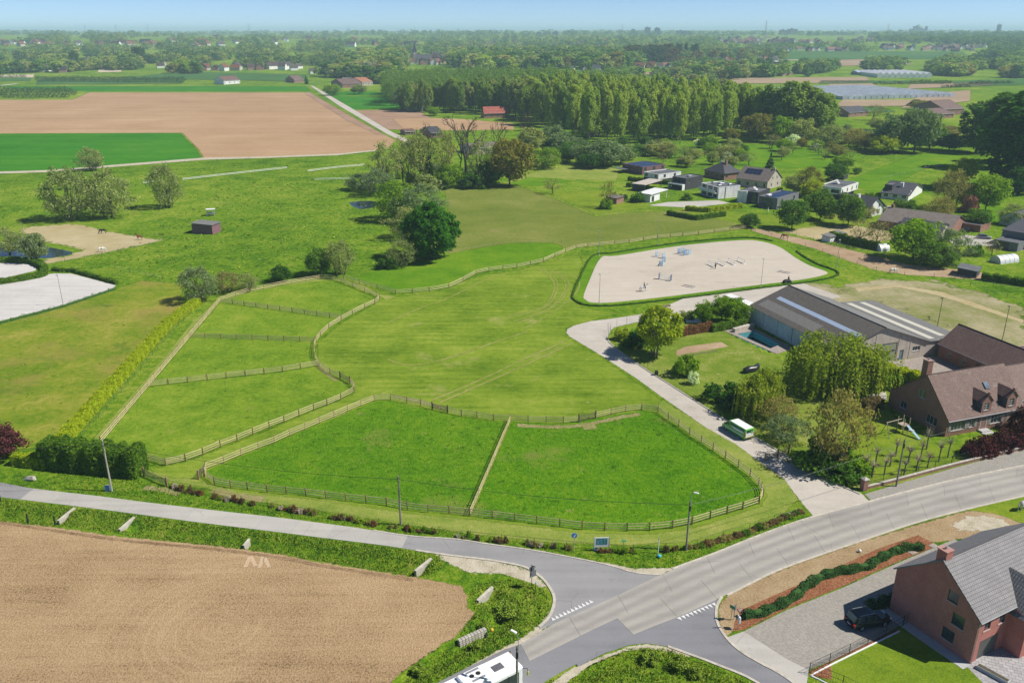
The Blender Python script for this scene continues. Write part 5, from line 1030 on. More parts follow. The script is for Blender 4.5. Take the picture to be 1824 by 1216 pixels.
CORR_d=corr('mossy_corrugated_sheet',(.095,.085,.075),(.165,.15,.135),(.045,.038,.032)); CORR_l=corr('pale_corrugated_sheet',(.17,.165,.15),(.24,.235,.215),(.075,.07,.06)); CORR_g=corr('grey_corrugated_sheet',(.16,.16,.155),(.22,.215,.205),(.10,.10,.095)); CORR_w=corr('white_translucent_sheet',(.50,.48,.40),(.58,.56,.48),(.38,.36,.30)); CORR_b=corr('blue_skylight_sheet',(.30,.38,.52),(.38,.46,.60),(.30,.38,.50))
FLATR=plain('bitumen_roof',(.115,.12,.13),.85,var=.2,sc=.5); SOLAR=plain('solar_panel',(.018,.026,.06),.2,var=.1,spec=.7); SLATE_T=plain('white_roof_sheet',(.66,.66,.65),.6,var=.06)
GLASS=glass('window_glass'); GLASSB=glass('window_glass_blue',(.10,.14,.18),.05); FRAMEW=plain('white_frame',(.66,.66,.64),.5,var=.04); FRAMED=plain('dark_frame',(.05,.05,.055),.5,var=.05); SILL=plain('bluestone_sill',(.40,.40,.39),.8,var=.1); SHUT=plain('grey_shutter',(.30,.28,.27),.7,var=.08); GUTT=plain('zinc_gutter',(.46,.48,.50),.5,.4,var=.08); DOORG=plain('dark_garage_door',(.095,.093,.085),.6,var=.06); DOORGN=plain('sage_green_door',(.26,.285,.205),.7,var=.06)
def roofslab(t,p00,p10,p11,p01,mat,name='roof',th=.14,up=0):
    P=[Vector(p) for p in (p00,p10,p11,p01)]; n=(P[1]-P[0]).cross(P[3]-P[0]).normalized()
    if n.z<0: n=-n
    P=[p+n*up for p in P]
    vs=[p+n*th for p in P]+P; 
    fs=[(0,1,2,3),(7,6,5,4),(0,4,5,1),(1,5,6,2),(2,6,7,3),(3,7,4,0)]
    if (P[1]-P[0]).cross(P[3]-P[0]).z<0: fs=[f[::-1] for f in fs]
    me=bpy.data.meshes.new(name); me.from_pydata([tuple(v) for v in vs],[],fs); me.update()
    ex=(P[1]-P[0]).normalized(); ey=n.cross(ex); 
    if ey.dot(P[3]-P[0])<0: ey=-ey
    uv=me.uv_layers.new(name='UVMap'); 
    for lp in me.loops: d=me.vertices[lp.vertex_index].co-P[0]; uv.data[lp.index].uv=(d.dot(ex),d.dot(ey))
    return link(name,me,mat,t)
def win_at(t,p,rz,w,h,kind='w',frame=None,glassm=None,dep=.12,cols=2,rows=1,sill=True,nm=None):
    """opening of w x h, lower-left corner at p, wall heading rz; recessed by dep"""
    f=.055; m=MB()
    y=dep
    m.box(0,y-.02,0,w,y+.05,f).box(0,y-.02,h-f,w,y+.05,h).box(0,y-.02,f,f,y+.05,h-f).box(w-f,y-.02,f,w,y+.05,h-f)
    for i in range(1,cols): m.box(w*i/cols-.022,y-.015,f,w*i/cols+.022,y+.045,h-f)
    for j in range(1,rows): m.box(f,y-.012,h*j/rows-.018,w-f,y+.04,h*j/rows+.018)
    if kind=='w':
        o=obj('window',m,frame or FRAMEW,t,loc=p,rz=rz); obj('pane',MB().box(f*.5,y+.01,f*.5,w-f*.5,y+.03,h-f*.5),glassm or GLASS,o)
        if sill: obj('sill',MB().box(-.06,-.06,-.07,w+.06,dep,-.003),SILL,o)
    else:
        mt={'d':FRAMED,'g':DOORG,'n':DOORGN,'b':plain('blue_door',(.13,.19,.25),.6)}[kind]
        m=MB().box(0,y,0,w,y+.05,h); n=4 if kind in 'gn' else 1
        for i in range(1,n): m.box(0,y-.008,h*i/n-.012,w,y,h*i/n+.012)
        o=obj('door',m,mt,t,loc=p,rz=rz)
        if kind=='n':
            for i in range(5): obj('pane',MB().box(.35+i*(w-.7)/5+.06,y-.012,h*.52,.35+(i+1)*(w-.7)/5-.06,y-.005,h*.62),GLASS,o)
        elif kind!='g': obj('handle',MB().box(w-.16,y-.06,1.0,w-.08,y,1.05),GALV,o)
    return o
def facade(t,p0,p1,prof,ops,mat,dep=.14,frame=None,name='wall',shut=None):
    p0=Vector((*p0,0)) if len(p0)==2 else Vector(p0); p1=Vector((*p1,0)) if len(p1)==2 else Vector(p1)
    d=p1-p0; L=d.length; d.normalize(); inw=Vector((-d.y,d.x,0)); rz=math.atan2(d.y,d.x); z0=p0.z
    out=[(0,0),(L,0)]+[(s,z) for s,z in prof[::-1]]
    loops=[[Vector((s,z,0)) for s,z in out]]; flatv=list(loops[0])
    for (s,z,w,h,*_) in ops:
        zz=max(z,.015); hl=[Vector((s,zz,0)),Vector((s,z+h,0)),Vector((s+w,z+h,0)),Vector((s+w,zz,0))]; loops.append(hl); flatv+=hl
    tris=tessellate_polygon(loops); V=[p0+d*v.x+Vector((0,0,v.y)) for v in flatv]; F=[]
    for tr_ in tris:
        a,b,c=[V[i] for i in tr_]; F.append(tuple(tr_) if (b-a).cross(c-a).dot(inw)<0 else tuple(tr_)[::-1])
    m=MB().add(V,F)
    for (s,z,w,h,*_) in ops:
        zz=max(z,.015); c=[p0+d*a+Vector((0,0,b)) for a,b in ((s,zz),(s+w,zz),(s+w,z+h),(s,z+h))]; ci=[q+inw*dep for q in c]; m.add(c+ci,[(0,1,5,4),(1,2,6,5),(2,3,7,6),(3,0,4,7)])
    o=obj(name,m,mat,t)
    for op in ops:
        s,z,w,h=op[:4]; k=op[4] if len(op)>4 else 'w'; cols=op[5] if len(op)>5 else 2; rows=op[6] if len(op)>6 else 1
        win_at(t,p0+d*s+Vector((0,0,max(z,.015))),rz,w,h if z>0 else h-.015,k,frame,dep=dep*.7,cols=cols,rows=rows)
        if shut and k=='w':
            for sx in (s-.55,s+w+.07): obj('shutter',MB().box(sx,-.05,z,sx+.48,-.01,z+h),SHUT,t,loc=p0,rz=rz)
    return o
def gable(t,L,D,zE,zR,wall,roof,ops={},over=.35,rp=.5,zB=None,x0=0,y0=0,frame=None,shut=None,roofname='roof',gut=True,sides='frbl',th=.14):
    zB=zE if zB is None else zB; r=D*rp
    P=lambda x,y:(x0+x,y0+y)
    if 'f' in sides: facade(t,P(0,0),P(L,0),[(0,zE),(L,zE)],ops.get('f',[]),wall,frame=frame,shut=shut)
    if 'r' in sides: facade(t,P(L,0),P(L,D),[(0,zE),(r,zR),(D,zB)],ops.get('r',[]),wall,frame=frame)
    if 'b' in sides: facade(t,P(L,D),P(0,D),[(0,zB),(L,zB)],ops.get('b',[]),wall,frame=frame)
    if 'l' in sides: facade(t,P(0,D),P(0,0),[(0,zB),(D-r,zR),(D,zE)],ops.get('l',[]),wall,frame=frame)
    sf=(zR-zE)/r; sb=(zR-zB)/(D-r); o=over
    roofslab(t,(x0-o*.5,y0-o,zE-o*sf),(x0+L+o*.5,y0-o,zE-o*sf),(x0+L+o*.5,y0+r,zR),(x0-o*.5,y0+r,zR),roof,roofname,th)
    roofslab(t,(x0+L+o*.5,y0+D+o,zB-o*sb),(x0-o*.5,y0+D+o,zB-o*sb),(x0-o*.5,y0+r,zR),(x0+L+o*.5,y0+r,zR),roof,roofname,th)
    obj('ridge_cap',MB().tube([(x0-o*.5,y0+r,zR+th),(x0+L+o*.5,y0+r,zR+th)],.11,6),roof,t)
    if gut: obj('gutter',MB().tube([(x0-o*.5,y0-o-.06,zE-o*sf+.06),(x0+L+o*.5,y0-o-.06,zE-o*sf+.06)],.07,6),GUTT,t)
def flatbox(t,x0,y0,L,D,z0,z1,wall,ops={},roofm=None,frame=None,par=.25):
    P=lambda x,y:(x0+x,y0+y,z0); h=z1-z0
    for k,(a,b,n) in {'f':(P(0,0),P(L,0),L),'r':(P(L,0),P(L,D),D),'b':(P(L,D),P(0,D),L),'l':(P(0,D),P(0,0),D)}.items():
        facade(t,a,b,[(0,h),(n,h)],ops.get(k,[]),wall,frame=frame or FRAMED)
    obj('roof',MB().box(x0+.2,y0+.2,z1-par-.1,x0+L-.2,y0+D-.2,z1-par),roofm or FLATR,t)
    obj('parapet',MB().box(x0-.03,y0-.03,z1-par,x0+L+.03,y0+.2,z1+.03).box(x0-.03,y0+D-.2,z1-par,x0+L+.03,y0+D+.03,z1+.03).box(x0-.03,y0+.2,z1-par,x0+.2,y0+D-.2,z1+.03).box(x0+L-.2,y0+.2,z1-par,x0+L+.03,y0+D-.2,z1+.03),wall if roofm is None else SLATE_T,t)
def hip(t,L,D,zE,zR,wall,roof,ops={},over=.5,ridge=.4,frame=None):
    for a,b,n,k in (((0,0),(L,0),L,'f'),((L,0),(L,D),D,'r'),((L,D),(0,D),L,'b'),((0,D),(0,0),D,'l')): facade(t,a,b,[(0,zE),(n,zE)],ops.get(k,[]),wall,frame=frame)
    o=over; i=D/2+o; c=[(-o,-o,zE-.1),(L+o,-o,zE-.1),(L+o,D+o,zE-.1),(-o,D+o,zE-.1)]; r0=(min(i*.9,L*.45),D/2,zR); r1=(L-min(i*.9,L*.45),D/2,zR)
    roofslab(t,c[0],c[1],r1,r0,roof); roofslab(t,c[2],c[3],r0,r1,roof)
    for a,b,r_ in ((c[1],c[2],r1),(c[3],c[0],r0)): roofslab(t,a,b,r_,tuple(Vector(r_)+Vector((0,0.001,0))),roof)
def frame3(l,c,r):
    C=G(*c); rv=G(*r)-C; lv=G(*l)-C; a=math.atan2(rv.y,rv.x); D=abs(-lv.x*math.sin(a)+lv.y*math.cos(a)); return C,a,rv.length,min(1.35*D,max(D,lv.length*.95))
def chimney(t,x,y,z0,z1,s=.7,mat=None): 
    c=obj('chimney',MB().box(x-s/2,y-s/2,z0,x+s/2,y+s/2,z1).box(x-s/2-.06,y-s/2-.06,z1,x+s/2+.06,y+s/2+.06,z1+.1),mat or BRK_old,t); obj('flue',MB().cyl(x,y,z1+.1,z1+.4,.14,.12,8),GALV,c)
def skylight(t,p,rz,tilt,w=.9,h=1.2): o=obj('skylight',MB().box(0,0,.1,w,h,.2),FRAMED,t,loc=p); o.rotation_euler=(tilt,0,rz); obj('pane',MB().box(.07,.07,.2,w-.07,h-.07,.212),GLASSB,o)
# ---------- brick house, bottom right ----------
t=thing('brick_house','red brick house with grey tiled roof at the bottom right corner','house',(46.3,67.4,0),R(28)); D=9.6
gable(t,15,D,5.35,9.35,BRK_new,T_grey,{'l':[(6.2,.95,1.35,1.35,'w',2),(6.9,3.15,1.35,1.4,'w',1),(6.0,5.45,1.15,1.3,'w',1)],'f':[(1.0,0,3.1,2.35,'g'),(1.15,3.55,1.0,1.35,'w',1),(3.55,3.55,1.0,1.35,'w',1),(11.6,3.5,1.1,1.35,'w',1)]},frame=FRAMED,rp=.5,over=.28)
chimney(t,.62,5.15,8.0,10.3,1.05,BRK_new); obj('downpipe',MB().tube([(.12,-.08,0),(.12,-.08,5.2)],.05,6),GUTT,t)
facade(t,(5.2,0),(5.2,-1.9),[(0,5.35),(1.9,4.6)],[],BRK_new); facade(t,(5.2,-1.9),(10.2,-1.9),[(0,4.6),(2.5,7.4),(5,4.6)],[(1.4,.9,2.2,1.5,'w',2),(1.8,3.4,1.4,1.3,'w',2)],BRK_new,frame=FRAMED); facade(t,(10.2,-1.9),(10.2,0),[(0,4.6),(1.9,5.35)],[],BRK_new)
roofslab(t,(5.0,2.6,4.4),(5.0,-2.1,4.4),(7.7,-2.1,7.45),(7.7,2.6,7.45),T_grey); roofslab(t,(10.4,-2.1,4.4),(10.4,2.6,4.4),(7.7,2.6,7.45),(7.7,-2.1,7.45),T_grey)
obj('plinth',MB().box(-.04,-.04,0,5.1,0,.02).box(-1.3,-.2,0,-.02,9.8,.05),SILL,t); obj('canopy',MB().box(7.9,-3.3,2.5,11,-1.92,2.62),GUTT,t)
t=thing('planter_trough','long grey planter trough on the patio','planter',G(1768,1203),R(-52)); obj('trough',MB().bbox(-1.5,-.28,0,1.5,.28,.42,.03),SILL,t); obj('soil',MB().box(-1.42,-.2,.42,1.42,.2,.45),plain('potting_soil',(.09,.08,.05),.95,var=.4,sc=6),t)
t=thing('patio_chair','white plastic chair by the house wall','chair',G(1808,1160),R(40))
obj('seat',MB().bbox(-.24,-.24,.42,.24,.24,.46,.015),WHITEM,t); obj('backrest',MB().bbox(-.24,.2,.46,.24,.25,.95,.02),WHITEM,t)
for sx in (-.2,.2):
    for sy in (-.2,.2): obj('leg',MB().box(sx-.02,sy-.02,0,sx+.02,sy+.02,.42),WHITEM,t)
t=thing('patio_table','round white garden table by the house wall','table',G(1815,1152)); obj('table_top',MB().cyl(0,0,.7,.74,.5,.5,16),WHITEM,t); obj('leg',MB().cyl(0,0,0,.7,.05,.05,8),WHITEM,t)
# mesh fence of the front lawn
_fp=MB().box(-.03,-.03,0,.03,.03,1.35).mesh('post'); _fp.materials.append(DARKM)
def meshfence(label,pts,spacing=2.5,h=1.3,px=True,bars=.22,mat=None,name='metal_fence'):
    P=resample([G(*p) for p in pts] if px else [Vector(p) for p in pts],max(2,int(plen(GP(pts) if px else pts)/spacing)+1)); t=thing(name,label,'fence',P[0]); o0=P[0]
    for p in P: q=link('post',_fp,parent=t,loc=p-o0); q.scale=(1,1,h/1.35)
    for a,b in zip(P,P[1:]):
        d=b-a; L=d.length; m=MB(); n=max(2,int(L/bars))
        for z in (.12,h*.5,h-.04): m.box(0,-.012,z-.012,L,.012,z+.012)
        for i in range(1,n): m.box(L*i/n-.006,-.006,.1,L*i/n+.006,.006,h-.03)
        obj('panel',m,mat or DARKM,t,loc=a-o0,rz=math.atan2(d.y,d.x))
    return t
meshfence('dark metal mesh fence between driveway and front lawn',[(1441,1198),(1520,1160),(1608,1114)]); meshfence('dark metal mesh fence in front of the lawn beside the side road',[(1441,1198),(1490,1216),(1560,1250)])
meshfence('dark metal gate panel by the brick gable',[(1608,1114),(1622,1104)],name='metal_gate')
strip('lawn_edging',[(1444,1203),(1480,1184),(1602,1124)],.14,0,.1,WHITEM); strip('lawn_edging',[(1444,1203),(1500,1230)],.14,0,.1,WHITEM)
for x,y,l in ((1663,972,'flat stone slab on the end of the bark bed'),(1625,983,'flat stone slab beside the winding hedge')): setp(obj('stone_slab',MB().bbox(-.5,-.4,0,.5,.4,.06,.02),PAVER3,loc=G(x,y),rz=R(25)),l,'slab')
# ---------- farmhouse ----------
A19=R(19); u19=Vector((math.cos(A19),math.sin(A19),0)); v19=Vector((-math.sin(A19),math.cos(A19),0)); UV=lambda u,v,z=0:u19*u+v19*v+Vector((0,0,z))
t=thing('farmhouse','brown brick farmhouse with red-brown tiled roof and two dormers','house',UV(102.8,88.9),A19)
gable(t,15.6,12.4,3.0,8.35,BRK_old,T_red,{'l':[(2.6,1.0,1.3,1.2,'w',2),(8.2,.85,2.2,1.4,'w',3),(5.9,4.3,1.5,1.4,'w',2)],'f':[(.95,.85,2.7,1.3,'w',4,2),(4.7,.9,.9,1.2,'w',2,2),(7.0,0,1.0,2.3,'d'),(9.1,.85,2.1,1.35,'w',3,2),(12.9,.85,2.0,1.35,'w',3,2)]},rp=.43,over=.3,shut=True,zB=2.75)
for x in (6.5,11.7):
    w_=2.0; facade(t,(x,-.04),(x+w_,-.04),[(0,5.05),(w_/2,6.2),(w_,5.05)],[(.5,3.5,1.0,1.3,'w',2,3)] if False else [(.5,3.55,1.0,1.25,'w',2,3)],BRK_old,name='dormer_wall')
    facade(t,(x,2.4),(x,-.04),[(0,5.2),(2.44,5.05)],[],T_dark if False else FLATR,name='dormer_side'); facade(t,(x+w_,-.04),(x+w_,2.4),[(0,5.05),(2.44,5.2)],[],FLATR,name='dormer_side')
    roofslab(t,(x-.15,3.3,4.95),(x-.15,-.15,4.95),(x+w_/2,-.15,6.2),(x+w_/2,3.3,6.2),T_brown,'dormer_roof',.1); roofslab(t,(x+w_+.15,-.15,4.95),(x+w_+.15,3.3,4.95),(x+w_/2,3.3,6.2),(x+w_/2,-.15,6.2),T_brown,'dormer_roof',.1)
    obj('finial',MB().box(x+w_/2-.16,-.2,6.15,x+w_/2+.16,.12,6.7),BRK_old,t)
chimney(t,1.6,7.2,6.5,10.1,1.1); skylight(t,(9.6,2.6,5.75),0,R(45)); obj('steps',MB().box(6.6,-1.0,0,8.4,-.02,.3).box(6.4,-1.6,0,8.6,-1.0,.15),SILL,t)
obj('door_surround',MB().box(6.8,-.08,0,6.98,.0,2.5).box(8.02,-.08,0,8.2,.0,2.5).box(6.8,-.08,2.33,8.2,.0,2.6),SILL,t)
t=thing('farm_wing','lower brown brick wing with dark tiled roof joining the farmhouse','house',UV(102.8+15.6,88.9+2.5),A19); gable(t,20,8.5,2.9,7.0,BRK_old,T_brown,{'f':[(2.2,.9,1.6,1.2,'w',3,2),(7,.9,1.6,1.2,'w',3,2)]},over=.3)
t=thing('farm_stable_wing','shaded brick stable wing with brown roof between court and yard','house',UV(128.5,116.5),A19-R(90)); gable(t,16.5,8.2,2.9,6.2,BRK_old,T_brown,{'f':[(2.2,.9,.8,1.1,'w',1),(5.8,.9,.8,1.1,'w',1),(9,0,1.0,2.0,'d'),(12,.9,.8,1.1,'w',1)]},over=.3)
t=thing('farm_shed','flat dark roofed shed behind the stable wing','shed',UV(137.2,103),A19); flatbox(t,0,0,6,7,0,2.9,BRK_old,{})
# ---------- barn ----------
t=thing('riding_barn','long grey farm barn with mossy corrugated roof and skylight strips','barn',UV(105.8,117.5),A19); Lb=29
facade(t,(0,0),(21.2,0),[(0,3.8),(9.5,7.3),(21.2,3.1)],[(8.3,0,5.0,3.9,'n'),(14.1,0,1.0,2.1,'b'),(17.2,1.5,1.9,.9,'w',3)],REND_c)
facade(t,(21.2,0),(30,0),[(0,3.1),(8.8,2.7)],[],REND_c); facade(t,(30,0),(30,Lb-3),[(0,2.7),(Lb-3,2.7)],[],REND_c); facade(t,(21.2,Lb),(0,Lb),[(0,3.1),(11.7,7.3),(21.2,3.8)],[],REND_c); facade(t,(30,Lb-3),(21.2,Lb-3),[(0,2.7),(8.8,3.1)],[],REND_c)
obj('wall_core',MB().box(.12,.1,0,.2,Lb-.1,3.7).box(21.0,Lb-3,0,21.15,Lb-.1,3.0),REND_l,t)
nb=6
for i in range(nb):
    y0_,y1_=i*Lb/nb,(i+1)*Lb/nb
    obj('pilaster',MB().box(-.12,y0_-.12 if i else .02,0,.12,y0_+.12,3.75),REND_l,t)
    for k,(z0_,z1_) in enumerate(((0,1.25),(1.25,2.55),(2.55,3.7))): obj('wall_panel',MB().box(.0,y0_+.14,z0_+.01,.12,y1_-.14,z1_-.012),REND_l,t)
for s in (4.2,8.0,13.6,16.5): obj('pilaster',MB().box(s-.1,-.05,0,s+.1,-.003,3.3+min(s,19-s)*.33),REND_c,t)
sl=lambda x:3.8+(7.3-3.8)*x/9.5
def rs(x0_,x1_,y0_,y1_,mat,name='roof_sheet',up=0,th=.06):
    z=(lambda x:sl(x)) if x1_<=9.6 else ((lambda x:7.3-(x-9.5)*(4.2/11.7)) if x1_<=21.5 else (lambda x:3.16-(x-21.2)*.045))
    roofslab(t,(x0_,y1_,z(x0_)),(x0_,y0_,z(x0_)),(x1_,y0_,z(x1_)),(x1_,y1_,z(x1_)),mat,name,th,up) if x1_<=9.6 else roofslab(t,(x1_,y0_,z(x1_)),(x1_,y1_,z(x1_)),(x0_,y1_,z(x0_)),(x0_,y0_,z(x0_)),mat,name,th,up)
rs(-.4,1.0,-.4,Lb+.4,CORR_d); rs(1.0,3.4,-.4,9.5,CORR_d); rs(1.0,3.4,22,Lb-1.0,CORR_l); rs(1.0,3.4,Lb-1.0,Lb+.4,CORR_d)
for k in range(5): rs(1.0,3.4,9.5+k*2.5,9.5+(k+1)*2.5-.02,CORR_l,up=.004*(k%2))
rs(3.4,4.6,-.4,Lb+.4,CORR_d); rs(4.6,5.6,1.2,Lb-2.2,CORR_b,'skylight_strip'); rs(4.6,5.6,-.4,1.2,CORR_d); rs(4.6,5.6,Lb-2.2,Lb+.4,CORR_d); rs(5.6,9.5,-.4,Lb+.4,CORR_d)
rs(9.5,10.6,-.4,Lb+.4,CORR_g); rs(10.6,11.2,4,Lb-1,CORR_b,'skylight_strip'); rs(10.6,11.2,-.4,4,CORR_g); rs(10.6,11.2,Lb-1,Lb+.4,CORR_g); rs(11.2,21.2,-.4,Lb+.4,CORR_g)
rs(21.2,22.0,-.3,Lb-3,CORR_g); rs(22,23.4,1,Lb-4,CORR_w,'skylight_strip'); rs(22,23.4,-.3,1,CORR_g); rs(22,23.4,Lb-4,Lb-3,CORR_g); rs(23.4,25.6,-.3,Lb-3,CORR_g); rs(25.6,27.0,2,Lb-4,CORR_w,'skylight_strip'); rs(25.6,27,-.3,2,CORR_g); rs(25.6,27,Lb-4,Lb-3,CORR_g); rs(27,30.2,-.3,Lb-3,CORR_g)
obj('ridge_cap',MB().tube([(9.5,-.45,7.36),(9.5,Lb+.45,7.36)],.14,6),CORR_d,t)
# truck box behind the barn
a_,b_=G(1303,523,2.6),G(1346,540.5,2.6); d=b_-a_
t=thing('site_container','long low container with white and dark roof sheets behind the barn','container',(a_.x,a_.y,0),math.atan2(d.y,d.x)); Lc=d.length; obj('box',MB().bbox(0,-2.4,0,Lc,0,2.6,.04),GALV,t)
for i in range(5): obj('roof_sheet',MB().box(Lc*i/5+.04,-2.35,2.6,Lc*(i+1)/5-.04,-.05,2.64),(SLATE_T,SLATE_T,FLATR,SLATE_T,SLATE_T)[i],t)
obj('door',MB().box(Lc*.3,-2.46,.1,Lc*.3+1.0,-2.4,2.1),FRAMED,t)
# ---------- pool ----------
q=[G(*p) for p in POOL]; t=thing('swimming_pool','half empty turquoise swimming pool beside the barn wall','pool',(0,0,0))
TURQ=plain('turquoise_liner',(.22,.70,.76),.5,var=.08); cpt=sum(q,Vector())/4
inn=[p+(p-cpt).normalized()*-.05 for p in q]; m=MB()
for a,b in zip(inn,inn[1:]+inn[:1]): m.add([(a.x,a.y,-1.7),(b.x,b.y,-1.7),(b.x,b.y,.07),(a.x,a.y,.07)],[(0,1,2,3),(3,2,1,0)])
m.add([(p.x,p.y,-1.7) for p in inn],[(0,1,2,3)]); obj('basin',m,TURQ,t); obj('water',MB().add([(p.x,p.y,-1.35) for p in inn],[(0,1,2,3)]),plain('murky_water',(.012,.03,.03),.08,var=.2,spec=.6),t)
out_=[p+(p-cpt).normalized()*3.0 for p in q]; 
for i in range(4):
    j=(i+1)%4; obj('deck',MB().prism([(inn[i].x,inn[i].y),(inn[j].x,inn[j].y),(out_[j].x,out_[j].y),(out_[i].x,out_[i].y)],-.05,.08+.002*i),PAVER3,t)
a,b=G(1306,592),G(1342,582); d=b-a; setp(obj('pool_cover_box',MB().bbox(0,-.4,0,d.length,.4,.9,.06),REND_c,loc=a,rz=math.atan2(d.y,d.x)),'long beige box at the head of the pool','box')
t=thing('covered_heap','black plastic covered heap on the garden lawn','heap',G(1338,662),R(25)); obj('sheeting',MB().tube([(-1.8,0,.0),(-1.5,0,.45),(-.4,.1,.55),(.8,0,.5),(1.6,.2,.9),(1.9,.2,.2)],[.25,.6,.7,.6,.5,.2],9),plain('black_plastic',(.02,.022,.026),.35,var=.2,spec=.5),t,smooth=True)
t=thing('bath_trough','bluish white water trough under the fresh green trees','trough',G(1235,574)); obj('tub',MB().bbox(-1.6,-.7,0,1.6,.7,.6,.1),REND_l,t); obj('water',MB().box(-1.4,-.5,.6,1.4,.5,.62),GLASSB,t)
setp(obj('log_pile',MB().tube([(-1.1,0,.25),(1.1,.3,.25)],[.25,.25],8).tube([(-.9,.45,.2),(1.0,.6,.2)],[.2,.2],8),WOODG,loc=G(1187,547),rz=.3),'grey log pair at the edge of the upper drive','logs')
setp(obj('waste_bin',MB().bbox(-.3,-.3,0,.3,.3,.9,.05),DARKM,loc=G(1169,668)),'black bin on the drive edging under the maple','bin')
setp(obj('bed_edging',MB().tube([(-4.2,-.7,.08),(3.6,.9,.08)],.1,5),WOODG,loc=G(1250,630),rz=R(10)),'timber edging along the empty vegetable bed','edging')
# ---------- garden wall, pillar, railing ----------
WL=resample(GP([(1537,872),(1600,856),(1690,832),(1824,799),(1900,780)]),13); t=thing('garden_wall','low brown brick wall along the pavement before the farmhouse','wall',WL[0]); o0=WL[0]
for a,b in zip(WL,WL[1:]):
    d=b-a; w_=obj('wall_section',MB().box(0,-.15,0,d.length-.02,.15,.42),BRK_old,t,loc=a-o0,rz=math.atan2(d.y,d.x)); obj('coping',MB().box(-.02,-.19,.42,d.length-.02,.19,.49),CONCR,w_)
meshfence('dark railing standing on the low garden wall',[(1540,866),(1600,851),(1690,827),(1824,794),(1890,778)],3.2,1.35,bars=.3,mat=GREENM)
t=thing('gate_pillar','square brick gate pillar with pyramid cap at the drive mouth','pillar',G(1538,872),A19); obj('shaft',MB().box(-.38,-.38,0,.38,.38,1.7),BRK_old,t); obj('cap',MB().add([(-.46,-.46,1.7),(.46,-.46,1.7),(.46,.46,1.7),(-.46,.46,1.7),(-.46,-.46,1.78),(.46,-.46,1.78),(.46,.46,1.78),(-.46,.46,1.78),(0,0,2.1)],[(3,2,1,0),(0,1,5,4),(1,2,6,5),(2,3,7,6),(3,0,4,7),(4,5,8),(5,6,8),(6,7,8),(7,4,8)]),CONCR,t)
# swing set with slide
t=thing('swing_set','timber swing set with a blue slide on the farmhouse lawn','swing set',G(1594,772),R(25))
W1=plain('play_timber',(.36,.30,.22),.85,var=.2)
for x in (-2.2,):
    for s in (-1,1): obj('leg',MB().tube([(x,s*.9,0),(x,0,2.4)],.06,6),W1,t)
obj('beam',MB().tube([(-2.3,0,2.4),(1.0,0,2.4)],.07,6),W1,t)
for x in (1.0,2.2):
    for y in (-.6,.6): obj('tower_post',MB().box(x-.05,y-.05,0,x+.05,y+.05,2.6),W1,t)
obj('platform',MB().box(.95,-.65,1.3,2.25,.65,1.38),W1,t); obj('slide',MB().add([(1.5,-.65,1.4),(2.0,-.65,1.4),(2.0,-3.2,.15),(1.5,-3.2,.15),(1.5,-.65,1.33),(2.0,-.65,1.33),(2.0,-3.2,.08),(1.5,-3.2,.08)],[(0,3,2,1),(4,5,6,7),(0,1,5,4),(1,2,6,5),(2,3,7,6),(3,0,4,7)]),plain('slide_blue',(.22,.36,.42),.4),t)
for x in (-1.5,-.4): o=obj('swing_seat',MB().box(x-.22,-.1,.5,x+.22,.1,.54),DARKM,t); obj('rope',MB().tube([(x-.2,0,.54),(x-.2,0,2.35)],.012,3).tube([(x+.2,0,.54),(x+.2,0,2.35)],.012,3),GALV,o)
# ---------- villas and village houses ----------
def villa(label,l,c,r,ytop,build,name='villa',cat='house'):
    C,a,L,D=frame3(l,c,r); h=HT(C,ytop); t=thing(name,label,cat,C,a); build(t,L,D,h); return t
def wins(L,n,z,w,h,k='w',cols=1,m=.8): return [(m+(L-2*m-w)*i/max(1,n-1),z,w,h,k,cols) for i in range(n)] if L>2*m+w else []
def solar_rows(t,x0,y0,x1,y1,z,n,m):
    for i in range(n):
        for j in range(m):
            w_,h_=(x1-x0)/n,(y1-y0)/m; x=x0+i*w_; y=y0+j*h_; obj('solar_panel',MB().add([(x+.05,y+.05,z),(x+w_-.05,y+.05,z),(x+w_-.05,y+h_-.1,z+.3),(x+.05,y+h_-.1,z+.3),(x+.05,y+.05,z+.04),(x+w_-.05,y+.05,z+.04),(x+w_-.05,y+h_-.1,z+.34),(x+.05,y+h_-.1,z+.34)],[(3,2,1,0),(4,5,6,7),(0,1,5,4),(1,2,6,5),(2,3,7,6),(3,0,4,7)]),SOLAR,t)
def b1(t,L,D,h): flatbox(t,0,0,L,D,0,h,PURP,{'f':wins(L,3,h*.45,1.6,1.5),'l':wins(D,3,h*.4,1.4,1.6)}); solar_rows(t,.8,1,L-1,D-1.5,h-.2,4,3); obj('terrace_roof',MB().box(-.5,D*.6,h*.45,-4,D+2,h*.5),FLATR,t)
villa('purple brick flat-roofed villa with solar panels, leftmost of the row',(1117,304),(1144,312),(1184,307),297.6,b1)
def b2(t,L,D,h): flatbox(t,.2,.2,L-.2,D-.2,0,h*.48,REND_d,{'f':wins(L-.5,2,.4,1.5,1.6)}); flatbox(t,0,0,L,D,h*.48+.01,h,REND_w,{'f':wins(L,2,.6,1.3,1.3,m=3),'l':wins(D,2,.5,1.5,1.5)}); obj('roof_sheet',MB().box(1,1,h-.22,L-1,D-1,h-.12),FLATR,t)
villa('white box villa on a dark lower storey, second of the row',(1152,322.6),(1172,328.5),(1212,323),310.8,b2)
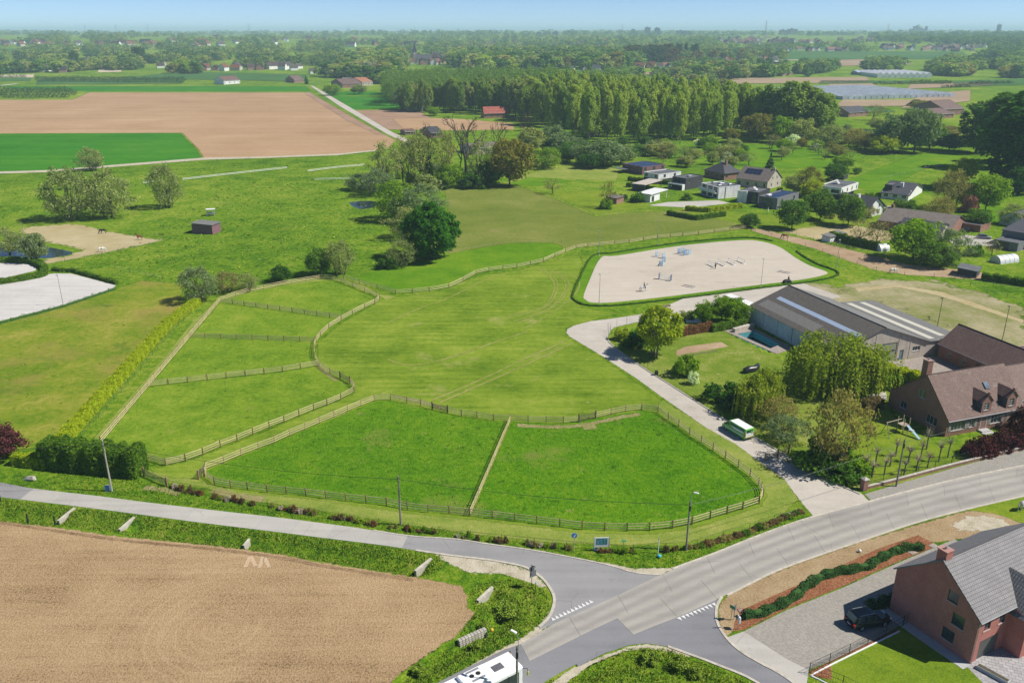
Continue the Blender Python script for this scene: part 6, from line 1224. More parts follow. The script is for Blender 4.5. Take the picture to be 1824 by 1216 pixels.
def b3(t,L,D,h): flatbox(t,0,0,L,D,0,h,REND_d,{'f':wins(L,2,h*.6,.5,.9,m=2),'l':wins(D,3,h*.55,1.6,1.6)}); obj('white_frame',MB().box(-1.8,.2,h*.42,0,D+.8,h*.5).box(-1.8,.2,0,-.02,.5,h*.42).box(-1.8,D+.5,0,-.02,D+.8,h*.42),REND_w,t); obj('roof_box',MB().bbox(L*.4,D*.3,h-.2,L*.4+2.2,D*.3+1.2,h+.4,.05),GALV,t)
villa('black clad flat villa with a white framed terrace',(1192,336),(1220.4,339),(1251,333),318,b3)
def b4(t,L,D,h):
    flatbox(t,0,0,L,D,0,h,REND_w,{'l':[(.8,.3,D*.25,2.1,'w',3),(D*.4,.3,D*.25,2.1,'w',3),(D*.72,.3,D*.2,2.1,'w',2),(.8,h*.55,D*.25,1.7,'w',3),(D*.4,h*.55,D*.25,1.7,'w',3),(D*.72,h*.55,D*.2,1.7,'w',2)]}); obj('balcony',MB().box(-1.4,.4,h*.46,0,D-.4,h*.52).box(-1.4,.4,h*.52,-1.34,D-.4,h*.52+.9),REND_w,t); obj('downpipe',MB().box(L*.3,-.08,0,L*.3+.25,-.01,h),FRAMED,t)
    for i,(x,y,s) in enumerate(((2,3,1.2),(5,6,1.6),(7,3,1.),(4,9,1.3))):
        if x<L-2 and y<D-2: obj('roof_unit',MB().bbox(x,y,h-.25,x+s*1.3,y+s,h+.35,.05),GALV,t)
villa('large white flat-roofed villa with terrace balconies, fourth of the row',(1231,347.6),(1279,354.5),(1317,351),333.8,b4)
def b5(t,L,D,h): hip(t,L,D,h,h*2.35,BRK_old,T_dark,{'f':wins(L,2,.8,1.2,1.4),'l':wins(D,4,.7,1.1,1.5)}); chimney(t,L*.5,D*.35,h*1.3,h*2.6,.9); chimney(t,L*.7,D*.75,h*1.3,h*2.3,.7,SILL)
villa('brown brick bungalow with a dark hipped roof behind the villas',(1251,315),(1289.5,321.5),(1318,318),309.5,b5)
def b6(t,L,D,h):
    facade(t,(0,0),(L,0),[(0,h),(L/2,h*2.1),(L,h)],[(L*.25,h*.25,1.,1.2),(L*.68,h*.25,1.,1.2),(L*.3,h*1.05,.9,1.1),(L*.6,h*1.05,.9,1.1)],REND_c); facade(t,(L,0),(L,D),[(0,h),(D,h)],[],REND_c); facade(t,(L,D),(0,D),[(0,h),(L/2,h*2.1),(L,h)],[],REND_c); facade(t,(0,D),(0,0),[(0,h),(D,h)],wins(D,4,.8,1.1,1.5),REND_c)
    roofslab(t,(-.4,D+.3,h-.4),(-.4,-.3,h-.4),(L/2,-.3,h*2.13),(L/2,D+.3,h*2.13),T_mid); roofslab(t,(L+.4,-.3,h-.4),(L+.4,D+.3,h-.4),(L/2,D+.3,h*2.13),(L/2,-.3,h*2.13),T_mid)
    sl_=(h*2.13-h+.4)/(L/2+.4)
    for j in range(4):
        for k in range(2):
            x0_=L*.2+k*1.4; x1_=x0_+1.3; y0_=D*.35+j*1.8; z=lambda x:h-.4+sl_*(x+.4)+.18; roofslab(t,(x0_,y0_+1.7,z(x0_)),(x0_,y0_,z(x0_)),(x1_,y0_,z(x1_)),(x1_,y0_+1.7,z(x1_)),SOLAR,'solar_panel',.05)
    chimney(t,L/2,.6,h*2,h*2.35,.7,REND_c)
villa('pale grey gabled house with dark solar panels on its roof',(1323.6,328),(1366,338),(1391,331),322.8,b6)
def b7(t,L,D,h): flatbox(t,0,0,L,D,0,h,REND_d,{'l':wins(D,2,.6,1.5,1.8)+wins(D,2,h*.55,1.4,1.4)}); obj('white_bay',MB().box(-.6,D*.55,0,0,D+.3,h+.05),REND_w,t); obj('roof_collector',MB().add([(L*.3,D*.3,h),(L*.3+2,D*.3,h),(L*.3+2,D*.3+1.5,h+1.2),(L*.3,D*.3+1.5,h+1.2)],[(0,1,2,3),(3,2,1,0)]),SLATE_T,t)
villa('black and white flat villa with a tilted white roof collector',(1311,361),(1349,364),(1370,356),343,b7)
def b8(t,L,D,h): flatbox(t,0,0,L,D,0,h,REND_b,{'f':wins(L,2,h*.5,1.3,1.3,m=3),'l':[(.6,h*.5,D*.6,1.6,'w',4),(.6,.2,D*.7,2.1,'w',4)]}); solar_rows(t,1,1.5,L-1,D-1.5,h-.2,3,3); obj('roof_collector',MB().bbox(L*.1,D*.6,h-.1,L*.1+2.4,D*.6+1.2,h+.5,.1),SLATE_T,t)
villa('dark grey flat villa with a parasol terrace, lowest of the row',(1351,368.5),(1383,373.5),(1421,362),353.4,b8)
def b9(t,L,D,h): flatbox(t,.8,1.,L-1.6,D-2,0,h*.45,REND_d,{}); flatbox(t,0,0,L,D,h*.45+.01,h,REND_w,{'f':wins(L,4,.5,1.0,1.4),'l':[(D*.55,.5,D*.38,1.3,'w',3)]}); obj('roof_sheet',MB().box(L*.45,.6,h-.22,L-.6,D-.6,h-.12),FLATR,t); obj('roof_collector',MB().add([(L*.45,D*.5,h),(L*.45+2,D*.5,h),(L*.45+2,D*.5+1.2,h+1.5),(L*.45,D*.5+1.2,h+1.5)],[(0,1,2,3),(3,2,1,0)]),SLATE_T,t)
villa('white upper storey villa standing alone below the sheep pasture',(1462,351),(1496,358),(1526,347),334.9,b9)
def b10(t,L,D,h):
    facade(t,(0,0),(L,0),[(0,h),(L/2,h*2),(L,h)],wins(L,2,h*.9,1.,1.2,m=2.5),REND_w); facade(t,(L,0),(L,D),[(0,h),(D,h)],[],REND_w); facade(t,(L,D),(0,D),[(0,h),(L/2,h*2),(L,h)],[],REND_w); facade(t,(0,D),(0,0),[(0,h),(D,h)],wins(D,3,.8,1.6,1.4,cols=3),REND_w)
    roofslab(t,(-.6,D+.5,h-.5),(-.6,-.6,h-.5),(L/2,-.6,h*2.05),(L/2,D+.5,h*2.05),T_dark); roofslab(t,(L+.6,-.6,h-.5),(L+.6,D+.5,h-.5),(L/2,D+.5,h*2.05),(L/2,-.6,h*2.05),T_dark); chimney(t,L*.3,D*.45,h*1.2,h*2.2,1.1,REND_w); flatbox(t,L*.1,D*.7,L*.5,D*.28,h*.9,h*2.,REND_d,{})
villa('white gabled house with black roof and white chimney by the lane',(1566,354.5),(1617,358),(1642,343),346.3,b10)
def b11(t,L,D,h): b10(t,L,D,h)
villa('white house with steep dark gable beside the red hedge lane',(1512,374),(1542.4,388),(1572,381),372,b11)
def b12(t,L,D,h):
    facade(t,(0,0),(L,0),[(0,h),(L/2,h*1.9),(L,h)],[],BRK_old); facade(t,(L,0),(L,D),[(0,h),(D,h)],[],BRK_old); facade(t,(L,D),(0,D),[(0,h),(L/2,h*1.9),(L,h)],[],BRK_old); facade(t,(0,D),(0,0),[(0,h),(D,h)],wins(D,6,.8,1.2,1.3),BRK_old)
    roofslab(t,(-.4,D+.4,h-.3),(-.4,-.4,h-.3),(L/2,-.4,h*1.95),(L/2,D+.4,h*1.95),T_mid); roofslab(t,(L+.4,-.4,h-.3),(L+.4,D+.4,h-.3),(L/2,D+.4,h*1.95),(L/2,-.4,h*1.95),T_mid); chimney(t,L/2,D*.95,h*1.6,h*2.3,.8)
villa('long brown-roofed brick farmhouse behind the yellow-green tree',(1574,401),(1690,424),(1716,406),408,b12)
t=villa('low house with pale gable attached before the long brown roof',(1612,412),(1672,428),(1692,418),417,lambda t,L,D,h:(facade(t,(0,0),(L,0),[(0,h),(L/2,h*2.2),(L,h)],[],REND_c),facade(t,(0,D),(0,0),[(0,h),(D,h)],wins(D,3,.8,1.2,1.2),REND_c),facade(t,(L,0),(L,D),[(0,h),(D,h)],[],REND_c),roofslab(t,(-.4,D+.4,h-.3),(-.4,-.3,h-.3),(L/2,-.3,h*2.25),(L/2,D+.4,h*2.25),T_dark),roofslab(t,(L+.4,-.3,h-.3),(L+.4,D+.4,h-.3),(L/2,D+.4,h*2.25),(L/2,-.3,h*2.25),T_dark)))
def b13(t,L,D,h): flatbox(t,0,0,L,D,0,h,REND_b,{'l':[(D*.3,1.,1.6,.8,'w',1)],'f':wins(L,3,.8,1.3,1.2)}); roofslab(t,(-.4,D+.3,h+.02),(-.4,-.3,h+.02),(L+.3,-.3,h*1.5),(L+.3,D+.3,h*1.5),T_dark); flatbox(t,-7,D*.3,6.9,D*.6,0,h*.62,REND_b,{'l':[(1,0,3,2.2,'g')]})
villa('slate grey house with dark roof at the right frame edge',(1785,432.5),(1850,446),(1905,425),421,b13)
villa('small red brick garage beside the parked grey car',(1722,402),(1745,414),(1763,408),402,lambda t,L,D,h:flatbox(t,0,0,L,D,0,h,BRK_far,{'l':[(1,0,2.4,2,'g')]}),'garage','garage')
villa('white house wall with blue-grey roof above the slate grey house',(1785,398),(1818,406),(1860,396),392,lambda t,L,D,h:gable(t,L,D,h,h*1.8,REND_w,T_dark,{}))
villa('white flat-roofed pool house beside the villa lawn',(1142,357),(1158,361),(1186,352),347,lambda t,L,D,h:(flatbox(t,0,0,L*.6,D,0,h,REND_w,{'f':[(1,.1,2,2,'w',2)]}),obj('roof_panel',MB().box(-.4,-.5,h,L+.5,D+.4,h+.25),SLATE_T,t),obj('column',MB().box(L,-.2,0,L+.2,0,h),SLATE_T,t)),'pool_house','pool house')
villa('open dark carport with a flat beige roof between the villas',(1131,338),(1148,342),(1178,333),330,lambda t,L,D,h:(obj('roof_panel',MB().box(-.3,-.3,h,L+.3,D+.3,h+.2),REND_c,t),obj('back_wall',MB().box(0,D-.2,0,L,D,h),REND_d,t),obj('side_wall',MB().box(0,0,0,.2,D,h),REND_d,t),obj('column',MB().box(L-.2,0,0,L,.2,h),REND_d,t)),'carport','carport')
for lb,l,c,r,yt,wm,rm in [('small brown garden shed in the triangular garden',(1088,360),(1098,364),(1111,360),354,BRK_far,T_mid),('small shed with brown roof on the sheep pasture edge',(1488,317),(1502,321),(1510,318),314,REND_d,T_mid),('low white shed beside the dark clipped hedge',(1470,428),(1478,432),(1505,424),423,REND_w,CORR_g),('dark open shelter at the end of the horse track',(1708,488),(1738,496),(1745,488),484,REND_d,FLATR),('small blue-grey hut at the wood edge by the brown fields',(745,196),(749,199),(758,197),193,REND_b,CORR_g),('small red-brown field shelter in the left meadow',(361,411),(379,418),(394,412),401.5,PURP,CORR_g)]:
    villa(lb,l,c,r,yt,lambda t,L,D,h,wm=wm,rm=rm:(facade(t,(0,0),(L,0),[(0,h),(L,h)],[],wm),facade(t,(L,0),(L,D),[(0,h),(D,h)],[],wm),facade(t,(L,D),(0,D),[(0,h),(L,h)],[],wm),facade(t,(0,D),(0,0),[(0,h),(D,h)],[],wm),roofslab(t,(-.3,-.3,h),(L+.3,-.3,h),(L+.3,D+.3,h+.3),(-.3,D+.3,h+.3),rm)),'shed','shed')
t=thing('hay_feeder','white roofed hay feeder in the left meadow','feeder',G(376,384),R(10))
for x in (-1.2,1.2):
    for y in (-.8,.8): obj('leg',MB().box(x-.06,y-.06,0,x+.06,y+.06,2.2),GALV,t)
obj('roof_panel',MB().box(-1.5,-1.1,2.2,1.5,1.1,2.32),SLATE_T,t); obj('rack',MB().box(-1.2,-.8,.5,1.2,.8,1.0),GALV,t)
# polytunnels
def tunnel(label,p,rz,L,w,mat,name='polytunnel'):
    t=thing(name,label,'polytunnel',p,rz); n=10; m=MB(); vs=[]; fs=[]
    for x in (0,L): vs+=[(x,math.cos(math.pi*i/n)*w/2,math.sin(math.pi*i/n)*w*.55) for i in range(n+1)]
    fs=[(i,i+1,n+2+i,n+1+i) for i in range(n)]+[tuple(range(n,-1,-1)),tuple(range(n+1,2*n+2))]; m.add(vs,fs); obj('cover',m,mat,t,smooth=False)
    for k in range(int(L/1.5)+1): obj('hoop',MB().tube([(k*L/int(L/1.5),math.cos(math.pi*i/n)*(w/2+.03),math.sin(math.pi*i/n)*(w*.55+.03)) for i in range(n+1)],.03,4),GALV,t)
FILM=plain('white_film',(.62,.63,.62),.4,var=.1)
tunnel('short white polytunnel at the end of the dark hedge',G(1562,446),R(15),3.2,3.4,FILM); tunnel('white polytunnel on the grass at the right edge',G(1772,468),R(20),7,3.6,FILM)
# ---------- farms in the middle distance ----------
def farm(label,l,c,r,yt,wm,rm,k=1.9,ops=None): return villa(label,l,c,r,yt,lambda t,L,D,h:gable(t,L,D,h,h*k,wm,rm,ops or {'f':wins(L,4,h*.3,1.2,1.2)},over=.4),'farm_building','farm building')
farm('brick barn with bright red roof at the edge of the wood',(858,210),(862,211),(900,210),201,BRK_far,T_rust,2.0); farm('low red lean-to left of the red-roofed barn',(855,209),(857,210),(873,210.5),206.5,BRK_far,T_rust,1.5)
farm('long farm range with rust brown roof by the lane',(607,152),(610,157),(644,156),149.5,BRK_far,T_brown,1.9); farm('second farm range with grey roof behind the first',(600,146),(606,150),(650,150),144,BRK_far,T_mid,1.7); farm('orange roofed farmhouse at the right of the farm by the lane',(640,149),(645,153),(664,152),146,REND_c,T_orange,1.9)
farm('dark roofed farm house half hidden behind the bare trees',(765,238),(768,246),(789,245),237,BRK_far,T_dark,1.8); farm('red tiled outbuilding left of the farm behind the bare trees',(718,238),(722,241),(740,240),235,BRK_far,T_red,1.5); farm('long low pale barn right of the tallest bare tree',(838,268),(842,276),(900,272),264,REND_c,T_mid,1.4)
farm('brown brick house with dark roof beyond the poplars',(1506,205),(1511,209),(1546,206),201,BRK_far,T_dark,2.0); farm('large brown gabled farmhouse right of the silver willows',(1672,200),(1680,206),(1716,204),195,BRK_far,T_brown,2.2); farm('reddish lower farm wing before the gabled farmhouse',(1650,206),(1664,212),(1698,210),204,BRK_far,T_brown,1.9)
farm('small house gable behind the riverside willows',(1050,242),(1055,244),(1068,243),234,BRK_far,T_dark,1.8); farm('white gable peeping under the tall dark trees',(1692,258),(1698,262),(1712,260),255,REND_w,T_mid,1.7); farm('pink-roofed cottage beyond the green crop strip',(395,149),(399,151),(428,149),144,REND_w,T_red,2.0); farm('cottage with brown roof at the lane bend',(520,146),(524,148),(541,147),142,BRK_far,T_brown,2.)
# ================= VEHICLES, HORSES, PEOPLE, JUMPS =================
PAINTB=plain('black_car_paint',(.012,.016,.020),.12,.3,var=.05,spec=.7); PAINTG=plain('green_van_wrap',(.10,.42,.03),.3,var=.06,spec=.5); PAINTW=plain('white_vehicle_paint',(.78,.78,.77),.3,var=.03,spec=.5); PAINTS=plain('silver_paint',(.30,.33,.36),.25,.5,var=.04,spec=.6)
TYRE=plain('tyre_rubber',(.02,.02,.02),.85,var=.1); RIM=plain('alloy_rim',(.45,.46,.48),.35,.7,var=.05); REDL=plain('rear_lamp',(.45,.01,.01),.25,var=.05); HEADL=plain('head_lamp',(.7,.72,.72),.15,var=.03); BLACKP=plain('black_plastic_trim',(.02,.02,.022),.6,var=.1); PLATE=plain('number_plate',(.62,.6,.55),.5,var=.05); GREYG=plain('pale_decal',(.60,.66,.66),.4,var=.05); TEAL=plain('teal_decal',(.02,.13,.12),.35,var=.1); YEL=plain('yellow_reflector',(.65,.60,.05),.4)
def loft(secs):
    """secs: list of (x, ring) with equal ring lengths -> closed skin"""
    m=MB(); n=len(secs[0][1]); vs=[(x,y,z) for x,r in secs for y,z in r]; fs=[]
    for i in range(len(secs)-1):
        for k in range(n): fs.append((i*n+k,i*n+(k+1)%n,(i+1)*n+(k+1)%n,(i+1)*n+k))
    fs+=[tuple(range(n-1,-1,-1)),tuple(range((len(secs)-1)*n,len(secs)*n))]; return m.add(vs,fs)
def ring(w0,z0,w1,zm,w2,z2,c=.08): return [(-w0,z0),(w0,z0),(w1,z0+c*2),(w1,zm),(w2+.02,z2-c),(w2-c,z2),(-w2+c,z2),(-w2-.02,z2-c),(-w1,zm),(-w1,z0+c*2)]
def wheels(t,xs,w,r,wd=.22,rimr=.62):
    for x in xs:
        for s in (-1,1):
            y=s*w; o=obj('wheel',MB().tube([(x,y-wd/2,r),(x,y+wd/2,r)],[r,r],20),TYRE,t); obj('rim',MB().tube([(x,y+s*(wd/2-.02),r),(x,y+s*(wd/2+.012),r)],[r*rimr,r*rimr*.9],14),RIM,o)
            obj('hub',MB().tube([(x,y+s*(wd/2+.012),r),(x,y+s*(wd/2+.03),r)],[r*.2,r*.16],8),BLACKP,o)
def quadp(t,name,pts,mat,th=.012,parent=None):
    P=[Vector(p) for p in pts]; n=(P[1]-P[0]).cross(P[2]-P[0]).normalized(); k=len(P)
    return obj(name,MB().add([p+n*th for p in P]+[p-n*th for p in P],[tuple(range(k)),tuple(range(2*k-1,k-1,-1))]+[(i,k+i,k+(i+1)%k,(i+1)%k) for i in range(k)]),mat,parent or t)
def mirrory(t,name,pts,mat,th=.012):
    quadp(t,name,pts,mat,th); quadp(t,name,[(p[0],-p[1],p[2]) for p in pts][::-1],mat,th)
# --- panel van (x forward)
a,b=G(1333,783),G(1289,757); d=b-a; vp=G(1313,771)
t=thing('delivery_van','green and white delivery van parked on the gravel drive','van',vp,math.atan2(d.y,d.x))
S_=[(-2.7,ring(.90,.32,.95,1.1,.82,1.80)),(-2.62,ring(.93,.28,.97,1.15,.85,1.92)),(-1.0,ring(.93,.28,.98,1.15,.88,1.96)),(.9,ring(.93,.28,.98,1.15,.87,1.94)),(1.3,ring(.93,.28,.97,1.12,.80,1.84)),(1.95,ring(.92,.30,.96,1.02,.74,1.22)),(2.45,ring(.88,.32,.93,.85,.70,1.02)),(2.68,ring(.78,.38,.84,.70,.60,.86))]
obj('body',loft(S_),PAINTG,t); obj('roof_panel',MB().add([(-2.6,-.80,1.945),(-2.6,.80,1.945),(.95,.80,1.97),(.95,-.80,1.97),(-2.6,-.80,1.97),(-2.6,.80,1.97),(.95,.80,1.99),(.95,-.80,1.99)],[(0,1,2,3),(7,6,5,4),(0,4,5,1),(1,5,6,2),(2,6,7,3),(3,7,4,0)]),PAINTW,t)
mirrory(t,'side_stripe',[(-2.4,-.985,.62),(1.6,-.99,.62),(2.0,-.985,.80),(-2.4,-.985,.80)],GREYG,.006); mirrory(t,'side_print',[(-2.45,-.965,1.1),(-.2,-.985,1.1),(.6,-.985,1.42),(-2.3,-.94,1.42)],GREYG,.008); mirrory(t,'side_band',[(-2.45,-.945,1.45),(.8,-.965,1.45),(.6,-.91,1.78),(-2.4,-.90,1.78)],TEAL,.008)  # upper side carries a dark teal band on both flanks
mirrory(t,'cab_window',[(.98,-.965,1.22),(1.85,-.955,1.18),(1.5,-.86,1.66),(1.0,-.90,1.68)],GLASS,.01)
quadp(t,'windscreen',[(1.96,-.72,1.24),(1.96,.72,1.24),(1.36,.74,1.80),(1.36,-.74,1.80)],GLASS,.012)
quadp(t,'rear_panel',[(-2.725,.82,.5),(-2.725,-.82,.5),(-2.70,-.78,1.55),(-2.70,.78,1.55)],GREYG,.012); quadp(t,'rear_window',[(-2.715,.68,1.30),(-2.715,-.68,1.30),(-2.695,-.66,1.74),(-2.695,.66,1.74)],GLASS,.025); quadp(t,'rear_print',[(-2.74,-.2,1.15),(-2.74,-.62,1.15),(-2.72,-.62,1.55),(-2.72,-.2,1.55)],PAINTG,.012)
for s in (-1,1): quadp(t,'tail_lamp',[(-2.73,s*.93,.75),(-2.73,s*.80,.75),(-2.71,s*.78,1.3),(-2.71,s*.9,1.3)][::s],REDL,.03); quadp(t,'headlight',[(2.6,s*.78,.72),(2.69,s*.5,.72),(2.58,s*.52,.92),(2.45,s*.8,.92)],HEADL,.03); obj('mirror',MB().bbox(1.72,s*1.0,1.15,1.86,s*1.22,1.42,.02),BLACKP,t)
obj('bumper',MB().bbox(-2.82,-.88,.3,-2.68,.88,.5,.03),BLACKP,t); obj('bumper',MB().bbox(2.55,-.8,.28,2.74,.8,.5,.04),BLACKP,t); quadp(t,'number_plate',[(-2.745,.26,.85),(-2.745,-.26,.85),(-2.74,-.26,.97),(-2.74,.26,.97)],PLATE,.012); quadp(t,'reflector_strip',[(-2.745,.8,.55),(-2.745,-.8,.55),(-2.745,-.8,.66),(-2.745,.8,.66)],YEL,.01)
wheels(t,(-1.75,1.7),.84,.34)
# --- car builder
def car(label,p,rz,L=4.7,W=1.85,H=1.7,paint=None,suv=True,name='car'):
    t=thing(name,label,'car',p,rz); w=W/2; h=H; b=.56*h; x=L/2
    S_=[(-x,ring(w*.82,.36,w*.90,.62,w*.74,b*.95)),(-x+.12,ring(w*.9,.26,w*.97,.7,w*.86,b)),(-x*.5,ring(w*.92,.24,w,.7,w*.90,b+.02)),(x*.35,ring(w*.92,.24,w,.7,w*.90,b)),(x*.8,ring(w*.9,.26,w*.97,.66,w*.80,b*.92)),(x,ring(w*.75,.34,w*.82,.55,w*.62,b*.78))]
    obj('body',loft(S_),paint,t)
    rr=lambda w0,z0,w2,z2:[(-w0,z0),(w0,z0),(w0*.985,z0+.05),(w2*1.05,z2-.1),(w2,z2-.04),(w2-.1,z2),(-w2+.1,z2),(-w2,z2-.04),(-w2*1.05,z2-.1),(-w0*.985,z0+.05)]
    r0=-x+.12 if suv else -x*.75
    obj('cabin',loft([(r0,rr(w*.84,b-.04,w*.70,b+.06)),(r0+.3,rr(w*.86,b-.04,w*.74,h-.03)),(-x*.1,rr(w*.88,b-.04,w*.76,h)),(x*.12,rr(w*.88,b-.04,w*.74,h-.05)),(x*.45,rr(w*.86,b-.06,w*.78,b+.02))]),paint,t)
    for (xa,xb) in ((r0+.35,-x*.42),(-x*.40,-x*.03),(0,x*.25)): mirrory(t,'side_window',[(xa,-w*.885,b+.05),(xb,-w*.895,b+.05),(xb-.05,-w*.80,h-.12),(xa+.1,-w*.79,h-.12)] if xb<x*.1 else [(xa,-w*.895,b+.05),(xb+.1,-w*.88,b+.04),(xb-.25,-w*.80,h-.14),(xa,-w*.80,h-.12)],GLASS,.02)
    quadp(t,'windscreen',[(x*.43,-w*.76,b+.05),(x*.43,w*.76,b+.05),(x*.14,w*.70,h-.1),(x*.14,-w*.70,h-.1)],GLASS,.02); quadp(t,'rear_window',[(r0+.0,w*.70,b+.08),(r0+.0,-w*.70,b+.08),(r0+.27,-w*.66,h-.1),(r0+.27,w*.66,h-.1)],GLASS,.03)
    for s in (-1,1):
        obj('tail_lamp',MB().bbox(-x-.02,s*w*.62,b*.72,-x+.16,s*w*.93,b*.95,.02),REDL,t); obj('headlight',MB().bbox(x-.22,s*w*.5,b*.66,x-.02,s*w*.78,b*.80,.02),HEADL,t); obj('mirror',MB().bbox(x*.28,s*w*1.0,b+.02,x*.28+.12,s*w*1.14,b+.2,.02),paint,t)
        if suv: obj('roof_rail',MB().tube([(-x*.7,s*w*.68,h+.03),(x*.05,s*w*.68,h+.03)],.025,5),GALV,t)
    obj('sill_trim',MB().bbox(-x*.45,-w*1.01,.24,x*.45,w*1.01,.34,.02),BLACKP,t); obj('number_plate',MB().box(-x-.03,-.25,b*.55,-x-.005,.25,b*.66),PLATE,t)
    wheels(t,(-x*.58,x*.60),w*.9,.36 if suv else .31); return t
car('black estate off-roader parked in the shade of the brick gable',G(1545,1110),R(15),4.8,1.9,1.78,PAINTB)
car('silver grey hatchback on the drive of the slate grey house',G(1752,425),R(-15),4.3,1.78,1.5,PAINTS,False); car('black car half hidden beside the brick garage',G(1720,412),R(75),4.2,1.78,1.5,PAINTB,False); car('dark red car parked at the farm behind the bare trees',G(803,272),R(10),4.2,1.8,1.5,plain('dark_red_paint',(.18,.01,.015),.25),False)
# --- city bus
f1,f2=G(906,1159,3.0),G(931.7,1185,3.0); d=(f2-f1); rz=math.atan2(d.y,d.x)+R(90); c=(f1+f2)/2; w_=d.length/2; t=thing('city_bus','white city bus with roof hatch and fans driving in at the bottom','bus',(c.x,c.y,0),rz); w_=1.27
obj('body',MB().bbox(-11.9,-w_,.3,0,w_,2.95,.12),PAINTW,t); obj('roof_shell',MB().bbox(-11.8,-w_+.06,2.93,-.05,w_-.06,3.05,.06),PAINTW,t)
for s in (-1,1): obj('window_band',MB().bbox(-11.4,s*(w_-.01),1.15,-.5,s*(w_+.012),2.55,.005),GLASS,t)
obj('windscreen',MB().bbox(-.02,-w_+.12,1.0,.03,w_-.12,2.6,.02),GLASS,t); obj('destination_board',MB().bbox(.005,-.9,2.62,.035,.9,2.86,.008),BLACKP,t)
for i in range(8): obj('window_pillar',MB().box(-1.8-i*1.3,-w_-.02,1.1,-1.7-i*1.3,-w_+.0,2.6),BLACKP,t)
obj('roof_hatch',MB().bbox(-2.7,-.45,3.05,-1.6,.35,3.13,.02),plain('roof_hatch_grey',(.12,.115,.13),.5),t)
o=obj('air_unit',MB().bbox(-6.2,-.95,3.05,-3.2,.95,3.4,.1),PAINTW,t)
obj('grille',MB().box(-5.3,-.7,3.4,-3.9,-.45,3.42).box(-5.3,.5,3.4,-3.9,.75,3.42),GALV,o)
for x in (-4.3,-5.0): obj('fan',MB().cyl(x,.05,3.38,3.43,.24,.24,14),BLACKP,o)
obj('roof_vent',MB().bbox(-8.6,-.8,3.05,-7.4,.8,3.2,.05),GALV,t); obj('roof_hatch',MB().bbox(-10.8,-.5,3.05,-9.8,.5,3.12,.02),GALV,t)
for s in (-1,1): q=obj('mirror_arm',MB().tube([(-.1,s*(w_-.05),2.75),(.35,s*(w_+.18),2.7),(.4,s*(w_+.2),2.3)],.03,5),BLACKP,t); obj('mirror',MB().bbox(.33,s*(w_+.08),1.85,.45,s*(w_+.32),2.35,.03),YEL,q)
wheels(t,(-2.7,-8.9),1.12,.48,.28,.6)
# ---- horses (one continuous skinned body, mane and tail as parts)
def skin_mesh(name,chains,sub=1):
    me=bpy.data.meshes.new(name); vs=[];rad=[];es=[]; idx={}
    def vid(p,r):
        k=tuple(round(c,4) for c in p)
        if k in idx: return idx[k]
        idx[k]=len(vs); vs.append(p); rad.append(r); return idx[k]
    for ch in chains:
        pv=None
        for p,r in ch:
            i=vid(p,r)
            if pv is not None and pv!=i: es.append((pv,i))
            pv=i
    me.from_pydata(vs,es,[]); o=bpy.data.objects.new(name,me); COL.objects.link(o)
    md=o.modifiers.new('skin','SKIN'); 
    for i,sv in enumerate(me.skin_vertices[0].data): r=rad[i]; sv.radius=(r,r) if not isinstance(r,tuple) else r; sv.use_root=(i==0)
    sb=o.modifiers.new('sub','SUBSURF'); sb.levels=sub; sb.render_levels=sub
    dg=bpy.context.evaluated_depsgraph_get(); ev=o.evaluated_get(dg); res=bpy.data.meshes.new_from_object(ev); bpy.data.objects.remove(o); res.name=name
    res.polygons.foreach_set('use_smooth',[True]*len(res.polygons)); return res
def horse_mesh(graze=False,walk=0.):
    # x forward, withers 1.55 m
    body=[((-.05,0,1.12),(.29,.33)),((.25,0,1.13),(.28,.33)),((.50,0,1.18),(.23,.33)),((.62,0,1.26),(.17,.26))]
    back=[((-.05,0,1.12),(.29,.33)),((-.40,0,1.15),(.28,.32)),((-.66,0,1.18),(.26,.30)),((-.82,0,1.14),(.17,.22))]
    if graze: neck=[((.62,0,1.26),(.17,.26)),((.88,0,1.12),(.13,.20)),((1.08,0,.80),(.11,.16)),((1.20,0,.50),(.10,.13)),((1.27,0,.34),(.09,.12)),((1.33,0,.14),(.06,.075)),((1.35,0,.05),(.055,.06))]; ear=[(1.20,.07,.52),(1.15,.09,.62)]
    else: neck=[((.62,0,1.26),(.17,.26)),((.80,0,1.52),(.13,.20)),((.95,0,1.78),(.11,.16)),((1.06,0,1.93),(.10,.13)),((1.20,0,1.86),(.09,.12)),((1.40,0,1.66),(.06,.075)),((1.47,0,1.58),(.055,.06))]; ear=[(1.02,.06,2.0),(1.00,.08,2.13)]
    ch=[body,back,neck]
    for s in (-1,1):
        f=walk*s
        ch.append([((.50,0,1.18),(.23,.33)),((.50,s*.15,.92),.12),((.50+f*.12,s*.16,.66),.075),((.53+f*.22,s*.16,.40),.058),((.52+f*.26,s*.16,.16),.045),((.55+f*.28,s*.16,.03),.06)])
        ch.append([((-.66,0,1.18),(.26,.30)),((-.60,s*.15,.92),.15),((-.56-f*.1,s*.16,.70),.10),((-.74-f*.18,s*.16,.46),.06),((-.70-f*.22,s*.16,.18),.047),((-.66-f*.22,s*.16,.03),.06)])
        ch.append([neck[3],((ear[0][0],s*ear[0][1],ear[0][2]),.03),((ear[1][0],s*ear[1][1],ear[1][2]),.012)])
    return skin_mesh('body',ch,1)
HM={0:horse_mesh(False,.6),1:horse_mesh(True,.3)}
def coat(name,c,pts=None): return plain(name,c,.6,var=.15,sc=2.5,spec=.25)
COATS={'white':coat('white_coat',(.66,.64,.60)),'chestnut':coat('chestnut_coat',(.22,.075,.03)),'black':coat('black_coat',(.018,.015,.014)),'grey':coat('grey_coat',(.42,.41,.40))}
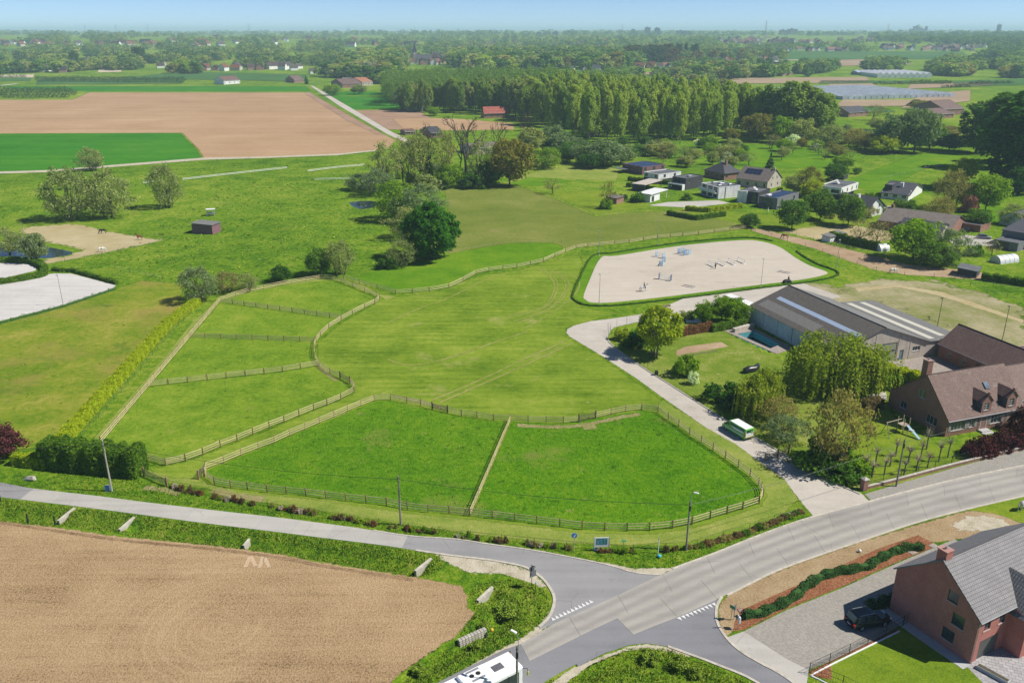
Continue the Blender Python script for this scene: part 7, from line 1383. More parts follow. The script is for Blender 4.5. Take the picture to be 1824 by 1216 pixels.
HAIRW=plain('pale_hair',(.55,.52,.45),.7,var=.1); HAIRB=plain('dark_hair',(.03,.02,.015),.7,var=.1)
def horse(label,p,rz,col,graze=True,hair=None,scale=1.):
    t=thing('horse',label,'horse',p,rz); t.scale=(scale,)*3; me=HM[1 if graze else 0]
    if not me.materials: me.materials.append(COATS['white'])
    b=link('body',me,parent=t); b.material_slots[0].link='OBJECT'; b.material_slots[0].material=COATS[col]; hm=hair or (HAIRB if col in('black','chestnut') else HAIRW)
    obj('tail',MB().tube([(-.9,0,1.22),(-1.03,.02,1.05),(-1.06,.02,.75),(-1.04,.03,.5)],[.05,.075,.08,.03],7),hm,t,smooth=True)
    mn=[(.62,0,1.56),(.80,0,1.72),(.95,0,1.93),(1.04,0,2.05)] if not graze else [(.66,0,1.5),(.92,0,1.33),(1.16,0,.95),(1.29,0,.6)]
    obj('mane',MB().tube(mn,[.04,.06,.06,.03],6),hm,t,smooth=True)
    return t
hr=horse('white horse carrying a rider on the sand arena',G(1146,519),R(12),'white',False)
horse('white horse grazing on the brown horse track',G(1590,487),R(5),'white',True); horse('chestnut horse grazing at the top of the horse track',G(1398,425),R(170),'chestnut',True)
horse('black horse grazing on the dusty left paddock',G(184,416),R(200),'black',True); horse('chestnut foal-coloured horse walking in the dusty left paddock',G(249,427),R(175),'chestnut',False); horse('white pony grazing below the dusty left paddock',G(181,449),R(30),'white',True); horse('white horse cut by the right frame edge beside the brick house',G(1822,908),R(25),'grey',True,scale=1.05)
for i,(x,y) in enumerate([(1648,299),(1655,298),(1670,296)]): horse(('white sheep lying left in the sloping pasture','white sheep beside the left one in the sloping pasture','white sheep standing apart on the right of the pasture')[i],G(x,y),R(20+60*i),'white',True,scale=.62)
for o in bpy.data.objects:
    if o.name.startswith('horse') and 'sheep' in str(o.get('label','')): o.name='sheep'; o['category']='sheep'
# ---- people
SKIN=plain('skin',(.46,.29,.21),.6,var=.08); CLO_D=plain('dark_clothes',(.03,.03,.035),.8,var=.2); CLO_B=plain('brown_jacket',(.10,.07,.06),.8,var=.2); HELM=plain('black_helmet',(.02,.02,.022),.35)
def person(label,p,rz,pose='stand',top=None,leg=None):
    t=thing('person',label,'person',p,rz)
    if pose=='ride': hipz=0; L=[((0,.14,0),.10),((.30,.30,-.10),.085),((.22,.36,-.50),.055),((.34,.37,-.60),.045)]
    else: L=[((0,.10,.90),.095),((.02,.11,.48),.07),((0,.11,.10),.05),((.14,.12,.04),.042)]
    z0=0 if pose=='ride' else .95
    ch=[[((0,0,z0),(.13,.11)),((0,0,z0+.22),(.13,.10)),((.0,0,z0+.42),(.16,.11)),((0,0,z0+.52),(.10,.08)),((.0,0,z0+.60),.052),((.02,0,z0+.68),(.075,.09)),((.02,0,z0+.80),(.075,.085)),((.02,0,z0+.86),.05)]]
    ch.append([((.02,0,z0+.68),(.075,.09)),((.115,0,z0+.70),.02)])
    for s in (-1,1):
        ch.append([((0,0,z0),(.13,.11))]+[((q[0],q[1]*s,q[2]),r) for q,r in L])
        if pose=='ride': arm=[((0,s*.2,z0+.46),.06),((.08,s*.24,z0+.22),.045),((.30,s*.14,z0+.14),.035),((.37,s*.12,z0+.14),.032)]; fd=Vector((.045,0,-.02))
        else: arm=[((0,s*.2,z0+.46),.06),((-.02,s*.26,z0+.18),.045),((.04,s*.27,z0-.06),.035),((.05,s*.27,z0-.13),.032)]; fd=Vector((.01,0,-.05))
        ch.append([((.0,0,z0+.42),(.16,.11))]+arm); h=Vector(arm[-1][0])
        for k in range(4): b0=h+Vector((0,s*(k-1.5)*.018,0))*1.0+fd*.4; ch.append([(tuple(h),.032),(tuple(b0),.010),(tuple(b0+fd*(.9+.1*(k in(1,2)))),.009),(tuple(b0+fd*1.4+Vector((-.012,0,-.008))),.008)])
        ch.append([(tuple(h),.032),(tuple(h+Vector((.02,-s*.03,.005))),.011),(tuple(h+Vector((.035,-s*.045,-.02))),.009)])
    me=skin_mesh('body',ch,1); me.materials.append(SKIN); me.materials.append(top or CLO_D); me.materials.append(leg or CLO_D)
    for pl in me.polygons:
        c=pl.center; pl.material_index=0 if c.z>z0+.56 or (abs(c.y)>.2 and z0-.25<c.z<z0+.02 and pose!='ride') or (pose=='ride' and c.x>.33 and z0+.05<c.z<z0+.2) else (1 if c.z>z0+.02 else 2)
    link('body',me,parent=t)
    obj('helmet' if pose=='ride' else 'hair',MB().tube([(.0,0,z0+.74),(-.005,0,z0+.80),(-.005,0,z0+.88),(0,0,z0+.925)],[.102,.108,.085,.03],10),HELM,t,smooth=True)
    return t
hp=G(1146,519); person('rider in dark jacket and helmet on the white horse',hp+Vector((.12,.03,1.46)),R(12),'ride',CLO_B,CLO_D)
person('person in black standing by the nearest white jump',G(1274,479),R(120)); person('person in dark clothes standing by the scooter at the arena corner',G(1404,503),R(200))
t=thing('scooter','black quad bike at the arena corner behind the barn','quad bike',G(1402,504),R(10)); obj('body',MB().bbox(-.9,-.45,.35,.9,.45,.85,.12),BLACKP,t); obj('seat',MB().bbox(-.6,-.2,.85,.2,.2,1.0,.05),BLACKP,t); wheels(t,(-.7,.7),.5,.3); obj('handlebar',MB().tube([(.45,-.4,1.1),(.4,0,1.05),(.45,.4,1.1)],.025,5),DARKM,t)
# ---- show jumps
JB=plain('jump_blue',(.12,.30,.58),.5,var=.1); JBL=plain('jump_light_blue',(.30,.50,.66),.5,var=.1); JW=plain('jump_white',(.72,.72,.70),.5,var=.05); JD=plain('jump_navy',(.05,.08,.20),.5,var=.1)
def jump(label,a,b,h,n,mA,mB,wing=1,group=None):
    A,B=G(*a),G(*b); d=B-A; L=d.length; t=thing('show_jump',label,'jump',A,math.atan2(d.y,d.x),group)
    for x in (0,L):
        m=MB().box(x-.04,-.5,0,x+.04,-.42,h*1.25).box(x-.04,.42,0,x+.04,.5,h*1.25)
        for k in range(5): m.box(x-.03,-.42,h*.1+k*h*.25,x+.03,.42,h*.1+k*h*.25+h*.13)
        obj('wing',m if wing else MB().box(x-.06,-.06,0,x+.06,.06,h*1.25).box(x-.3,-.3,0,x+.3,.3,.06),mA,t)
    for k in range(n): obj('rail',MB().tube([(0,(-.1,.1)[k%2],h*(k+.9)/n),(L,(-.1,.1)[k%2],h*(k+.9)/n)],.06,7),mB,t)
    obj('ground_rail',MB().tube([(0,-.35,.07),(L,-.35,.07)],.06,6),mB,t)
    return t
jump('blue jump with blue wings, leftmost at the back of the arena',(1169,457),(1182,460),1.3,3,JBL,JW); jump('small light blue jump turned side-on below the leftmost one',(1177,474),(1182,467),1.2,3,JBL,JBL); jump('blue oxer with four wings at the back of the arena',(1209,452),(1220,455),1.3,4,JB,JW); jump('second light blue half of the oxer at the back',(1216,450),(1228,453.5),1.3,3,JBL,JBL); jump('navy and white jump nearest the rider',(1174,497),(1195,500),1.3,4,JD,JW)
for i in range(4):
    jump(('white pole jump nearest the standing person','white pole jump, second of the row of four','white pole jump, third of the row of four','white pole jump, last of the row at the right')[i],(1262+i*17.5,471-i*2.2),(1273.5+i*17.5,476.4-i*2.2),1.1,2,JW,JW,0)
for x,y,l in ((1226,510,'pair of ground poles on the sand near the arena edge'),(1396,485,'pair of ground poles at the right of the arena')):
    t=thing('ground_poles',l,'poles',G(x,y),R(-40)); obj('pole',MB().tube([(-1.6,-.6,.06),(1.6,-.6,.06)],.06,6),JD,t); obj('pole',MB().tube([(-1.6,.6,.06),(1.6,.6,.06)],.06,6),JD,t)
t=thing('parasol','white folded parasol on the villa terrace','parasol',G(1367,383)); obj('pole',MB().tube([(0,0,0),(0,0,2.6)],.03,5),GALV,t); obj('canopy',MB().tube([(0,0,1.2),(0,0,2.0),(0,0,2.7)],[.25,.16,.03],8),WHITEM,t)
# ================= MIDDLE AND FAR DISTANCE =================
# --- poplar wood: nearest trees one by one, the rest as one mass
WOODPX=[(688,190),(720,200),(800,201),(850,203),(905,207),(950,222),(1000,240),(1060,252),(1110,257),(1200,257),(1262,252),(1300,248),(1345,244),(1345,222),(1300,212),(1200,200),(1100,190),(1000,178),(950,171),(880,163),(760,161),(690,166)]
wx,wy,wr=scatter_pts(WOODPX,.0165,77)
# thin out to a minimum spacing
keep=[]
cell={}
for i in np.argsort(wy):
    k=(int(wx[i]//6.),int(wy[i]//6.)); ok=True
    for a in (-1,0,1):
        for b in (-1,0,1):
            for j in cell.get((k[0]+a,k[1]+b),[]):
                if (wx[i]-wx[j])**2+(wy[i]-wy[j])**2<36: ok=False
    if ok: cell.setdefault(k,[]).append(i); keep.append(i)
def wood_leaf(x,y):
    px_=PX((x,y,0))[0]; return 'poplar' if px_>985+wr.normal()*50 else ('poplard' if wr.random()<.7 else 'willow')
edge_sorted=sorted(keep,key=lambda i:-PX((wx[i],wy[i],0))[1])[:290]
for i in edge_sorted:
    x,y=wx[i],wy[i]; px_=PX((x,y,0))[0]; h=np.interp(px_,[690,900,1000,1300],[23,26,30,28])*wr.uniform(.86,1.1)
    plant(f'poplar{wr.integers(3)}',(x,y,0),h,h*(wr.uniform(.22,.30) if px_>960 else wr.uniform(.28,.40)),'tall poplar in the dense wood behind the meadows','tree','poplars of the wood','poplar_tree',wood_leaf(x,y))
def farmass(name,pts,hs,ws,tints,label,protos=('far0','far1','far2'),frac=1.,leafm=None):
    V=[];Tn=[]
    for k,(p,h,w_,c) in enumerate(zip(pts,hs,ws,tints)):
        tr_,cr_,H,W,_=PROTO[protos[k%len(protos)]]; n=len(cr_.vertices); co=np.empty(n*3,np.float32); cr_.vertices.foreach_get('co',co); co=co.reshape(-1,4,3)
        if frac<1: co=co[RNG.random(len(co))<frac]
        co=co.reshape(-1,3); a=RNG.uniform(0,6.28); R2=np.array([[math.cos(a),-math.sin(a),0],[math.sin(a),math.cos(a),0],[0,0,1]]); V.append(co@R2.T*np.array([w_/W,w_/W,h/H])+np.array(p)); Tn.append(np.tile(np.array([*c,1.]),(len(co),1)))
    V=np.concatenate(V); me=np_mesh(name,V,quadidx(len(V)//4)); at=me.color_attributes.new('tint','FLOAT_COLOR','POINT'); at.data.foreach_set('color',np.concatenate(Tn).astype(np.float32).ravel()); me.materials.append(leafm or LEAF_T)
    o=link(name,me); o['kind']='stuff'; setp(o,label,'wood'); return o
LEAF_T=leafmat('leaf_far',(.070,.110,.024),(.135,.185,.045),hue=0,tint=True)
rest=[i for i in keep if i not in set(edge_sorted)]
hh=[np.interp(PX((wx[i],wy[i],0))[0],[690,900,1000,1300],[24,27,30,28])*wr.uniform(.86,1.1) for i in rest]
farmass('wood_interior',[(wx[i],wy[i],h*.12) for i,h in zip(rest,hh)],[h*.9 for h in hh],[h*.42 for h in hh],[(1.0,1.0,1.) if wood_leaf(wx[i],wy[i])=='poplar' else (.85,.95,.92) for i in rest],'closed green canopy of the wood behind its edge trees',('poplar0','poplar1','poplar2'),frac=.13)
# --- single trees of the middle distance
M=[('poplar0',1343,238,152,44,'tall poplar left of the great poplar clump','poplard'),('poplar1',1372,244,144,52,'tall poplar, left end of the great poplar clump','poplard'),('poplar2',1400,247,140,54,'tall poplar in the middle of the great poplar clump','poplard'),('poplar0',1426,246,142,52,'tall poplar, right of middle in the great poplar clump','poplard'),('poplar1',1450,247,150,48,'tall poplar near the right end of the great clump','poplard'),('poplar2',1468,244,164,36,'shorter poplar at the right end of the great clump','poplard'),
('poplar1',1738,272,170,62,'dark tall tree, left of the great dark stand','dark'),('poplar2',1772,300,160,76,'dark tall tree in the middle of the great dark stand','dark'),('poplar0',1800,338,158,96,'largest dark tree at the right frame edge','dark'),('poplar1',1845,335,160,96,'dark tree cut by the right frame edge','dark'),('poplar0',1812,290,170,70,'dark tree behind the largest one at the right','dark'),('round0',1815,345,290,60,'dark round tree under the great dark stand','dark'),
('round1',1348,252,200,52,'bronze-leaved tree before the poplar clump','bronze'),('round2',1388,254,206,44,'bright lime green tree before the poplar clump','lime'),('round0',1428,258,210,44,'pale green tree before the poplar clump','willow'),('round1',1300,254,228,30,'brownish small tree at the wood corner','bronze'),('willow0',1478,262,222,56,'pale willow right of the lime green tree','willow'),('loose0',1520,262,228,50,'brown twiggy thicket right of the pale willow','olive'),('loose1',1545,266,236,46,'twiggy hedge tree above the sloping pasture','bronze'),('round2',1572,274,240,46,'yellow-green bush at the top of the sloping pasture','yellow'),
('round0',1590,270,200,64,'large silvery willow beside the gabled farmhouse','grey'),('round1',1628,272,190,64,'largest silvery willow beside the gabled farmhouse','grey'),('round2',1655,266,212,40,'fresh green tree right of the silvery willows','lime'),('round0',1690,268,236,44,'dark green bush before the great dark stand','dark'),('smallbare0',1555,215,186,40,'bare brown tree before the far brick house','bronze'),('smallbare1',1480,215,188,36,'bare brown tree left of the far brick house','bronze'),('round1',1640,196,178,36,'olive tree behind the silvery willows','olive'),
('loose0',1690,372,302,58,'tall olive tree group beside the dark stand','olive'),('round1',1755,376,308,56,'bright green tree right of the red-leaved sapling','lime'),('loose1',1722,372,326,44,'brownish loose tree beside the bright green tree','bronze'),('round2',1712,330,280,46,'yellow-green tree below the great dark stand','yellow'),('shrub0',1726,378,340,24,'red-leaved sapling among the olive trees','pinkbl'),('round0',1740,404,372,46,'dark garden bush behind the brick garage','green'),('loose0',1672,395,350,50,'olive shrubbery behind the long brown roof','olive'),('loose1',1800,400,362,50,'greyish bush above the slate grey house','willow'),
('conifer0',1371,300,271,16,'dark spruce behind the pale gabled house',None),('loose0',1440,345,296,46,'brown budding tree behind the pale gabled house','bronze'),('round1',1415,345,312,40,'light green tree beside the pale gabled house','willow'),('round2',1448,352,320,36,'yellow-green tree above the garden beds','yellow'),('round0',1526,310,298,16,'small round tree alone on the sloping pasture','green'),('round1',1485,322,290,36,'dark garden tree behind the small brown shed','green'),('round2',1500,300,275,34,'green bush on the pasture border','lime'),('shrub0',1612,372,352,34,'green shrub row by the lane','green'),
('round0',740,200,182,18,'small round tree beside the hut',None),('round1',772,206,190,24,'lime bush beside the hut','lime'),('conifer1',546,150,133,8,'dark pointed conifer at the lane bend',None),('round2',640,168,150,26,'green bush by the farm gate','willow'),('round0',595,170,150,30,'row bush by the farm lane','lime'),('airy0',660,140,108,60,'large pale bare-looking tree left of the wood','twig'),('willow1',700,182,140,44,'bushy yellow-green willow at the left end of the wood','lime'),('willow0',720,196,155,44,'grey bush at the left foot of the wood','grey')]
for k,x,yb,yt,wp,lb,lf in M:
    isb='bush' in lb or 'shrub' in lb or 'thicket' in lb
    tree(k,x,yb,yt,wp,lb,lf,cat='shrub' if isb else 'tree',name='shrub' if isb else 'tree')
rr=random.Random(11)
for i in range(46):
    x=rr.uniform(1150,1520); y=rr.uniform(262,300)
    if 1370<x<1450 and y>292: continue
    k=rr.choice(['smallbare0','smallbare1','round0','round2','smallbare0']); hpx=rr.uniform(14,26); tree(k,x,y,y-hpx,hpx*rr.uniform(.9,1.3),'small fruit tree in the orchard behind the villas',rr.choice(['olive','willow','bronze','lime','willow','olive','willow','willow','blossom']),'orchard trees behind the villas','tree','fruit_tree')
for i in range(34):
    x=rr.uniform(940,1330); y=np.interp(x,[940,1100,1330],[300,285,290])-rr.uniform(0,26); hpx=rr.uniform(12,26)
    tree(rr.choice(['round0','round1','round2','shrub0','willow0']),x,y,y-hpx,hpx*rr.uniform(1,1.5),'leafy bush in the riverside thicket behind the villas',rr.choice(['green','dark','grey','willow','lime']),'riverside thicket','shrub','thicket_bush')
for i in range(30):
    x=rr.uniform(1460,1720); y=np.interp(x,[1460,1720],[262,268])-rr.uniform(0,34); hpx=rr.uniform(12,24)
    tree(rr.choice(['round0','round1','round2','loose0']),x,y,y-hpx,hpx*rr.uniform(1,1.5),'bush in the mixed thicket above the sloping pasture',rr.choice(['green','dark','grey','willow','lime','olive']),'thicket above the sloping pasture','shrub','thicket_bush')
for i in range(22):
    x=rr.uniform(640,880); y=np.interp(x,[640,880],[345,334])-rr.uniform(0,30); hpx=rr.uniform(10,22)
    tree(rr.choice(['round0','round1','shrub1','willow0','airy1']),x,y,y-hpx,hpx*rr.uniform(1,1.5),'green undergrowth bush beneath the bare trees',rr.choice(['green','dark','grey','willow','lime']),'undergrowth beneath the bare trees','shrub','undergrowth_bush')
# lawns of the villa plots
for i in range(46):
    x=rr.uniform(1105,1560); y=np.interp(x,[1105,1300,1420,1560],[345,352,378,392])+rr.uniform(-34,12); hpx=rr.uniform(5,13)
    if any(a<x<b and c<y<d for a,b,c,d in ((1228,1320,330,358),(1190,1255,322,342),(1115,1215,300,332),(1310,1425,345,378),(1320,1395,310,340),(1460,1530,335,360),(1140,1190,340,364))): continue
    tree(rr.choice(['shrub0','shrub1','shrub2','round1']),x,y,y-hpx,hpx*rr.uniform(1,1.6),'clipped garden shrub between the villas',rr.choice(['green','dark','hedged','lime','olive','hedge']),'garden shrubs between the villas','shrub','garden_shrub')
for i in range(30):
    x=rr.uniform(1110,1600); y=np.interp(x,[1110,1300,1420,1600],[318,330,360,385])+rr.uniform(-30,14); hpx=rr.uniform(14,26)
    if any(a-8<x<b+8 and c-4<y<d+14 for a,b,c,d in ((1228,1320,318,358),(1190,1255,318,342),(1115,1215,298,332),(1310,1425,340,378),(1250,1320,295,322),(1320,1395,300,340),(1460,1530,335,360),(1140,1190,340,364),(1565,1645,330,360))): continue
    tree(rr.choice(['round0','round1','round2','loose0','willow1']),x,y,y-hpx,hpx*rr.uniform(.8,1.3),'leafy garden tree standing between the villas',rr.choice(['green','willow','lime','olive','grey']),'garden trees between the villas','tree','garden_tree')
sheet('villa_lawn',[(975,345),(1062,383),(1110,376),(1160,372),(1120,350),(1060,338)],GR_lawn,.012); sheet('villa_lawn',[(900,325),(960,318),(1100,322),(1105,300),(1040,292),(980,300),(930,312)],GR_strip,.010); sheet('villa_lawn',[(905,328),(940,316),(1000,318),(1020,324),(960,332)],GR_bright,.014); sheet('villa_lawn',[(1190,388),(1290,390),(1330,400),(1420,405),(1520,398),(1460,388),(1350,380),(1260,372)],GR_lawn,.012)
sheet('terrace',[(1155,366),(1190,360),(1280,357),(1300,362),(1230,370)],DRIVE_c,.016,soft=.1); sheet('lane',[(1560,360),(1600,372),(1650,386),(1640,392),(1590,380),(1540,366)],DRIVE_c,.016,soft=.1); sheet('lane',[(1690,428),(1720,418),(1760,425),(1830,440),(1830,447),(1760,438),(1700,436)],DRIVE_c,.016,soft=.1)
sheet('sloping_pasture',[(1500,325),(1560,345),(1650,300),(1745,285),(1700,270),(1640,272),(1560,300)],GR_bright,.010); sheet('garden_grass',[(1730,365),(1830,372),(1830,400),(1760,395)],GR_bright,.010); sheet('orchard_grass',[(1130,262),(1260,256),(1500,262),(1540,280),(1490,300),(1330,300),(1200,285)],GR_bright,.008)
# ---- far fields
BROWNF=groundmat('far_soil',[(.23,.165,.105),(.28,.205,.135),(.32,.24,.16),(.37,.28,.19)],s=(.004,.02,.1),wt=(.4,.3,.2),fine=.5,fw=.1,bump=0); CREAMF=groundmat('far_stubble',[(.40,.33,.22),(.46,.39,.27),(.5,.43,.31),(.55,.48,.36)],s=(.004,.02,.1),wt=(.4,.3,.2),fine=.5,fw=.1,bump=0)
for nm,c,m in [('far_field',[(173,130),(218,129),(214,122),(176,122)],CREAMF),('far_meadow',[(0,96),(90,95),(75,86),(0,87)],GR_far),('far_meadow',[(150,99),(215,98),(208,83),(152,84)],GR_far),('far_meadow',[(190,140),(560,147),(545,133),(330,128)],GR_far),('far_meadow',[(0,146),(55,145),(60,138),(0,138)],GR_far),('far_field',[(0,140),(60,140),(62,133),(0,134)],CREAMF),
 ('far_meadow',[(770,77),(816,77),(812,70),(772,70)],GR_far),('far_meadow',[(960,134),(1065,133),(1060,127),(965,127)],GR_far),('far_field',[(1165,152),(1560,148),(1550,137),(1170,141)],BROWNF),('far_meadow',[(1170,160),(1300,156),(1290,150),(1180,152)],GR_far),('far_field',[(1248,158),(1300,156),(1290,148),(1256,148)],CREAMF),('far_meadow',[(1455,150),(1632,149),(1625,144),(1460,144)],GR_far),('far_field',[(1470,157),(1565,154),(1555,149),(1475,150)],BROWNF),('far_field',[(1600,196),(1730,182),(1730,160),(1640,168)],BROWNF),('far_field',[(1480,192),(1640,190),(1640,178),(1500,178)],BROWNF),('far_meadow',[(1480,205),(1600,200),(1570,190),(1490,190)],GR_far),
 ('far_meadow',[(1330,108),(1740,106),(1720,92),(1335,91)],GR_far),('far_field',[(1476,119),(1630,116),(1600,104),(1480,107)],BROWNF),('far_field',[(1346,109),(1432,108),(1425,102),(1350,102)],CREAMF),('far_field',[(1330,92),(1380,91),(1378,87),(1335,87)],BROWNF),('far_meadow',[(1300,90),(1500,87),(1490,83),(1305,84)],GR_far),('far_field',[(1130,134),(1216,133),(1210,128),(1135,129)],BROWNF),('far_meadow',[(1700,156),(1830,152),(1830,140),(1690,144)],GR_far),('far_field',[(1610,160),(1780,152),(1760,146),(1620,150)],BROWNF),('far_meadow',[(60,152),(330,150),(330,140),(62,142)],GR_far),('far_field',[(860,97),(895,96),(890,91),(862,92)],BROWNF)]: quadfield(nm,c,m)
strip('lane',crv([(0,153),(50,146),(60,139),(64,133)],4),5,.3,.6,GRAVEL[0])
# orchard rows and nursery strips
def rowmass(name,rows,h,w_,label,tint):
    P=[];
    for a,b in rows:
        A,B=G(*a),G(*b); n=max(3,int((B-A).length/4)); P+=[tuple(A.lerp(B,i/n)) for i in range(n+1)]
    P=[(p[0],p[1],float(T(p[0],p[1]))) for p in P]; farmass(name,P,[h*RNG.uniform(.8,1.2) for _ in P],[w_]*len(P),[tint]*len(P),label,frac=.25)
rowmass('orchard_rows',[((0,161),(115,160)),((0,164),(128,163)),((0,167),(135,166)),((0,171),(132,170)),((0,175),(120,175)),((65,140),(240,141)),((65,143),(330,144)),((70,146),(325,148)),((240,143),(325,141)),((0,139),(45,138))],3.5,5,'dark rows of low orchard trees in the far left fields',(.35,.5,.6)); rowmass('nursery_rows',[((1560,151),(1690,150)),((1625,147),(1690,148)),((1730,150),(1800,149)),((1680,157),(1725,156))],3.5,6,'dark rows of nursery trees by the glasshouses',(.25,.3,.4))
def rnd(x0,x1,y0,y1,n,seed): r=random.Random(seed); return [(r.uniform(x0,x1),r.uniform(y0,y1)) for _ in range(n)]
HPTS=rnd(0,275,79,84,26,1)+rnd(728,800,101,117,26,3)+rnd(1200,1400,106,128,22,5)+rnd(1570,1760,83,92,44,7)+rnd(1280,1560,70,80,44,8)+rnd(860,1100,74,92,18,9)+rnd(300,720,70,88,26,21)+rnd(800,1200,84,98,22,22)+[(358+i*12,126) for i in range(20)]+[(85,128),(92,124),(105,130),(150,112),(160,118),(185,104),(280,122),(300,118),(743,114),(755,114)]
# ---- scattered far woods
def zone(name,poly,n,hr,label,tints,objs=0,frac=.45,wr_=(.9,1.5),grp=None,kinds=('far0','far1','far2'),seed=1,clump=0.):
    r=np.random.default_rng(seed); xs_=[p[0] for p in poly]; ys_=[p[1] for p in poly]; pts=[]
    while len(pts)<n:
        x=r.uniform(min(xs_),max(xs_),n); y=r.uniform(min(ys_),max(ys_),n); m=inpoly(x,y,poly)
        if clump: m&=(np.sin(x*.05+seed)+np.sin(x*.021+y*.3+2*seed)+.8*np.sin(y*.55+x*.013))>clump*r.uniform(-1,1.5,n)
        for (c0,c1,d0,d1) in CLEAR: m&=~((x>c0)&(x<c1)&(y>d0)&(y<d1)&(r.random(n)<.86))
        for hx,hy in HPTS: m&=~((np.abs(x-hx)<6)&(y>hy-.4)&(y<hy+(2.2 if hy<100 else 7)))
        pts+=list(zip(x[m],y[m]))
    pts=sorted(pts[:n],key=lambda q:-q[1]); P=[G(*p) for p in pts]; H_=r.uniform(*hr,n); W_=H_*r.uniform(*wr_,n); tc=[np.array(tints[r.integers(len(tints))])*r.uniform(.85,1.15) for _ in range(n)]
    lf=['green','dark','willow','lime','poplar','olive','bronze']
    for i in range(objs): plant(kinds[i%len(kinds)],P[i],H_[i],W_[i],label,'tree',grp or name.replace('_',' '),name.rstrip('s')if 0 else name[:-1] if name.endswith('s') else name+'_tree',lf[r.choice(7,p=[.26,.12,.2,.14,.18,.06,.04])])
    if n>objs: farmass(name,[tuple(p) for p in P[objs:]],H_[objs:],W_[objs:],tc[objs:],label+(', farther ones' if objs else ''),frac=frac)
CLEAR=[(0,280,79,89),(350,605,121,137),(722,806,100,124),(1200,1400,107,130),(1380,1515,89,98),(1565,1765,82,98),(1275,1560,70,84),(975,1065,124,133),(1125,1210,118,127),(1480,1715,156,182),(1520,1665,128,142)]
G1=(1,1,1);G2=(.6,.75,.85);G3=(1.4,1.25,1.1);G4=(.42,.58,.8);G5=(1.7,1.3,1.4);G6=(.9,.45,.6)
zone('left_valley_trees',[(0,133),(180,128),(360,133),(480,128),(640,143),(690,158),(690,112),(560,100),(300,100),(0,104)],798,(9,18),'tree of the leafy belt beyond the big tan field',[G1,G2,G3,G4,G5],110,seed=3,grp='leafy belt beyond the tan field',clump=.35)
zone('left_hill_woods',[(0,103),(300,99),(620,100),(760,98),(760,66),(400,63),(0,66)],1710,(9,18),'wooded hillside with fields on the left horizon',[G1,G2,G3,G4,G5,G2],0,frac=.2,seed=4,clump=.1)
zone('church_wood',[(640,150),(700,140),(730,118),(720,100),(640,104),(610,125)],247,(10,22),'tree of the grove left of the church village',[G1,G2,G3,G5],50,seed=5,grp='grove left of the church village')
zone('middle_wood',[(800,118),(860,132),(1000,128),(1090,126),(1160,114),(1190,104),(1080,98),(900,102),(800,106)],494,(16,24),'tree of the broad wood beyond the poplars',[G1,G2,G3,G2],90,seed=6,grp='broad wood beyond the poplars')
zone('dark_conifer_wood',[(1110,114),(1200,112),(1195,104),(1120,105)],40,(20,28),'dark purple-green wood beside the broad wood',[(.25,.32,.5),(.3,.36,.5),(.5,.3,.4)],0,seed=7,frac=.6)
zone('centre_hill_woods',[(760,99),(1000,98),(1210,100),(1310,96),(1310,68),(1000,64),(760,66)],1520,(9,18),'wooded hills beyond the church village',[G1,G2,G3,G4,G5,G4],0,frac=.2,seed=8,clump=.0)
zone('poplar_gap_trees',[(1000,150),(1170,152),(1290,172),(1290,140),(1150,130),(1000,134)],100,(7,14),'garden tree among the cottages beyond the wood',[G1,G2,G3],50,seed=9,grp='garden trees beyond the wood',clump=.3)
zone('right_village_trees',[(1190,138),(1300,142),(1400,136),(1400,102),(1330,98),(1210,102)],380,(9,17),'tree of the leafy village right of the wood',[G1,G2,G3,G4,G6],90,seed=10,grp='leafy village right of the wood')
zone('right_valley_trees',[(1400,140),(1530,130),(1660,134),(1720,138),(1830,140),(1830,108),(1700,112),(1560,118),(1430,124)],627,(9,17),'tree of the wooded slope behind the white tunnels',[G1,G2,G3,G4],90,seed=11,grp='wooded slope behind the white tunnels',clump=.1)
zone('right_dark_ridge',[(1540,76),(1830,84),(1830,64),(1545,66)],420,(14,22),'long dark wood along the right ridge',[G1,G2,G2,G4],0,frac=.4,seed=12)
zone('right_near_ridge',[(1740,108),(1830,112),(1830,84),(1770,88)],120,(12,20),'wooded knoll at the right frame edge',[G1,G2,G4],0,frac=.5,seed=13)
zone('right_town_trees',[(1210,100),(1560,92),(1560,72),(1220,72)],627,(8,14),'trees scattered through the far right town',[G1,G2,G3,G4],0,frac=.2,seed=14,clump=.2)
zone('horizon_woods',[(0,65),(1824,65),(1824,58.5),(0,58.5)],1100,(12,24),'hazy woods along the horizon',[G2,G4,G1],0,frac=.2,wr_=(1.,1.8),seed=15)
for i,(x,y,yt) in enumerate([(240,112,80),(246,113,82),(252,113,79),(258,112,84),(128,118,90),(134,119,88),(140,119,92),(1206,104,72),(1212,104,74),(1221,104,71),(1232,105,72),(1240,105,74),(295,108,88)]):
    p=G(x,y); h=min(30,HT(p,yt)); plant(f'column{i%2}',p,h,h*.28,'slim dark column poplar standing in a far row','tree','slim column poplars','column_poplar',None)
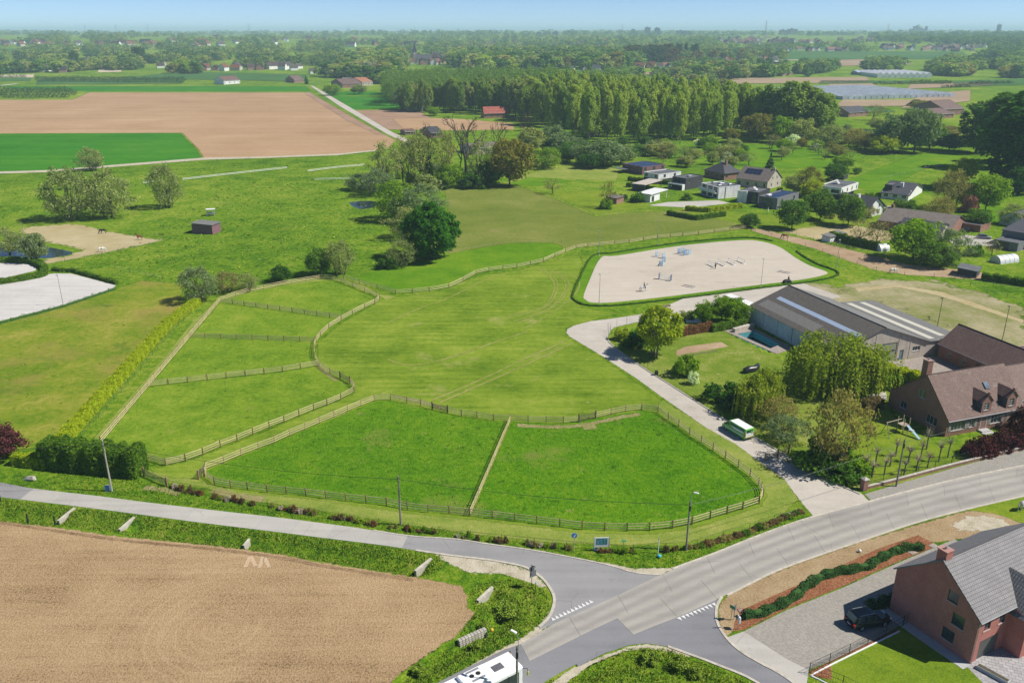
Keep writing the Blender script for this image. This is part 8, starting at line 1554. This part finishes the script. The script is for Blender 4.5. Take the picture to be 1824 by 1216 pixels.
# ---- villages: every house a thing
def house_protos():
    out=[]
    for wm in (REND_w,REND_c,BRK_far):
        for rm in (T_orange,T_red,T_dark,T_mid): out.append((wm,rm))
    return out
HP=house_protos(); HMESH={}
def hmesh(wm,rm,L,D,h,k):
    key=(wm.name,rm.name,L,D)
    if key not in HMESH:
        m=MB().add([(0,0,0),(L,0,0),(L,D,0),(0,D,0),(0,0,h),(L,0,h),(L,D,h),(0,D,h),(0,D/2,h+k),(L,D/2,h+k)],[(0,1,5,4),(1,2,6,9,5),(2,3,7,6),(3,0,4,8,7)]); a=m.mesh('wall'); a.materials.append(wm)
        m=MB().add([(-.4,-.5,h-.3),(L+.4,-.5,h-.3),(L+.4,D/2,h+k+.15),(-.4,D/2,h+k+.15),(L+.4,D+.5,h-.3),(-.4,D+.5,h-.3)],[(0,1,2,3),(4,5,3,2)]).box(L*.7,D*.5,h+k*.5,L*.7+.8,D*.5+.8,h+k+1); b=m.mesh('roof'); b.materials.append(rm)
        HMESH[key]=(a,b)
    return HMESH[key]
def village(label,group,pts,sc=1.,mix=None,seed=1):
    r=random.Random(seed)
    for (x,y) in pts:
        wm,rm=r.choice(mix or HP); L,D=r.choice([(12,8),(15,9),(10,8),(22,10)]); me=hmesh(wm,rm,L,D,r.choice([4,5]) and 4.6,r.choice([4]) ); p=G(x,y); t=thing('village_house',label,'house',p,R(r.choice([5,20,-15,75,100,50])+r.uniform(-8,8)),group); s=sc*r.uniform(.85,1.2); t.scale=(s,s,s)
        link('wall',me[0],parent=t); link('roof',me[1],parent=t)
WO=[(REND_w,T_orange),(REND_c,T_orange),(BRK_far,T_red),(REND_w,T_red),(REND_w,T_mid),(BRK_far,T_dark)]
village('pale house with red roof in the hillside village on the left','left hillside village',rnd(0,275,79,84,26,1),1.35,WO); village('house in the roadside row beyond the green crop','row beyond the green crop',[(358,126),(368,127),(388,126),(400,127),(410,126),(425,125),(442,125),(455,123),(470,125),(480,124),(495,125),(508,124),(518,126),(530,123),(553,132),(565,130),(575,127),(590,125),(598,128)],1.05,WO,2)
village('house clustered round the church with the pointed spire','church village',rnd(728,800,101,117,26,3),1.05,WO); village('cottage in the strip of houses beyond the wood','cottages beyond the wood',[(1022,126),(1046,127),(1056,127),(1130,122),(1142,124),(1152,121),(1162,122),(1170,123),(1182,121),(1200,122),(1206,118),(982,138),(1088,150),(1150,148),(745,150)],.9,None,4)
village('house in the leafy village right of the wood','leafy right village',rnd(1200,1400,106,128,22,5),.95,None); village('house in the far hamlet between the green fields','far hamlet',[(1384,92),(1392,91),(1402,92),(1412,91),(1420,90),(1446,92),(1452,91),(1462,91),(1475,92),(1490,92),(1505,91),(1513,90)],1.,WO,6)
village('house in the estate below the dark ridge wood','estate below the ridge',rnd(1570,1760,83,92,44,7),.95,None); village('house in the far hazy town','far hazy town',rnd(1280,1560,70,80,44,8),1.2,WO); village('lone house on the wooded centre hills','houses on the centre hills',rnd(860,1100,74,92,18,9),1.35,WO); village('house half hidden in the left valley trees','left valley houses',[(85,128),(92,124),(105,130),(150,112),(160,118),(185,104),(280,122),(300,118),(48,92),(52,95),(420,78),(440,76),(575,72)],1.,WO,10)
village('red-roofed house on the far left hills','houses on the left hills',rnd(300,720,70,88,26,21),1.5,WO); village('white house on the far slopes right of the church','houses right of the church',rnd(800,1200,84,98,22,22),1.35,WO)
# church
p=G(743,114); t=thing('church','stone village church with slender dark spire','church',p,R(10)); gable(t,26,11,8,15,plain('church_stone',(.34,.31,.27),.9),T_dark,{},over=.4,gut=False); obj('tower',MB().box(-6.5,2,0,-.05,8.5,20),plain('tower_stone',(.30,.27,.23),.9),t)
zt=CAMH+ray(743,75)[2]*(p.y/ray(743,75)[1])-p.z; obj('spire',MB().add([(-6.9,1.6,20),(.3,1.6,20),(.3,8.9,20),(-6.9,8.9,20),(-3.3,5.25,max(34,zt))],[(0,1,4),(1,2,4),(2,3,4),(3,0,4),(3,2,1,0)]),plain('spire_slate',(.045,.045,.055),.6),t); obj('clock_face',MB().tube([(-3.3,1.98,16.5),(-3.3,1.9,16.5)],[1.3,1.3],14),FRAMEW,t)
# ---- glasshouses, tunnels, barns on the right
def gh(label,a,b,c,n,h,mat,name):
    A,B,C=G(*a),G(*b),G(*c); dx=B-A; dy=C-A; L=dx.length; W=abs(-dy.x*dx.y+dy.y*dx.x)/L; t=thing(name,label,'greenhouse',A,math.atan2(dx.y,dx.x))
    for i in range(n):
        x0_,x1_=L*i/n+.5,L*(i+1)/n-.5; xm=(x0_+x1_)/2; obj('bay',MB().add([(x0_,0,0),(x1_,0,0),(x1_,0,h*.7),(xm,0,h),(x0_,0,h*.7),(x0_,W,0),(x1_,W,0),(x1_,W,h*.7),(xm,W,h),(x0_,W,h*.7)],[(0,1,2,3,4),(9,8,7,6,5),(3,2,7,8),(4,3,8,9),(0,4,9,5),(1,6,7,2)]),mat,t)
GHG=plain('greenhouse_glass',(.40,.44,.48),.45,var=.2,sc=.15,spec=.4)
gh('wide low field of grey-blue glasshouses on the right',(1500,178),(1700,173),(1510,160),20,4.2,GHG,'glasshouse'); gh('smaller grey-blue glasshouse strip behind the wide one',(1484,166),(1600,164),(1490,158),12,3.8,GHG,'glasshouse'); gh('bright white block of polytunnels beyond the glasshouses',(1562,139),(1660,139),(1566,132),9,7,plain('bright_film',(.72,.72,.71),.4,var=.05),'tunnel_block')
farm('blue-grey roofed packing shed beside the white tunnels',(1526,133),(1528,134),(1562,132),129,REND_b,CORR_b,1.4); farm('pale grey roofed shed between packing shed and tunnels',(1556,130),(1560,131.5),(1597,131),128,REND_b,CORR_l,1.5); farm('red brick farm building at the right village edge',(1388,133),(1392,136),(1412,134),131,BRK_far,T_red,1.8)
# ---- skyline
def at_dist(x,y,Y): 
    dx,dy,dz=ray(x,y); k=Y/dy; return Vector((dx*k,Y,CAMH+dz*k))
FARB=plain('far_block_wall',(.12,.14,.18),.8,var=.08,sc=.02); FARW=plain('far_block_white',(.66,.66,.66),.7,var=.04,sc=.02)
def block(label,x0,x1,ytop,Y,ends=False,depth=18,group=None):
    a,b=at_dist(x0,ytop,Y),at_dist(x1,ytop,Y); zb=float(T(a.x,Y))-3; L=b.x-a.x; h=a.z-zb; t=thing('apartment_block',label,'building',(a.x,Y,zb),0,group); obj('wall',MB().box(0,0,0,L,depth,h),FARB,t)
    for k in range(int(h/6)): obj('window_band',MB().box(1,-.4,4+k*6,L-1,0,6.2+k*6),GLASS,t)
    obj('roof_house',MB().box(L*.3,depth*.3,h,L*.5,depth*.7,h+4),FARB,t)
    if ends: obj('end_wall',MB().box(L-10,-1.2,0,L+1,depth,h+1),FARW,t)
for i,(x0,x1,yt) in enumerate([(956,967,57.5),(967.5,984,57.5),(984.5,998,57)]): block(('left slab of the long white-ended apartment group','middle slab of the long white-ended apartment group','right slab of the long white-ended apartment group')[i],x0,x1,yt,4300,True)
for x0,x1,yt,l in [(1149.5,1159,49,'taller of the two slim towers on the centre skyline'),(1167,1176,50,'right one of the two slim towers on the centre skyline'),(1125,1132,52.5,'small tower left of the two slim skyline towers'),(1390,1403,53.5,'dark broad tower on the right skyline'),(1405,1421,52,'darkest broad tower on the right skyline'),(1440,1447,57,'small skyline block right of the dark towers'),(1470,1486,58,'low wide skyline block'),(1492,1510,58,'right low wide skyline block'),(1205,1225,55,'low pale slab beside the right slim tower'),(1340,1346,58,'small brownish tower on the right skyline'),(1780,1785,44,'slender tall tower near the right edge of the skyline')]: block(l,x0,x1,yt,4700)
a=at_dist(1640,52,5600); t=thing('domed_basilica','hazy domed basilica on the right horizon','basilica',(a.x,5600,float(T(a.x,5600))),0); z1=at_dist(1640,51.5,5600).z-t.location.z; zt=at_dist(1640,43.5,5600).z-t.location.z
obj('nave',MB().box(-45,0,0,45,60,z1),FARB,t); obj('dome',MB().tube([(0,30,z1),(0,30,z1+(zt-z1)*.35),(0,30,z1+(zt-z1)*.7),(0,30,zt)],[24,25,18,3],12),plain('green_copper',(.22,.36,.33),.7),t,smooth=True)
for s in (-1,1): obj('tower',MB().box(s*38-6,0,z1,s*38+6,14,z1+(zt-z1)*.55),FARB,t)
def pylon(label,x,ytop,Y):
    a=at_dist(x,ytop,Y); zb=float(T(a.x,Y)); h=a.z-zb; t=thing('power_pylon',label,'pylon',(a.x,Y,zb)); r=h*.0058; w0=h*.085
    for sx in (-1,1):
        for sy in (-1,1): obj('leg',MB().tube([(sx*w0,sy*w0,0),(sx*w0*.22,sy*w0*.22,h*.66),(0,0,h)],r,4),GALV,t)
    m=MB()
    for k in range(6):
        z0_,z1_=h*.66*k/6,h*.66*(k+1)/6; wa,wb=w0*(1-.78*k/6),w0*(1-.78*(k+1)/6); m.tube([(-wa,-wa,z0_),(wb,-wb,z1_)],r*.6,3).tube([(wa,-wa,z0_),(-wb,-wb,z1_)],r*.6,3)
    obj('bracing',m,GALV,t)
    for zz,L in ((.66,.16),(.78,.20),(.90,.13)): obj('cross_arm',MB().tube([(-h*L,0,h*zz),(0,0,h*(zz+.03)),(h*L,0,h*zz)],r*.8,4),GALV,t)
for i,(x,y,Y) in enumerate([(1366,36,3600),(1584,41,4200),(443,42,4300),(1109,42,4600),(205,43,5200),(262,42.5,5600),(150,44,5000),(621,46,5200),(739,46,5200),(912,54,6000)]): pylon('lattice power pylon on the skyline, '+('tallest, left of the dark towers','right of the dark skyline towers','tall one left of the picture centre','by the slim centre towers','fifth from the left edge','behind the left hillside village','leftmost of all','thin one right of the lane','above the church spire','beside the white-ended apartments')[i],x,y,Y)
# ================= HAZE =================
a=N('haze_air'); v=a.n('VolumePrincipled'); v.inputs['Color'].default_value=(.60,.82,1.0,1); v.inputs['Density'].default_value=1.45e-4; v.inputs['Anisotropy'].default_value=0.0
a.l(v.outputs[0],a.n('OutputMaterial').inputs['Volume'])
hz=obj('haze',MB().box(-26600,-2300,-5,26600,30600,112),a.m); hz['kind']='stuff'; setp(hz,'pale blue haze lying over the far countryside','haze')
